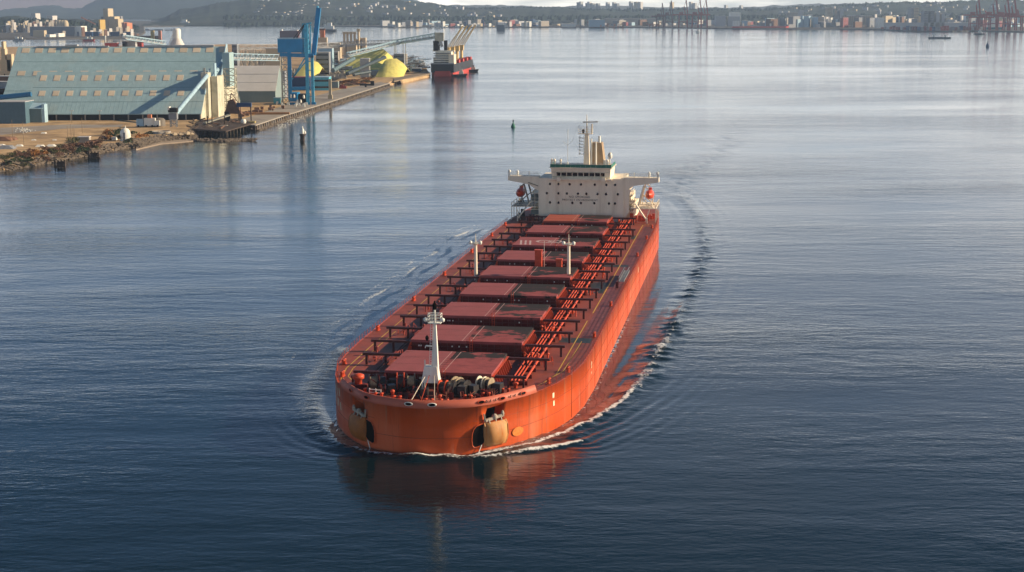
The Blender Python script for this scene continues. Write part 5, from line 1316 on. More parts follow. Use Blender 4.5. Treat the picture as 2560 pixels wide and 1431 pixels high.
# side sheds at the far left
block('low_shed', -60, 62, 256, 310, 930, 18, mat('slate_blue_wall', (.07, .13, .17), .6, .1), 'slate blue low shed at the left edge under the blue pipe', 'shed', None, m_lgrey)
g_ = empty('small_shed', on(62, 307, LZ)); ww = xpos(105, 300, 944) - xpos(62, 300, 944)
h1, h2 = atd(80, 272, 942).z - 3, atd(80, 258, 948).z - 3
b = MB(); b.box(0, ww, 0, 6, 0, h1); b.build('wall', mat('shed_grey_blue', (.13, .19, .20), .6, .1), g_); b = MB(); b.extr([(-.3, -.5, h1), (-.3, 7, h2), (-.3, 7, h2 + .3), (-.3, -.5, h1 + .3)], (ww + 1.2, 0, 0)); b.build('roof', m_lblue, g_)
b = MB(); b.box(ww, ww + 1.6, .5, 7, 0, h2 - .3); b.build('side_wall', m_lblue, g_)
tagp(g_, 'small lean-to shed with pale blue roof in front of the near storage shed', 'shed')
bp0, bp1 = atd(-40, 248, 950), atd(78, 236, 950)
tagp(MB().cyl(bp0, bp1, 1.5, 12).build('conveyor_tube', mat('deep_blue_tube', (.02, .12, .25), .5, .1)), 'deep blue horizontal tube running into the sheds from the left edge', 'conveyor')
# far left beige tower behind the sheds (church-like loader)
tw = empty('loader_tower', atd(18, 170, 1150)); tw.location.z = 3
for (x0, x1, z0, z1) in ((-6, 4, 0, 22), (-5, 2.5, 22, 30), (-4, -1, 30, 38), (0, 3.5, 22, 34), (-3.2, -1.6, 38, 43)):
    MB().box(x0, x1, 0, 6, z0, z1).build('stage', m_beige, tw)
for k in range(8): MB().box(-6 + k * 1.2, -5.4 + k * 1.2, -.4, 0, 3 + (k * 5) % 18, 5 + (k * 5) % 18).build('window', m_dark, tw)
tagp(tw, 'tall beige stepped loader tower at the left edge behind the sheds', 'tower')
for k, (u0, u1, v0, v1, mm) in enumerate(((0, 26, 192, 206, m_rusty), (0, 20, 206, 222, m_lgrey), (0, 14, 222, 236, m_dark))): 
    block('low_block', u0 - 60, u1, v0, v1, 1100 - k * 20, 12, mm, ('rust coloured', 'light grey', 'dark')[k] + ' low block at the left edge beside the taller shed', 'building', zb=3)

# ---- objects on the yard
tr = empty('tanker_truck', on(372, 318, LZ)); S = .235
for nm, (x0, x1, z0, z1), mm in (('cab', (-7, -3, 0.6, 4.4), m_lblue), ('tank_body', (-2.6, 3.5, .8, 5.0), m_white), ('rear_box', (3.8, 6.0, .6, 3.6), m_white), ('top_hopper', (-.6, 1.4, 5.0, 7.0), m_orange)):
    MB().box(x0, x1, 0, 3, z0, z1).build(nm, mm, tr)
for x_ in (-6, -1.5, 2, 5): MB().cyl((x_, -.1, .6), (x_, .5, .6), .6, 10).build('wheel', m_dark, tr)
tagp(tr, 'white and pale blue plant vehicle with an orange hopper in front of the near shed', 'vehicle')
b = MB(); p = on(403, 338, 2.2); b.lathe((0, 0, 0), [(5.2, 0), (5.2, 3.4), (4.8, 3.6), (4.6, 3.4), (4.6, 1.5), (0, 1.4)], 20); tagp(b.build('concrete_basin', m_conc, None, (p.x, p.y, .8)), 'round pale concrete basin at the bank left of the timber pier', 'basin')
b = MB(); p = on(398, 316, LZ); b.lathe((0, 0, 0), [(3.6, 0), (3.6, 3.6), (2.5, 4.6), (0, 5.0)], 16); tagp(b.build('round_tank', mat('dull_tank', (.16, .14, .12), .8, .2), None, (p.x, p.y, LZ)), 'dull brown round tank just behind the round concrete basin', 'tank')
p = on(314, 352, LZ); dm = empty('domed_tank', p)
MB().lathe((0, 0, 0), [(2.7, 0), (2.7, 3.4), (2.45, 4.8), (1.6, 6.0), (.5, 6.5), (0, 6.6)], 18).build('shell', m_white, dm); MB().box(-.5, .6, -2.9, -2.5, .3, 4.3).build('hatch_door', m_grey, dm); MB().cyl((.2, 0, 6.5), (.2, 0, 7.6), .2, 6).build('vent', m_white, dm)
tagp(dm, 'white round-topped tank among the shrubs on the bank', 'tank')
block('cabin', 195, 222, 344, 357, on(208, 358, LZ).y, 4, m_conc, 'small white flat roofed cabin behind the shrubs', 'cabin', None, m_wroof)
block('cabin', 279, 290, 345, 351, on(284, 351, LZ).y, 3, m_white, 'tiny white hut between the shrubs left of the domed tank', 'hut', None, m_wroof)
poles = [(32, 345, 300), (60, 362, 305), (170, 352, 316), (178, 342, 310), (184, 352, 316), (187, 356, 320), (206, 334, 295), (357, 285, 248), (180, 308, 278), (250, 306, 278)]
for (u, v, vt) in poles:
    p = on(u, v, LZ); h_ = atd(u, vt, p.y).z - 3
    q_ = empty('lamp_post' if v < 300 else 'utility_pole', p)
    MB().cyl((0, 0, 0), (0, 0, h_), .14, 6, .09).build('pole', m_wood2 if v > 300 else m_steel, q_)
    if v < 310: MB().box(-1.2, 1.2, -.2, .2, h_, h_ + .35).build('lamp_head', m_white, q_)
    tagp(q_, 'thin pole standing in the brown yard at the left' if v > 310 else 'lamp post in front of the near storage shed', 'pole', 'poles in the yard' if v > 310 else 'lamp posts by the near shed')
gb = MB(); gr = random.Random(9)
for k in range(60):
    u = gr.gauss(62, 10); v = gr.gauss(326, 2.5); p = on(u, v, LZ); gb.cbox((p.x, p.y, LZ + .25), .5, .5, .4)
gb.build('resting_gulls', m_white, kind='stuff')
gb = MB()
for k in range(150):
    a = gr.random(); u = 695 + a * 85 + gr.uniform(-6, 6); v = 316 - a * 42 + gr.uniform(-2, 12); p = on(u, v, 0); s = .32
    gb.add([(p.x - s, p.y, .35), (p.x, p.y - s, .15), (p.x + s, p.y, .35), (p.x, p.y + s, .5), (p.x, p.y, .05)], [(0, 1, 2, 3), (0, 1, 4), (1, 2, 4)])
gb.build('floating_gulls', m_white, kind='stuff')
for k, (u, v, s, lb) in enumerate(((100, 367, 2.2, 'pale'), (128, 366, 2.2, 'pale'), (48, 366, 2.0, 'pale'), (18, 372, 4, 'grey'), (110, 334, 1.4, 'pale'), (84, 351, 1.2, 'pale'), (136, 351, 1.0, 'pale'), (5, 364, 1.6, 'pale'), (8, 352, 5, 'brown'), (24, 350, 4, 'brown'))):
    p = on(u, v, LZ); b = MB(); r = random.Random(k)
    b.add([Vector((x * s + r.uniform(-.3, .3), y * s * .8, z * s * .45)) for x, y, z in ((-1, -1, 0), (1, -1, 0), (1, 1, 0), (-1, 1, 0), (-.5, -.3, 1), (.4, -.5, .8), (.6, .4, .9), (-.3, .5, .7))], [(0, 1, 5, 4), (1, 2, 6, 5), (2, 3, 7, 6), (3, 0, 4, 7), (4, 5, 6, 7)])
    tagp(b.build('debris_heap', {'pale': m_white, 'grey': m_grey, 'brown': m_rusty}[lb], None, (p.x, p.y, LZ)), lb + ' heap of debris lying in the brown yard', 'debris', lb + ' debris in the yard')

# ---- timber pier with the rusty loader
pier = empty('timber_pier', on(560, 335, 0)); PX0 = pier.location
def PP(u, v, z): p = on(u, v, z); return Vector((p.x - PX0.x, p.y - PX0.y, z))
b = MB(); c_ = [PP(478, 322, 3.4), PP(565, 328, 3.4), PP(634, 308, 3.4), PP(600, 296, 3.4), PP(500, 300, 3.4)]
b.extr(c_, (0, 0, -.6)); b.build('pier_deck', m_wood, pier)
b = MB(); 
for k in range(12):
    a = k / 11; p = PP(478 + 87 * a, 323 + 6 * a, 3.0); MB().beam(p, Vector((p.x, p.y, -1)), .5).build('pile', m_wood, pier)
for k in range(9):
    a = k / 8; p = PP(568 + 64 * a, 327 - 18 * a, 3.0); MB().beam(p, Vector((p.x, p.y, -1)), .45).build('pile', m_wood2, pier)
for (v0, v1) in ((3.2, 2.6), (2.0, 1.5)):
    p, q = PP(478, 325, v0), PP(565, 331, v0); MB().beam(p, q, .4, .5).build('wale', m_wood, pier)
p, q = PP(478, 322, 0), PP(560, 328, 0); MB().box(p.x, q.x, p.y + 3, p.y + 4, -1, 3).build('crib_wall', m_dark, pier)
p = PP(548, 330, 0); MB().box(p.x, p.x + 4.5, p.y, p.y + 4, -1, 3.6).build('concrete_end', m_conc, pier)
p = PP(626, 322, 0); MB().box(p.x - 1, p.x + 2.6, p.y, p.y + 5, -1, 4.2).build('dolphin', mat('yellowed_concrete', (.34, .27, .12), .8, .2), pier)
r = random.Random(3)
for k in range(46):
    u = r.uniform(480, 600); v = r.uniform(300, 324) if u < 560 else r.uniform(298, 316); p = PP(u, v, 3.4); d = Vector((r.uniform(-5, 5), r.uniform(-3, 3), r.uniform(0, 1.4)))
    MB().beam(p, p + d, r.uniform(.25, .7)).build('loose_beam', r.choice((m_wood, m_rusty, m_wood2, m_wood)), pier)
for u in (520, 531, 562):
    p = PP(u, 326, 0); MB().beam(Vector((p.x, p.y, -1)), Vector((p.x, p.y, 8.2)), .55).build('tall_pile', m_wood, pier)
tagp(pier, 'dark timber pier cluttered with beams below the great sheds', 'pier')
ld = empty('ship_loader', on(583, 304, LZ)); ld.location.z = 3.4
b = MB(); b.add([(-4.5, -2, 4.5), (5.5, -2, 4.0), (5.5, 3, 4.0), (-4.5, 3, 4.5), (-2.6, -1, 12), (.5, -1, 13), (.5, 2, 13), (-2.6, 2, 12)], [(0, 1, 5, 4), (1, 2, 6, 5), (2, 3, 7, 6), (3, 0, 4, 7), (4, 5, 6, 7), (0, 3, 2, 1)]); b.build('hopper', m_rusty, ld)
for p in ((-4, -1.6), (4.5, -1.6), (4.5, 2.6), (-4, 2.6)): MB().beam((*p, 0), (*p, 4.3), .7).build('leg', m_wood, ld)
MB().box(-4.8, -2.0, -2.2, 2, 0, 5.5).build('machine_box', m_dark, ld)
MB().beam((-1.5, 0, 12), (-.6, 0, 16.5), .5).build('mast', m_rusty, ld); MB().beam((-.6, 0, 16.5), (4.5, -1, 9.5), .35).build('stay', m_rusty, ld); MB().beam((4.5, -1, 9.5), (5.0, -1, 3.5), .4).build('spout', m_rusty, ld)
MB().beam((-2.3, 0, 12), (-3.8, 0, 5), .3).build('stay', m_rusty, ld)
tagp(ld, 'rusty brown ship loader with a tapered hopper standing on the timber pier', 'ship loader')
gt = empty('gantry_frame', on(612, 305, LZ)); gt.location.z = 3.2
MB().box(-4.5, 4.2, -1, 1.5, 8.6, 11).build('beam', m_navy, gt)
for x_ in (3.8, ): MB().beam((x_, 0, -4), (x_, 0, 8.6), .6).build('leg', m_wood, gt)
MB().beam((-3.5, 0, 0), (-3.5, 0, 8.6), .5).build('leg', m_wood, gt)
tagp(gt, 'dark blue topped gantry frame at the end of the timber pier', 'gantry')
b = MB(); p = on(596, 309, 3.4); b.lathe((0, 0, 0), [(1.3, 0), (1.7, 1.2), (1.2, 2.4), (0, 2.6)], 10); tagp(b.build('float_bag', m_white, None, (p.x + 3, p.y, 3.4)), 'rounded white float lying on the pier deck under the gantry', 'float')
cr_ = empty('conveyor_ramp', on(525, 312, LZ)); MB().beam((-3, 0, 1), (10, 8, 5), 4.0, .6).build('ramp', m_gable, cr_); tagp(cr_, 'pale sloping conveyor ramp behind the timber pier', 'ramp')

# ---- white-roofed shed and the neighbours of the crane
sh_w = gshed('white_roofed_shed', 574, 689, 258, 229, 166, 1130, 46, m_wall, m_wroof, 'shed with a white roof and grey-green wall left of the blue crane', 'shed')
for f in (.33, .66):
    w_, ze_, zr_ = sh_w['dims']; b = MB(); b.beam((-.3, 23 * f - .2, ze_ + (zr_ - ze_) * f + .42), (w_ + .3, 23 * f - .2, ze_ + (zr_ - ze_) * f + .42), .25, .12); b.build('sheet_joint', m_lgrey, sh_w)
del sh_w['dims']
for o_ in bpy.data.objects:
    if 'dims' in o_: del o_['dims']
lo = empty('louvred_building', atd(696, 225, 1180)); lo.location.z = 3; hz_ = atd(696, 178, 1180).z - 3
MB().box(-4, 5, 0, 12, 0, hz_).build('wall', m_grey, lo)
for k in range(7): MB().box(-4.1, 5.1, -.3, 0, hz_ * .3 + k * hz_ * .09, hz_ * .3 + k * hz_ * .09 + hz_ * .045).build('louvre', m_lgrey, lo)
tagp(lo, 'grey building with horizontal louvres squeezed between white shed and crane', 'building')
block('hut', 684, 700, 246, 259, 1118, 6, m_turq, 'small turquoise hut at the foot of the crane', 'hut', None, m_lblue)
block('workshop', 785, 822, 194, 226, 1290, 18, m_turq, 'bright turquoise workshop right of the crane legs', 'building', None, m_lblue, wins=1)
block('long_store', 722, 772, 194, 216, 1300, 14, m_navy, 'long dark blue store seen through the crane legs', 'building', None, m_redc)
block('arched_store', 828, 845, 205, 222, 1330, 8, m_wall, 'small grey-green store with a cream end right of the workshop', 'building', None, m_beige)
yp = empty('yellow_column', on(826, 248, LZ)); MB().box(-1, 1, -1, 1, 0, atd(826, 198, yp.location.y).z - 3).build('column', m_beige, yp); MB().box(-1.6, 1.6, -1.4, 1.4, 0, 3).build('base', m_beige, yp); tagp(yp, 'pale yellow column standing on the wharf right of the crane', 'column')
b = MB(); b.box(-3, 3, -1, 1, 0, 2.0); b.box(-1, .6, -1, 1, 2.0, 3.0); p = on(857, 222, LZ); tagp(b.build('parked_truck', m_redc, None, (p.x, p.y, LZ)), 'red truck parked on the point beyond the turquoise workshop', 'truck')
b = MB(); b.box(-6, 6, -1.5, 1.5, 1.2, 2.6); b.box(3, 6, -1.2, 1.2, 2.6, 5.0); b.box(-2, -.5, -1, 1, 0, 1.2); p = on(918, 218, LZ); tagp(b.build('mobile_hopper', m_dark, None, (p.x, p.y, LZ)), 'low dark wharf machine near the end of the point', 'machine')

# ---- the blue container crane
cr = empty('blue_crane', on(745, 262, LZ)); CO = cr.location.copy(); CD = CO.y
def A(u, v, d=0): q = atd(u, v, CD + d); return Vector((q.x - CO.x, q.y - CO.y, q.z - CO.z))
for d in (0, 19):
    b = MB(); b.beam(A(770, 262, d), A(765, 62, d), 2.3, 2.2); b.build('front_leg', m_cblue2, cr)
    b = MB(); b.beam(A(783, 262, d), A(780, 140, d), 1.9, 1.8); b.build('outer_leg', m_cblue2, cr)
    b = MB(); b.beam(A(726, 250, d), A(723, 128, d), 2.4, 2.2); b.build('rear_leg', m_cblue, cr)
    b = MB(); b.beam(A(722, 222, d), A(775, 220, d), 1.5, 2.2); b.build('portal_beam', m_cblue, cr)
    b = MB(); b.beam(A(700, 137, d), A(784, 140, d), 1.8, 2.6); b.build('main_girder', m_cblue, cr)
    for p, q in (((732, 195), (768, 150)), ((728, 202), (762, 146))): MB().beam(A(*p, d), A(*q, d), .8).build('diagonal_brace', m_cblue2, cr)
    b = MB(); b.beam(A(784, 138, d * .5 + 4), A(797, 20, d * .5 + 4), 3.0, 4.2); b.build('raised_boom', m_cblue, cr)
    b = MB(); b.beam(A(760, 62, d), A(734, 97, d), .7); b.beam(A(763, 60, d), A(741, 97, d), .7); b.build('back_stay', m_grease, cr)
    b = MB(); b.beam(A(765, 60, d), A(778, 58, d), 1.0); b.beam(A(776, 62, d), A(776, 140, d), .8); b.build('pylon_member', m_cblue2, cr)
b = MB(); p, q = A(695, 132), A(757, 98); b.box(p.x, q.x, -1, 20, p.z, q.z); b.build('machinery_house', m_cblue, cr)
b = MB(); b.box(p.x - .3, q.x + .3, -1.3, 20.3, q.z, q.z + .5)
for k in range(14): b.beam((p.x + (q.x - p.x) * k / 13, -1.2, q.z), (p.x + (q.x - p.x) * k / 13, -1.2, q.z + 1.4), .15)
b.build('house_roof', m_lblue, cr)
b = MB(); c = A(712, 262, 0); b.tower((c.x, 6, 0), 4.6, 4.6, A(712, 128).z, 8, .35); b.build('stair_tower', m_steel, cr)
b = MB(); c = A(765, 140, 8); b.tower((c.x, 8, c.z), 4, 3, A(765, 60).z - c.z, 6, .5, 12, 6); b.build('pylon_lattice', m_cblue2, cr)
for k in range(5): b = MB(); b.beam(A(769, 262 - k * 22 - 20, 0), A(784, 262 - k * 22 - 20, 0), .6); b.build('cross_tie', m_cblue2, cr)
b = MB(); b.box(*(A(718, 0).x, A(736, 0).x), 0, 16, 2, 8); b.build('bogie_set', m_cblue, cr)
b = MB(); b.box(A(738, 0).x, A(764, 0).x, 4, 14, 1, 7); b.build('spreader', m_dark, cr)
for u in (718, 730, 764, 778):
    MB().box(A(u, 0).x - 1.5, A(u, 0).x + 1.5, -1, 1.2, 0, 1.6).build('bogie', m_cblue, cr)
b = MB(); b.box(A(775, 0).x, A(781, 0).x, 4, 8, A(778, 82).z, A(778, 66).z); b.build('operator_cab', m_white, cr)
r = random.Random(2); b = MB()
for k in range(5): b.lathe((A(722 + 8 * k, 0).x, -1.5, r.uniform(1, 5)), [(.6, 0), (.8, .8), (.5, 2.4), (0, 2.6)], 7)
b.build('hanging_cover', m_white, cr)
b = MB(); b.lathe(A(794, 20, 8), [(.8, 0), (.8, 1), (0, 1.4)], 8); b.build('boom_tip', m_cblue2, cr)
tagp(cr, 'tall bright blue quay crane with its boom raised', 'crane')
b = MB()
for k in range(14):
    u = 690 + r.uniform(0, 95); p = on(u, 264 + r.uniform(-4, 4), LZ); b.cbox((p.x, p.y, LZ + .9), r.uniform(.6, 2), 1, 1.8)
b.build('wharf_clutter', m_white, kind='stuff')
b = MB(); r = random.Random(12)
for k in range(26):
    u = 600 + r.uniform(0, 110); p = on(u, 270 + (700 - u) * .2 + r.uniform(-5, 5), LZ); b.cbox((p.x, p.y, LZ + .9), r.uniform(1, 4), 1.5, r.uniform(1, 2.4))
b.build('scrap_rows', m_rusty, kind='stuff')
b = MB(); b.box(-14, 16, 0, 2, 0, 1.4); p = on(660, 287, LZ); tagp(b.build('stacked_planks', mat('orange_timber', (.36, .17, .06), .8, .2), None, (p.x, p.y, LZ)), 'long orange stack of timber on the wharf behind the pier', 'timber stack')

# ---- bulk terminal on the point
def pile(name, pts, D0, D1, m, label):
    """heap: px silhouette (list of (u,v)), flared towards the viewer"""
    vs = []; n = len(pts)
    top = [atd(u, v, (D0 + D1) / 2) for u, v in pts]
    fb = [Vector((p.x, D0, LZ - .2)) for p in top]; bb_ = [Vector((p.x, D1, LZ - .2)) for p in top]
    b = MB(); b.add(fb + top + bb_, [(i, i + 1, n + i + 1, n + i) for i in range(n - 1)] + [(n + i, n + i + 1, 2 * n + i + 1, 2 * n + i) for i in range(n - 1)], True)
    return tagp(b.build(name, m), label, 'sulphur heap')
pile('sulphur_heap', [(868, 148), (885, 140), (915, 131), (948, 122), (956, 122), (966, 129), (980, 142), (984, 152)], 1600, 1760, m_sulph, 'largest yellow sulphur heap, pointed, in the middle of the terminal')
pile('sulphur_heap', [(950, 170), (962, 152), (975, 147), (992, 147), (1008, 158), (1018, 172)], 1530, 1650, m_sulph, 'yellow sulphur heap nearest the moored black ship')
pile('sulphur_heap', [(745, 172), (765, 158), (782, 151), (795, 156), (806, 170)], 1470, 1580, m_sulph, 'small yellow sulphur heap behind the crane legs')
pile('sulphur_heap', [(895, 178), (905, 164), (915, 163), (925, 176)], 1590, 1650, m_sulph, 'little yellow sulphur heap under the dark conveyors')
def gallery(name, p, q, h, w, bays, m, label, t=.3):
    e = empty(name, p); d = q - p
    b = MB(); b.truss((0, 0, 0), d, h, w, bays, t); b.build('lattice_girder', m, e)
    b = MB(); b.beam(Vector((0, 0, h * .3)), d + Vector((0, 0, h * .3)), w * .6, h * .25); b.build('belt_deck', m_lgrey, e)
    return tagp(e, label, 'conveyor gallery')
gallery('conveyor_gallery', atd(592, 125, 1700), atd(860, 118, 1780), 5, 4, 26, m_lgrey, 'pale lattice conveyor gallery running behind the blue crane', .35)
gallery('conveyor_gallery', atd(850, 117, 1780), atd(985, 112, 1720), 5, 4, 16, m_lgrey, 'pale lattice gallery between the grain elevator and the ship loader', .35)
gallery('conveyor_gallery', atd(985, 112, 1720), atd(1097, 94, 1610), 4.5, 4, 16, m_lblue, 'pale blue lattice gallery rising to the loader above the moored ship', .4)
gallery('conveyor_gallery', atd(570, 150, 1250), atd(692, 152, 1350), 5, 4, 18, m_lblue, 'pale blue lattice gallery leaving the tall shed gable', .3)
gallery('conveyor_gallery', atd(870, 142, 1600), atd(1000, 110, 1700), 4, 3.5, 20, m_lblue, 'pale blue lattice gallery climbing behind the largest sulphur heap', .3)
gallery('conveyor_gallery', atd(311, 99, 1900), atd(412, 113, 2100), 5, 4, 14, m_lblue, 'pale blue lattice gallery sticking up behind the shed ridge', .45)
for u in (986, 990, 1008, 1014):
    p = atd(u, 135, 1660); MB_ = MB(); MB_.beam((0, 0, -p.z + LZ), (0, 0, atd(u, 108, 1660).z - p.z), .8); tagp(MB_.build('trestle_leg', m_white, None, p), 'white trestle leg holding up the gallery near the moored ship', 'trestle', 'white trestle legs')
tube(atd(832, 177, 1480), atd(884, 147, 1560), 2.0, 'thick grey-blue conveyor tube sloping down left of the largest heap', m=mat('grey_blue_tube', (.12, .18, .20), .5, .15))
tube(atd(868, 185, 1420), atd(962, 144, 1560), 1.7, 'dark conveyor tube sloping in front of the yellow heaps', m=mat('dark_tube', (.05, .07, .08), .5, .15))
tube(atd(884, 187, 1400), atd(925, 180, 1420), 1.5, 'short dark tube low on the ground below the heaps', m=mat('dark_tube', (.05, .07, .08), .5, .15))
for k, (u0, u1, v0, v1, D, mm, lb) in enumerate((
        (790, 822, 132, 160, 1560, m_grey, 'grey open framed building behind the small heap'), (818, 845, 130, 165, 1520, m_conc, 'concrete framed plant building left of the sloping tube'),
        (795, 830, 122, 132, 1600, m_lblue, 'pale blue roofed store behind the plant buildings'), (922, 996, 164, 172, 1470, m_dark, 'long dark roofed conveyor house in front of the heaps'),
        (926, 970, 178, 188, 1430, m_lgrey, 'pale flat roofed store low on the point'), (786, 850, 172, 184, 1400, m_dark, 'long dark shed behind the turquoise workshop'),
        (850, 880, 168, 184, 1420, m_grey, 'grey plant room under the sloping tube'), (984, 1010, 136, 150, 1620, m_grey, 'grey shed beside the trestle legs'),
        (1006, 1016, 136, 172, 1590, m_conc, 'concrete stair tower right of the yellow heaps'), (1030, 1052, 172, 180, 1560, m_navy, 'small dark blue building on the jetty'),
        (850, 868, 148, 166, 1540, m_lgrey, 'light grey plant block beneath the thick tube'), (900, 922, 148, 160, 1530, m_steel, 'grey machinery block in front of the largest heap'),
        (870, 890, 112, 122, 1900, m_beige, 'beige low building behind the gallery'), (822, 850, 108, 124, 1850, m_beige, 'beige gabled mill left of the elevator'),
        (580, 592, 112, 135, 1690, m_grey, 'grey end tower of the conveyor gallery'), (650, 694, 138, 172, 1360, m_navy, 'dark blue plant building behind the white-roofed shed'),
        (664, 700, 122, 138, 1500, m_beige, 'cream plant building left of the crane house'))):
    Dg = on((u0 + u1) / 2, v1, LZ).y
    if 1200 < Dg < 1850 and v1 > 158: D = Dg
    block('plant_building', u0, u1, v0, v1, D, 16, mm, lb, 'building', None, m_lgrey if mm is not m_dark else m_dark, wins=1 if mm in (m_conc, m_grey) else 0)
el = empty('grain_elevator', atd(888, 112, 2050)); el.location.z = 0
for k, u in enumerate((861, 869, 878, 887, 897)):
    p = atd(u, 112, 2050); t_ = atd(u, 83 if k < 4 else 76, 2050); MB().cyl((p.x - el.location.x, 0, 3), (p.x - el.location.x, 0, t_.z), 1.5, 8).build('leg_tower', m_beige, el)
    MB().cbox((p.x - el.location.x, 0, t_.z), 4, 4, 3).build('head_box', m_beige, el)
for (u0, u1, v0) in ((858, 902, 104), (895, 914, 95), (886, 905, 99)):
    p, q = atd(u0, 112, 2052), atd(u1, v0, 2052); MB().box(p.x - el.location.x, q.x - el.location.x, 2, 16, 3, q.z).build('bin_block', m_beige, el)
tagp(el, 'cream grain elevator with five thin towers behind the gallery', 'elevator')
ot = empty('orange_tower', atd(806, 104, 2100)); ot.location.z = 3
MB().box(-3, 3, 0, 6, 0, atd(806, 76, 2100).z - 3).build('shaft', m_orange, ot); MB().box(-6, 6, -1, 8, 0, atd(806, 94, 2100).z - 3).build('base', m_beige, ot); MB().box(-3.6, 3.6, -.5, 6.5, atd(806, 76, 2100).z - 3, atd(806, 72, 2100).z - 3).build('cap', m_rusty, ot)
tagp(ot, 'orange tower with a pale base standing right of the crane boom', 'tower')
b = MB(); r = random.Random(21)
bs = [MB() for _ in range(4)]
for k in range(1300):
    b = bs[k % 4]; u = r.uniform(790, 1060); v = 150 + (u - 790) * .02 + r.uniform(0, 38) * (1 - (u - 790) / 700); p = on(u, v, LZ)
    if r.random() < .45: b.cbox((p.x, p.y, LZ + 1.2), r.uniform(1, 4), r.uniform(1, 4), r.uniform(1, 5))
    elif r.random() < .5: b.beam((p.x, p.y, LZ), (p.x + r.uniform(-4, 4), p.y, LZ + r.uniform(2, 10)), .35)
    else: h_ = r.uniform(3, 8); b.beam((p.x, p.y, LZ + h_), (p.x + r.uniform(4, 14), p.y + r.uniform(-6, 6), LZ + h_ + r.uniform(-2, 3)), .45)
for b, mm in zip(bs, (mat('plant_metal', (.20, .19, .17), .7, .4, .05), m_lgrey, m_wood, m_lblue)): b.build('plant_clutter', mm, kind='stuff')
b = MB()
b = MB()
for k in range(160):
    u = r.uniform(600, 705); v = r.uniform(122, 140); p = atd(u, v, r.uniform(1500, 1800)); b.beam((p.x, p.y, LZ), (p.x + r.uniform(-5, 5), p.y, p.z), .5)
    p = on(r.uniform(720, 860), r.uniform(176, 200), LZ); b.cbox((p.x, p.y, LZ + 1.5), r.uniform(1, 7), 3, r.uniform(1, 5))
b.build('plant_clutter', mat('plant_metal_pale', (.42, .38, .31), .7, .4, .05), kind='stuff')
# jetty with piles
jt = empty('loading_jetty', on(1040, 197, 0)); JO = jt.location
def JP(u, v, z): p = on(u, v, z); return Vector((p.x - JO.x, p.y - JO.y, z))
MB().extr([JP(985, 203, 3.4), JP(1076, 184, 3.4), JP(1070, 178, 3.4), JP(985, 196, 3.4)], (0, 0, -1.0)).build('jetty_deck', m_wood2, jt)
for k in range(15): p = JP(990 + 84 * k / 14, 203 - 18 * k / 14, 2.6); MB().beam(p, Vector((p.x, p.y, -1)), 1.0).build('pile', m_wood2 if k < 9 else m_wood, jt)
MB().extr([JP(1032, 172, 6), JP(1076, 168, 6), JP(1076, 166, 6), JP(1032, 170, 6)], (0, 0, -.9)).build('walkway', m_grease, jt)
tagp(jt, 'piled loading jetty reaching out to the moored ship', 'jetty')
# ---- the white cone silo and things behind the ridge
cn = empty('cone_silo', atd(443, 115, 2150)); cn.location.z = 0; zt_ = atd(443, 96, 2150).z; zt2 = atd(443, 72, 2150).z
MB().lathe((0, 0, 0), [(19, 3), (5.2, zt_), (5.2, zt_ + .1)], 20).build('cone', m_wroof, cn); MB().lathe((0, 0, 0), [(5.3, zt_ - 2), (5.6, zt2 - 2), (4.2, zt2), (0, zt2 + .4)], 14).build('dome_head', m_white, cn)
MB().beam((-16, -6, 5), (-3, -3, zt2 - 4), 1.2).build('inclined_gallery', m_white, cn)
tagp(cn, 'white cone-shaped silo rising behind the ridge of the tall shed', 'silo')
for (u0, u1, v0, v1, D, mm, lb) in ((306, 314, 104, 118, 1950, m_dark, 'black box standing behind the shed ridge'), (320, 338, 104, 119, 1960, m_lgrey, 'light grey framed box behind the shed ridge'),
                                   (342, 354, 103, 114, 1980, m_redc, 'dull red block right of the grey framed box'), (262, 292, 108, 118, 1950, m_redhull, 'low dull red shed behind the ridge')):
    block('plant_block', u0, u1, v0, v1, D, 10, mm, lb)
for k, (u, v, D, sc, lb) in enumerate(((222, 112, 2500, 1.0, 'black and white tug with red deck moored behind the shed ridge'), (48, 104, 3000, .9, 'low white workboat at anchor near the left edge'))):
    e = empty('tug_boat', on(u, 103, 0)); 
    b = MB(); b.extr([(-11, -3, 0), (-13, -3, 3), (13, -3, 3.6), (10, -3, 0)], (0, 7, 0)); b.build('hull', (m_redhull, m_lgrey)[k], e); MB().box(-9, 9, -3.2, 4.2, 3.0, 3.8).build('gunwale', m_dark, e)
    MB().box(-8, -2, -2, 3, 3.5, 8.5).build('deckhouse', m_white, e); MB().box(2, 7, -2, 3, 3.5, 7.5).build('deckhouse', m_white, e); MB().beam((4, 0, 7), (4, 0, 12), .4).build('mast', m_white, e)
    tagp(e, lb, 'boat')
lh = empty('light_tower', on(264, 109, 0)); MB().cyl((0, 0, 0), (0, 0, 12), 1.2, 8).build('shaft', m_white, lh); MB().lathe((0, 0, 12), [(1.6, 0), (1.6, 2), (0, 3)], 8).build('lantern', m_white, lh); tagp(lh, 'thin white light tower on the water behind the shed ridge', 'light tower')
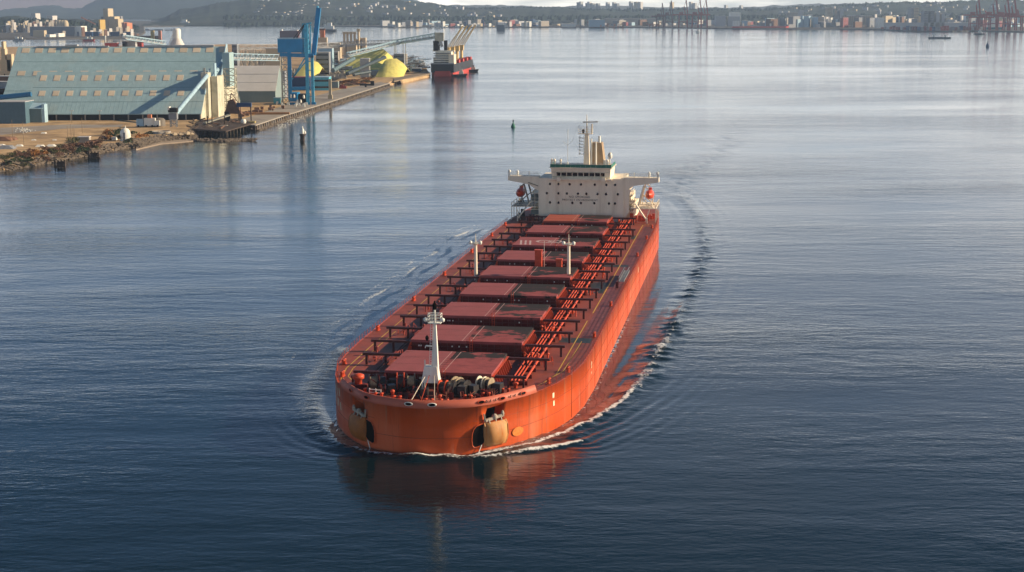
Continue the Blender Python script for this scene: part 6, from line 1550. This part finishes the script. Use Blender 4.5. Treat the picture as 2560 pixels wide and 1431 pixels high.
# beacon and buoys
bc = empty('harbour_beacon', on(757, 352, 0)); 
MB().lathe((0, 0, -1), [(1.0, 0), (1.0, 3.2), (1.7, 3.9), (1.7, 4.6), (0, 4.7)], 12).build('caisson', m_wood, bc); MB().lathe((0, 0, 3.7), [(1.1, 0), (.8, 2.4), (.35, 2.7), (.35, 3.6), (0, 4.2)], 12).build('lantern_house', m_white, bc); MB().lathe((1.3, 0, 3.7), [(.5, 0), (.5, 1.2), (0, 1.6)], 8).build('battery_box', m_white, bc)
for k in range(4): MB().beam((-1.5 + k * .2, -.5, -1), (-1.0 + k * .2, -.6, 2.6), .3).build('fender_pile', m_wood, bc)
tagp(bc, 'white navigation beacon on a dark round base off the wharf', 'beacon')
by = empty('channel_buoy', on(1283, 318, 0)); MB().lathe((0, 0, -.4), [(1.3, 0), (1.4, .9), (1.1, 1.3), (.3, 3.0), (.25, 4.6), (0, 5.0)], 12).build('float_body', m_green, by); MB().box(-.4, .4, -.4, .4, 3.2, 4.2).build('lantern', m_dark, by)
tagp(by, 'small green buoy floating left of the ship bridge', 'buoy')
by = empty('channel_buoy', on(2469, 119, 0)); MB().lathe((0, 0, -.4), [(3.0, 0), (3.2, 3.0), (2.4, 5.5), (.7, 7.5), (.6, 10), (0, 11)], 12).build('float_body', m_navy, by); MB().box(-.5, .5, -.5, .5, 9, 10.5).build('lantern', m_dark, by)
tagp(by, 'dark buoy on the open water near the right edge', 'buoy')

# ---- the moored black ship
ms = empty('moored_ship', (xpos(1106, 193, 1605), 1605, 0), -.10); W2 = 12.2
def msec(y, w, z0, z1): return [(-w, y, z0), (w, y, z0), (w, y, z1), (-w, y, z1)]
b = MB()
for (y0, y1, w0, w1, z0, z1) in ((0, 8, 11.6, 12.2, 4.2, 12.5), (8, 150, 12.2, 12.2, 4.2, 12.5), (150, 185, 12.2, 2, 4.2, 13.5)):
    b.add(msec(y0, w0, z0, 12.5) + msec(y1, w1, z0, z1), [(0, 1, 2, 3), (0, 1, 5, 4), (1, 2, 6, 5), (2, 3, 7, 6), (3, 0, 4, 7), (7, 6, 5, 4)])
b.build('topside_hull', m_blkhull, ms)
b = MB()
for (y0, y1, w0, w1) in ((1, 8, 9.0, 12.1), (8, 150, 12.1, 12.1), (150, 184, 12.1, 1.5)):
    b.add(msec(y0, w0, -1, 4.2) + msec(y1, w1, -1, 4.2), [(0, 1, 2, 3), (0, 1, 5, 4), (1, 2, 6, 5), (2, 3, 7, 6), (3, 0, 4, 7), (7, 6, 5, 4)])
b.build('boot_hull', m_redhull, ms)
b = MB(); b.box(-7.2, 8.0, -1.2, 1, .6, 5.6); b.build('stern_plate', m_redhull, ms)
b = MB(); b.box(-10, 9, 6, 22, 12.5, 19); b.box(-8, 8, 7, 20, 19, 25); b.box(-11, 11, 8, 12, 25, 26); b.build('superstructure', m_white, ms)
for k in range(5): MB().box(-9.6, 8.6, 5.8, 5.95, 13.6 + k * 2.2, 14.4 + k * 2.2).build('window', m_glass, ms)
MB().box(-12, 12, 1, 2, 12.5, 13.6).build('stern_rail', m_lgrey, ms)
b = MB(); b.box(6, 11.5, 3, 20, 12.5, 22.0); b.build('side_house', m_cream, ms)
b = MB(); b.box(-8.0, -4.5, 10, 16, 22, 38); b.box(.5, 3.5, 10, 15, 22, 36); b.build('funnel', m_dark, ms)
for k in range(4):
    y_ = 40 + k * 32; MB().box(6, 11.8, y_, y_ + 10, 12.5, 15.5).build('hatch', m_redhull, ms)
    cx = 1 + k * .5
    c_ = MB(); c_.cyl((cx, y_ - 6, 12.5), (cx, y_ - 6, 26), 1.6, 8); c_.box(cx - 2.4, cx + 2.4, y_ - 8.5, y_ - 3.5, 23, 28.5); c_.build('crane_pedestal', m_ycr, ms)
    j = MB(); 
    for s_ in (-1.2, 1.2): j.beam((cx + s_, y_ - 6, 26), (cx + 15 + s_ * .3, y_ - 2, 50), .8)
    j.beam((cx + 15, y_ - 2, 50), (cx, y_ - 6, 30), .25); j.build('crane_jib', m_ycr, ms)
tagp(ms, 'black and red bulk ship with four raised yellow deck cranes moored at the jetty', 'ship')
sl_ = empty('shiploader', atd(1098, 120, 1600)); zz = sl_.location.z; sl_.location.z = 0
MB().box(-4.5, 4.5, 0, 6, atd(1098, 104, 1600).z, atd(1098, 82, 1600).z).build('head_frame', m_gable, sl_)
b = MB(); b.beam((1, 2, atd(1098, 104, 1600).z), (3, 2, 30), 3.0); b.beam((-3, 2, atd(1098, 108, 1600).z), (0, 2, 32), 1.6); b.build('chute', m_steel, sl_)
MB().box(-6, -1, 0, 4, 26, 36).build('loader_cab', m_dark, sl_)
tagp(sl_, 'pale headed ship loader with a dark chute above the moored black ship', 'ship loader')
for k, (u, v, lb) in enumerate(((1150, 192, 'small black tug with a cream wheelhouse alongside the moored ship'), (1180, 180, 'dark tug with grey mast beyond the moored ship'))):
    e = empty('tug_boat', on(u, v, 0)); b = MB(); b.extr([(-6.5, -2.5, -.3), (-8, -2.5, 2), (7.5, -2.5, 2.8), (6, -2.5, -.3)], (0, 6, 0)); b.build('hull', m_blkhull, e)
    MB().box(-1, 3.5, -1.5, 2.5, 2.2, 5.2).build('deckhouse', m_cream, e); MB().box(0, 2.6, -1, 2, 5.2, 7.6).build('wheelhouse', m_cream if k == 0 else m_lgrey, e); MB().beam((1, 0, 7.5), (1, 0, 12), .35).build('mast', m_steel, e)
    tagp(e, lb, 'tug')
# wake streaks of the second tug are left to the water
# ---- ships lying off
def farship(name, u, v, D, L, W_, h, m, house, label, rz=0.0, hh_=14, red=False):
    p = on(u, v, 0); e = empty(name, (p.x, p.y, 0), rz)
    b = MB(); b.add([(-L / 2, -W_ / 2, -1), (L / 2 * .9, -W_ / 2, -1), (L / 2, 0, -1), (L / 2 * .9, W_ / 2, -1), (-L / 2, W_ / 2, -1), (-L / 2, -W_ / 2, h), (L / 2 * .92, -W_ / 2, h), (L / 2 * 1.04, 0, h * 1.1), (L / 2 * .92, W_ / 2, h), (-L / 2, W_ / 2, h)],
                [(0, 1, 6, 5), (1, 2, 7, 6), (2, 3, 8, 7), (3, 4, 9, 8), (4, 0, 5, 9), (5, 6, 7, 8, 9), (4, 3, 2, 1, 0)]); b.build('hull', m, e)
    for (x0, x1, z0, z1) in house: MB().box(x0, x1, -W_ * .4, W_ * .4, h + z0, h + z1).build('deckhouse', m_white, e)
    MB().beam((house[0][0] + 2, 0, h + 4), (house[0][0] + 2, 0, h + hh_), .8).build('mast', m_lgrey, e)
    return tagp(e, label, 'ship')
farship('anchored_ship', 826, 80, 4400, 34, 20, 7, m_blkhull, [(-16, 10, 0, 9), (-8, 4, 9, 18), (-17, -12, 9, 14)], 'white ship with a dark hull at anchor beyond the crane boom', 0, 28)
farship('anchored_ship', 466, 64, 5500, 70, 22, 5, m_grey, [(-20, 10, 0, 9), (-14, 2, 9, 16)], 'pale ship at anchor below the wooded hills on the left', 0, 26)
farship('anchored_ship', 1252, 77, 4560, 24, 26, 16, mat('dull_blue_hull', (.05, .07, .10), .6, .1), [(-8, 8, 0, 5)], 'boxy dark ship seen end on in mid harbour', 0, 10)
farship('anchored_ship', 725, 97, 3300, 42, 18, 17, mat('maroon_hull', (.13, .04, .04), .6, .1), [(2, 18, 0, 2), (-18, -16, 0, 3)], 'maroon ship hull showing left of the crane tower', 0, 14)
farship('barge', 2350, 97, 3300, 46, 12, 3.2, mat('dark_barge', (.05, .07, .09), .6, .1), [(-24, -21, 0, 1.6), (-14, -12.5, 0, 6), (10, 11.5, 0, 5)], 'low dark barge on the water at the right', 0, 6)
farship('tug_boat', 2448, 87, 3900, 24, 8, 3, m_blkhull, [(-2, 5, 0, 5), (0, 3, 5, 9)], 'little tug with a white wheelhouse near the right edge', 0, 12)
farship('motor_boat', 1744, 82, 4200, 12, 6, 1.5, m_white, [(-5, 1, 0, 3)], 'tiny white motor boat below the red cranes', 0, 4)
farship('moored_freighter', 1900, 73, 4650, 165, 22, 8, m_redhull, [(-80, -62, 0, 16), (-50, -48, 0, 8), (30, 32, 0, 8)], 'long red hulled freighter moored at the far shore', 0, 20)
farship('moored_freighter', 2485, 77, 4200, 42, 24, 9, mat('teal_hull', (.03, .16, .18), .6, .1), [(-17, 12, 0, 9), (-10, 10, 9, 17), (-4, 5, 17, 26)], 'white and teal freighter under the red cranes at the right edge', 0, 34)
# =================================================================== FAR SHORE
fr = random.Random(77)
MARKS = [(0, 'above the very long grey warehouse'), (150, 'near the grain elevator on the left shore'), (345, 'under the far left hills'), (640, 'above the green-grey shipyard halls'), (800, 'above the anchored white ship'), (950, 'behind the moored black ship'), (1120, 'left of the boxy dark ship'),
         (1252, 'just right of the boxy dark ship'), (1330, 'in the middle of the far shore'), (1405, 'by the low white roofed store'), (1473, 'by the pale blue-green warehouse'), (1560, 'below the tan roadway bank'), (1640, 'among the maroon cranes'), (1700, 'among the red cranes of the middle group'),
         (1790, 'by the grey silo blocks'), (1860, 'behind the red freighter'), (1975, 'by the wide beige waterfront block'), (2062, 'by the tan tower block'), (2110, 'by the colonnaded building'), (2190, 'by the bright white lit block'), (2260, 'by the cream and grey tower block'), (2305, 'at the row of four towers'), (2370, 'right of the row of four towers'), (2432, 'among the red cranes at the right edge')]
def where(u):
    return [t for a, t in MARKS if a <= u][-1]
def colour(m):
    return {'grey_wall': 'grey', 'light_grey_wall': 'light grey', 'concrete': 'tan', 'pale_blue_steel': 'pale blue', 'rusty_steel': 'rust brown', 'beige_wall': 'beige', 'white_roof_sheet': 'off-white', 'white_paint': 'white', 'navy_cladding': 'navy', 'box_maroon': 'maroon', 'box_grey': 'dull grey'}.get(m.name, 'grey')
def farland(name, pts, z=3.0, back=7000, m=None):
    f = [tuple(on(u, v, 0))[:2] for u, v in pts]
    r = f + [(f[-1][0] * back / f[-1][1], back), (f[0][0] * back / f[0][1], back)]
    land(name, r, z, m or mat('far_ground', (.11, .105, .10), .9, .35, .008, spec=.05), 6.0)
farland('far_shore', [(560, 63), (640, 63.5), (760, 66), (900, 68), (1000, 69), (1200, 69), (1450, 69.5), (1650, 70.5), (1750, 72), (1860, 74), (1980, 74.5), (2090, 74.5), (2200, 75.5), (2240, 78), (2300, 80), (2380, 80.5), (2430, 79), (2480, 80), (2600, 83), (2900, 85)], 3.0, 6600)
farland('left_shore', [(-700, 102), (0, 100), (160, 99), (330, 97), (345, 92), (360, 84)], 3.0, 5600)
farland('left_point', [(-100, 70), (320, 69), (450, 67), (490, 64), (480, 60)], 3.0, 7600)
def hill(name, prof, D0, D1, D2, m, seed, amp=4.0, nseg=220, z0=3.0):
    """slope rising from the shore at D0 to a ridge at D1 whose skyline is prof, falling away to D2"""
    us = np.linspace(prof[0][0], prof[-1][0], nseg); vv = np.interp(us, [p[0] for p in prof], [p[1] for p in prof])
    r_ = np.random.default_rng(seed); rows = []
    nz = lambda k: np.interp(np.arange(nseg), np.arange(0, nseg + k, k), r_.uniform(-1, 1, len(np.arange(0, nseg + k, k))))
    fr_ = [0, .15, .3, .45, .6, .75, .88, 1.0, 1.25, 1.6]
    for f in fr_:
        row = []; a = nz(3) * amp + nz(11) * amp * 1.4 + nz(1) * amp * .5
        for i, u in enumerate(us):
            top = atd(u, vv[i], D1); D = D0 + (D1 - D0) * f if f <= 1 else D1 + (D2 - D1) * (f - 1) / .6
            hgt = (top.z - z0) * (f ** 1.15 if f <= 1 else 1 - (f - 1) * .9)
            row.append((top.x * D / D1, D, z0 + hgt + (a[i] * min(1, f * 1.5) if 0 < f < 1.5 else 0)))
        rows.append(row)
    b = MB(); b.add([p for r in rows for p in r], [(j * nseg + i, j * nseg + i + 1, (j + 1) * nseg + i + 1, (j + 1) * nseg + i) for j in range(len(rows) - 1) for i in range(nseg - 1)], True)
    return b.build(name, m, kind='structure')
hill('hills', [(-700, 40), (0, 30), (60, 25), (120, 15), (160, 21), (200, 21), (235, 8), (280, -10), (420, -30), (700, -32), (900, -14), (1050, 2), (1120, 12), (1200, 20), (1300, 24)], 9000, 11500, 12300, m_mount, 1, 9)
hill('distant_mountain', [(-900, -40), (-300, -34), (0, -26), (200, -30), (500, -36)], 11900, 12300, 12700, mat('haze_tinted_mountain', (.36, .30, .34), .95, .1, .001, spec=.02), 9, 4)  # added backdrop ridge, lilac haze put into its colour to dim the sky
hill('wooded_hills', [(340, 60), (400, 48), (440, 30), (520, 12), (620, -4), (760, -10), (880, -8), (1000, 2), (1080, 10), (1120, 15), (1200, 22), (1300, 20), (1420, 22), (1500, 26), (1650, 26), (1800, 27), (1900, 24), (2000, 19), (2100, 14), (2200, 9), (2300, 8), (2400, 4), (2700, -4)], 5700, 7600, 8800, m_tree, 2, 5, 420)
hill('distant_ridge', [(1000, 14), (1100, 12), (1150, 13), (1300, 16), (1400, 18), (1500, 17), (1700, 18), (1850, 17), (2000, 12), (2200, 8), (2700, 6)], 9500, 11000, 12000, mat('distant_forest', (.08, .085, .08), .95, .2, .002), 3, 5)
hill('wooded_hills', [(-700, 60), (0, 45), (60, 46), (120, 47), (200, 50), (300, 58), (345, 66)], 4300, 5200, 5600, m_tree, 4, 5, 120)
# tree masses on the skyline: leaf clumps joined, a far-off wood that reads as one mass
def wood(name, pts, D0, D1, n, m, seed, smin=5, smax=11):
    r = random.Random(seed); b = MB()
    for _ in range(n):
        u = r.uniform(pts[0][0], pts[-1][0]); v = float(np.interp(u, [p[0] for p in pts], [p[1] for p in pts])); D = r.uniform(D0, D1); p = atd(u, v + r.uniform(0, 3), D); s = r.uniform(smin, smax)
        b.add([(p.x - s, p.y, p.z - s), (p.x, p.y - s, p.z - s), (p.x + s, p.y, p.z - s), (p.x, p.y + s, p.z - s), (p.x + r.uniform(-.5, .5) * s, p.y, p.z + s * r.uniform(.4, 1.2)), (p.x - s * .8, p.y, p.z + s * .2), (p.x + s * .7, p.y, p.z + s * .3)],
              [(0, 1, 4), (1, 2, 4), (2, 3, 4), (3, 0, 4), (0, 1, 5), (1, 2, 6), (5, 1, 4), (6, 4, 1)])
    return b.build(name, m, kind='stuff')
m_far = mat('far_trees', (.035, .05, .042), .95, .4, .01, spec=.02)
wood('far_trees', [(1080, 15), (1200, 21), (1300, 19), (1420, 21), (1500, 25), (1900, 23), (2000, 18), (2200, 9), (2560, 4)], 7450, 7650, 900, m_far, 5)
wood('far_trees', [(560, 40), (900, 44), (1200, 44), (1500, 42), (2000, 40), (2560, 38)], 5900, 6100, 700, m_far, 6)
wood('far_trees', [(0, 52), (100, 50), (345, 68)], 4300, 4700, 300, m_far, 7, 4, 8)
wood('far_trees', [(560, 58), (700, 58), (1000, 60), (1500, 58), (2560, 58)], 5650, 5750, 500, m_far, 8, 4, 9)
# the left port: named buildings
L = [('white_apartments', 76, 90, 34, 48, 4600, m_wroof, 'white block of flats on the slope above the left shore, the left one'), ('white_apartments', 115, 133, 40, 50, 4650, m_wroof, 'wide white building on the slope above the left shore'),
     ('long_warehouse', 75, 190, 67, 90, 3750, m_grey, 'very long grey warehouse on the left shore'), ('beige_warehouse', 83, 110, 77, 92, 3650, m_beige, 'beige warehouse in front of the very long grey one'),
     ('navy_shed', 194, 230, 80, 97, 3700, m_navy, 'navy blue shed on the left shore, larger of the left pair'), ('navy_shed', 232, 246, 80, 95, 3710, m_navy, 'navy blue shed, narrow one beside its larger neighbour'), ('navy_shed', 277, 311, 80, 95, 3700, m_navy, 'navy blue shed below the orange silos'), ('navy_shed', 313, 325, 80, 95, 3705, m_navy, 'small navy blue shed right of the orange silos'),
     ('elevator_tower', 257, 271, 22, 45, 4000, m_beige, 'cream elevator tower highest on the left shore'), ('elevator_block', 255, 302, 42, 92, 4010, m_grey, 'large grey grain elevator under the cream tower'), ('elevator_block', 270, 288, 42, 56, 3990, m_beige, 'cream upper wing of the grain elevator, left part'), ('elevator_block', 286, 296, 48, 58, 3985, m_beige, 'cream upper wing of the grain elevator, right part'),
     ('orange_silo', 304, 311, 57, 78, 3900, m_orange, 'orange silo, left one of two'), ('orange_silo', 312, 318, 58, 78, 3900, m_orange, 'orange silo, right one of two'), ('yellow_tower', 246, 250, 50, 72, 3950, mat('ochre', (.5, .33, .08), .6, .1), 'yellow strip tower left of the grain elevator'),
     ('white_store', 112, 126, 87, 95, 3600, m_white, 'small white store on the left quay'), ('white_store', 134, 148, 84, 93, 3620, m_white, 'second small white store on the left quay'), ('white_gantry', 188, 204, 66, 70, 3700, m_white, 'white portal at the end of the long warehouse')]
for (nm, u0, u1, v0, v1, D, mm, lb) in L:
    block(nm, u0, u1, v0, v1, D, 20, mm, lb, 'building', None, m_wroof if mm in (m_grey, m_navy) else mm, zb=3 if nm != 'white_gantry' else None, rot=-.45 if (u1 - u0 < 22 and mm not in (m_navy, m_grey)) else 0)
for u in (189, 203):
    p = atd(u, 90, 3700); q = atd(u, 68, 3700); tagp(MB().beam((0, 0, LZ - p.z), (0, 0, q.z - p.z), 1.6).build('portal_leg', m_white, None, p), 'white leg under the portal at the end of the long warehouse', 'portal leg', 'portal legs')
dom_me = MB().lathe((0, 0, 0), [(9, 0), (9, 10), (6.5, 16), (0, 18)], 12).mesh('domed_tank')
for k, (u, v) in enumerate(((150, 64), (157, 64), (163, 64))):
    p = atd(u, v, 4200); tagp(link(dom_me, 'domed_tank', m_beige, None, (p.x, p.y, p.z - 4)), ('leftmost', 'middle', 'rightmost')[k] + ' of three cream domed tanks above the long warehouse', 'tank', 'cream domed tanks')
for k, (u0, u1, mm, lb) in enumerate(((377, 384, mat('ochre', (.5, .33, .08), .6, .1), 'yellow pier tower on the water by the left shore'), (396, 402, m_orange, 'orange pier tower on the water by the left shore'))):
    block('pier_tower', u0, u1, 77, 99, 3500, 8, mm, lb, 'tower', zb=-1)
block('pier_deck', 340, 400, 90, 94, 3520, 10, m_rusty, 'low brown pier between the yellow and orange towers', 'pier', zb=-1)
for k in range(120):
    u = fr.uniform(2, 150) if k % 7 < 5 else fr.uniform(150, 340); v = fr.uniform(50, 70) if k % 7 < 5 else fr.uniform(66, 92); D = 4300 if k % 7 < 5 else fr.uniform(3650, 3900); s = fr.uniform(1.0, 3.2)
    o = block('small_building', u, u + s, v, v + fr.uniform(1.5, 4), D + fr.uniform(-60, 60), 8, fr.choice((m_beige, m_wroof, m_wroof, m_conc, m_rusty)), ('tiny ' if s < 1.7 else 'small ') + 'pale building ' + ('at the left edge' if u < 40 else 'left of the white flats' if u < 76 else 'below the white flats' if u < 115 else 'below the wide white building' if u < 150 else 'right of the domed tanks' if u < 250 else 'by the orange silos'), 'building', 'small buildings of the left port', None, zb=3 if k % 7 >= 5 else None, rot=-.7)
gallery('derrick', atd(203, 45, 4100), atd(238, 62, 4100), 2, 2, 8, m_orange, 'orange lattice derrick jib on the left shore', .7)
for k in range(9):
    p = on(345 + k * 12 + fr.uniform(-3, 3), 76, 0); tagp(MB().box(-7, 7, -3, 3, -.3, fr.uniform(1.5, 4)).build('log_boom', m_lgrey, None, (p.x, p.y, 0)), 'low pale float in the water below the left hills', 'float', 'floats below the left hills')
# long grey dock sheds under the middle hills
for (u0, u1, v0, v1, lb) in ((665, 702, 39, 62, 'pale green-grey shipyard hall under the hills, the left one'), (705, 755, 42, 62, 'wide green-grey shipyard hall under the hills, the right one'), (842, 886, 42, 62, 'faint grey hall with one lit end under the hills')):
    block('shipyard_hall', u0, u1, v0, v1, 6200, 60, mat('hall_grey_green', (.17, .20, .19), .7, .1), lb)
# city buildings along the far shore
C_ = [(2068, 2082, 19, 41, m_beige, 'tan tower block with a rooftop mast'), (2015, 2060, 43, 60, m_conc, 'wide beige waterfront block'), (2024, 2031, 37, 43, m_white, 'small bright white block above the wide beige one'), (2000, 2009, 26, 52, m_lgrey, 'slim grey tower left of the wide beige block'),
      (2092, 2098, 27, 44, m_grey, 'slim grey tower right of the tan tower block'), (2100, 2108, 21, 40, m_lgrey, 'second slim grey tower right of the tan tower block'), (2052, 2096, 57, 68, m_lgrey, 'low pale waterfront store'), (2285, 2297, 20, 42, m_beige, 'cream and grey tower block on the right'), (2276, 2285, 21, 42, m_grey, 'grey half beside the cream tower block on the right'),
      (2194, 2210, 45, 53, m_white, 'bright white lit block on the right shore'), (2310, 2322, 28, 56, m_grey, 'grey tower, first of the row on the right'), (2326, 2336, 28, 56, m_grey, 'grey tower, second of the row on the right'), (2340, 2350, 32, 56, m_lgrey, 'light tower, third of the row on the right'), (2354, 2362, 34, 56, m_lgrey, 'light tower, fourth of the row on the right'),
      (2210, 2432, 57, 66, m_lgrey, 'very long pale quay shed on the right shore'), (1473, 1512, 50, 60, m_lblue, 'pale blue-green warehouse in the middle of the far shore'), (1405, 1440, 60, 65, m_white, 'low white roofed store on the far shore'), (1512, 1640, 46, 50, m_conc, 'long tan roadway bank on the far shore'),
      (1820, 1850, 42, 64, m_lgrey, 'grey silo block left of the red freighter'), (1790, 1815, 40, 62, m_lgrey, 'pale silo block right of the red cranes'), (1970, 1996, 32, 48, m_conc, 'stepped pale building with lit terraces'), (1826, 1852, 31, 36, m_white, 'white flat roof above the silo blocks')]
for (u0, u1, v0, v1, mm, lb) in C_:
    D = 5050 if v1 > 50 else 5600
    if u0 >= 2194: D = 4650 if v1 > 50 else 5200
    block('city_block', u0, u1, v0, v1, D, 40, mm, lb, 'building', None, m_lgrey if mm is not m_white else m_white, zb=3, wins=1 if mm in (m_beige, m_grey) else 0)
col_b = empty('colonnade_building', atd(2150, 58, 4950)); col_b.location.z = 3; hb_ = atd(2150, 41, 4950).z - 3
MB().box(-36, 36, 3, 30, 0, hb_).build('wall', m_grey, col_b); MB().box(-37, 37, 0, 31, hb_, hb_ + 2).build('roof', m_lgrey, col_b)
for k in range(12): MB().box(-35 + k * 6.2, -32.6 + k * 6.2, 0, 2.6, 0, hb_).build('pier_column', m_beige, col_b)
tagp(col_b, 'long building faced with a row of pale columns on the far shore', 'building')
# container stacks and small waterfront buildings
cm = [mat('box_' + n, c, .6, .1) for n, c in (('maroon', (.22, .05, .05)), ('blue', (.04, .10, .22)), ('grey', (.22, .22, .23)), ('red', (.33, .07, .05)), ('white', (.5, .5, .5)))]
for k in range(34):
    u = 2205 + k * 7; D = float(np.interp(u, [2200, 2240, 2300, 2430], [4480, 4300, 4130, 4180])) + 14; mi = fr.randint(0, 4)
    block('container_stack', u, u + 6.4, 66 + fr.uniform(-1, 3), 76, D, 14, cm[mi], ('maroon', 'blue', 'grey', 'red', 'white')[mi] + ' container stack ' + where(u), 'container stack', ('maroon', 'blue', 'grey', 'red', 'white')[mi] + ' container stacks', cm[mi], zb=3)
for k in range(290):
    u = fr.uniform(950, 2560) if k < 190 else fr.uniform(1850, 2560); D = fr.uniform(5200, 5650) if u < 1900 else fr.uniform(4750, 5300); w = fr.uniform(3, 16); v0 = fr.uniform(48, 64) if u < 1900 else fr.uniform(40, 66)
    mm = fr.choice((m_grey, m_grey, m_lgrey, m_conc, m_lblue, m_rusty, m_beige, m_wroof, cm[0], cm[2], m_navy))
    block('waterfront_building', u, u + w, v0, 70, D, fr.uniform(20, 50), mm, colour(mm) + (' narrow' if w < 6 else ' wide' if w > 11 else '') + (' tall' if v0 < 52 else ' low') + ' waterfront building ' + where(u), 'building', 'low waterfront buildings', fr.choice((m_grey, m_lgrey, m_wroof)), zb=3, rot=fr.choice((0, -.4, -.7)))
for k in range(60):
    u = fr.uniform(980, 1330) if k < 34 else fr.uniform(1900, 2560); v = fr.uniform(54, 68) if k < 34 else fr.uniform(36, 52); s = fr.uniform(1.2, 4.5)
    block('small_building', u, u + s, v, v + fr.uniform(1.2, 2.6), 5150 if k < 34 else 5100, 10, fr.choice((m_white, m_wroof, m_beige)), 'tiny sunlit building on the far shore ' + where(u), 'building', 'tiny sunlit buildings of the far shore', None, rot=-.8)
for k in range(150):
    u = fr.uniform(620, 1250) if k < 90 else fr.uniform(1950, 2560); f = fr.uniform(.3, .95); D = 5700 + 1900 * f; tv = float(np.interp(u, [340, 620, 880, 1080, 1200, 1900, 2100, 2560], [60, -4, -8, 10, 22, 24, 14, 0]))
    tp = atd(u, tv, 7600); zz = 3 + (tp.z - 3) * f ** 1.15; x_ = tp.x * D / 7600; w = fr.uniform(6, 16)
    e = empty('hillside_house', (x_, D, zz), -.6); hm = fr.choice((m_lgrey, m_wroof, m_beige, m_grey)); MB().box(-w, w, 0, 10, -8, fr.uniform(5, 9)).build('wall', hm, e)
    tagp(e, colour(hm) + (' house low' if f < .5 else ' house high') + ' on the hillside ' + where(u), 'house', 'houses on the far hillside')
# high towers beyond the wooded slope
for k, (u0, u1, v0, mm) in enumerate(((1441, 1447, 6, m_grey), (1448, 1452, 4, m_lgrey), (1463, 1466, 8, m_grey), (1467, 1474, 5, m_wroof), (1475, 1482, 8, m_lgrey), (1488, 1495, 9, m_grey), (1514, 1519, 6, m_lgrey), (1530, 1535, 6, m_lgrey), (1536, 1543, 9, m_grey), (1572, 1577, 4, m_lgrey), (1584, 1592, 5, m_beige), (1594, 1602, 5, m_wroof), (1674, 1680, 6, m_beige), (1722, 1728, 5, m_wroof), (1730, 1738, 8, m_lgrey), (1810, 1815, 13, m_lgrey), (1848, 1853, 14, m_lgrey), (2260, 2266, 5, m_wroof), (2293, 2298, 6, m_lgrey), (2322, 2326, 5, m_white), (2330, 2334, 6, m_white))):
    D = 8600; p, q = atd(u0, v0, D), atd(u1, v0, D); e = empty('high_rise', ((p.x + q.x) / 2, D, 0), -.5); w = (q.x - p.x) / 2
    MB().box(-w, w, 0, 30, 3, p.z).build('wall', mm, e); tagp(e, colour(mm) + (' slim' if u1 - u0 < 6 else '') + ' high-rise on the skyline ' + where(u0), 'tower', 'distant high-rise towers')
# red quay cranes
def sts(u, vb, vt, D, w, label, m=m_redc, boom=True):
    e = empty('red_quay_crane', atd(u, vb, D)); e.location.z = 3; H_ = atd(u, vt, D).z - 3; g_ = H_ * .45 if boom else H_ * .6
    for sx in (-1, 1):
        for sy in (0, 14): MB().beam((sx * w, sy, 0), (sx * w * .9, sy, g_), 2.4).build('leg', m, e)
        MB().beam((sx * w, 0, g_ * .45), (sx * w, 14, g_ * .45), 1.6).build('tie_beam', m, e)
    MB().beam((-w * 2.4, 7, g_), (w * 1.6, 7, g_), 4, 3.6).build('girder', m, e); MB().beam((-w, 0, g_ * .45), (w, 0, g_ * .45), 2).build('portal_beam', m, e)
    MB().box(-w * .9, 0, 2, 12, g_ + 1.8, g_ + 8).build('machinery_house', m, e)
    MB().beam((w * .5, 2, g_), (w * .2, 5, g_ + H_ * .3), 1.6).build('pylon', m, e); MB().beam((w * .5, 12, g_), (w * .2, 9, g_ + H_ * .3), 1.6).build('pylon', m, e)
    if boom:
        for sy in (4, 10): MB().beam((w * 1.1, sy, g_), (w * .2 + w * .4, sy, H_), 2.2).build('raised_boom', m, e)
        MB().beam((w * .2, 7, g_ + H_ * .3), (w * .6, 7, H_ * .92), .8).build('stay', m, e)
    return tagp(e, label, 'crane')
m_maroon = mat('crane_maroon', (.15, .05, .055), .6, .15)
sts(1650, 70, 8, 4950, 11, 'dull maroon quay crane, leftmost of the far group', m_maroon)
sts(1672, 70, 2, 4980, 12, 'dull maroon quay crane, second of the far group', m_maroon)
sts(1708, 71, -2, 4850, 13, 'red quay crane, third of the far group')
sts(1742, 72, -2, 4800, 14, 'red quay crane, fourth of the far group')
sts(1757, 72, -2, 4780, 14, 'red quay crane, rightmost and brightest of the far group')
sts(2437, 78, -8, 4230, 13, 'red quay crane, left one of the group at the right edge')
sts(2478, 78, -10, 4150, 16, 'red quay crane, second of the group at the right edge')
sts(2508, 79, -8, 4200, 15, 'red quay crane, third of the group at the right edge')
sts(2460, 79, 22, 4180, 17, 'red quay crane with lowered boom second from the right group', boom=False)
sts(2525, 80, -4, 4140, 16, 'red quay crane, fourth of the group at the right edge')
sts(2540, 80, 18, 4120, 16, 'red quay crane with lowered boom at the right edge', boom=False)
b = MB()
for k in range(60):
    u = fr.uniform(1500, 1560) if k < 25 else fr.uniform(1615, 1650); p = atd(u, fr.uniform(60, 68), 5000); b.cbox((p.x, p.y, p.z), fr.uniform(2, 6), 3, fr.uniform(2, 5))
b.build('scrap_heap', m_orange, kind='stuff')
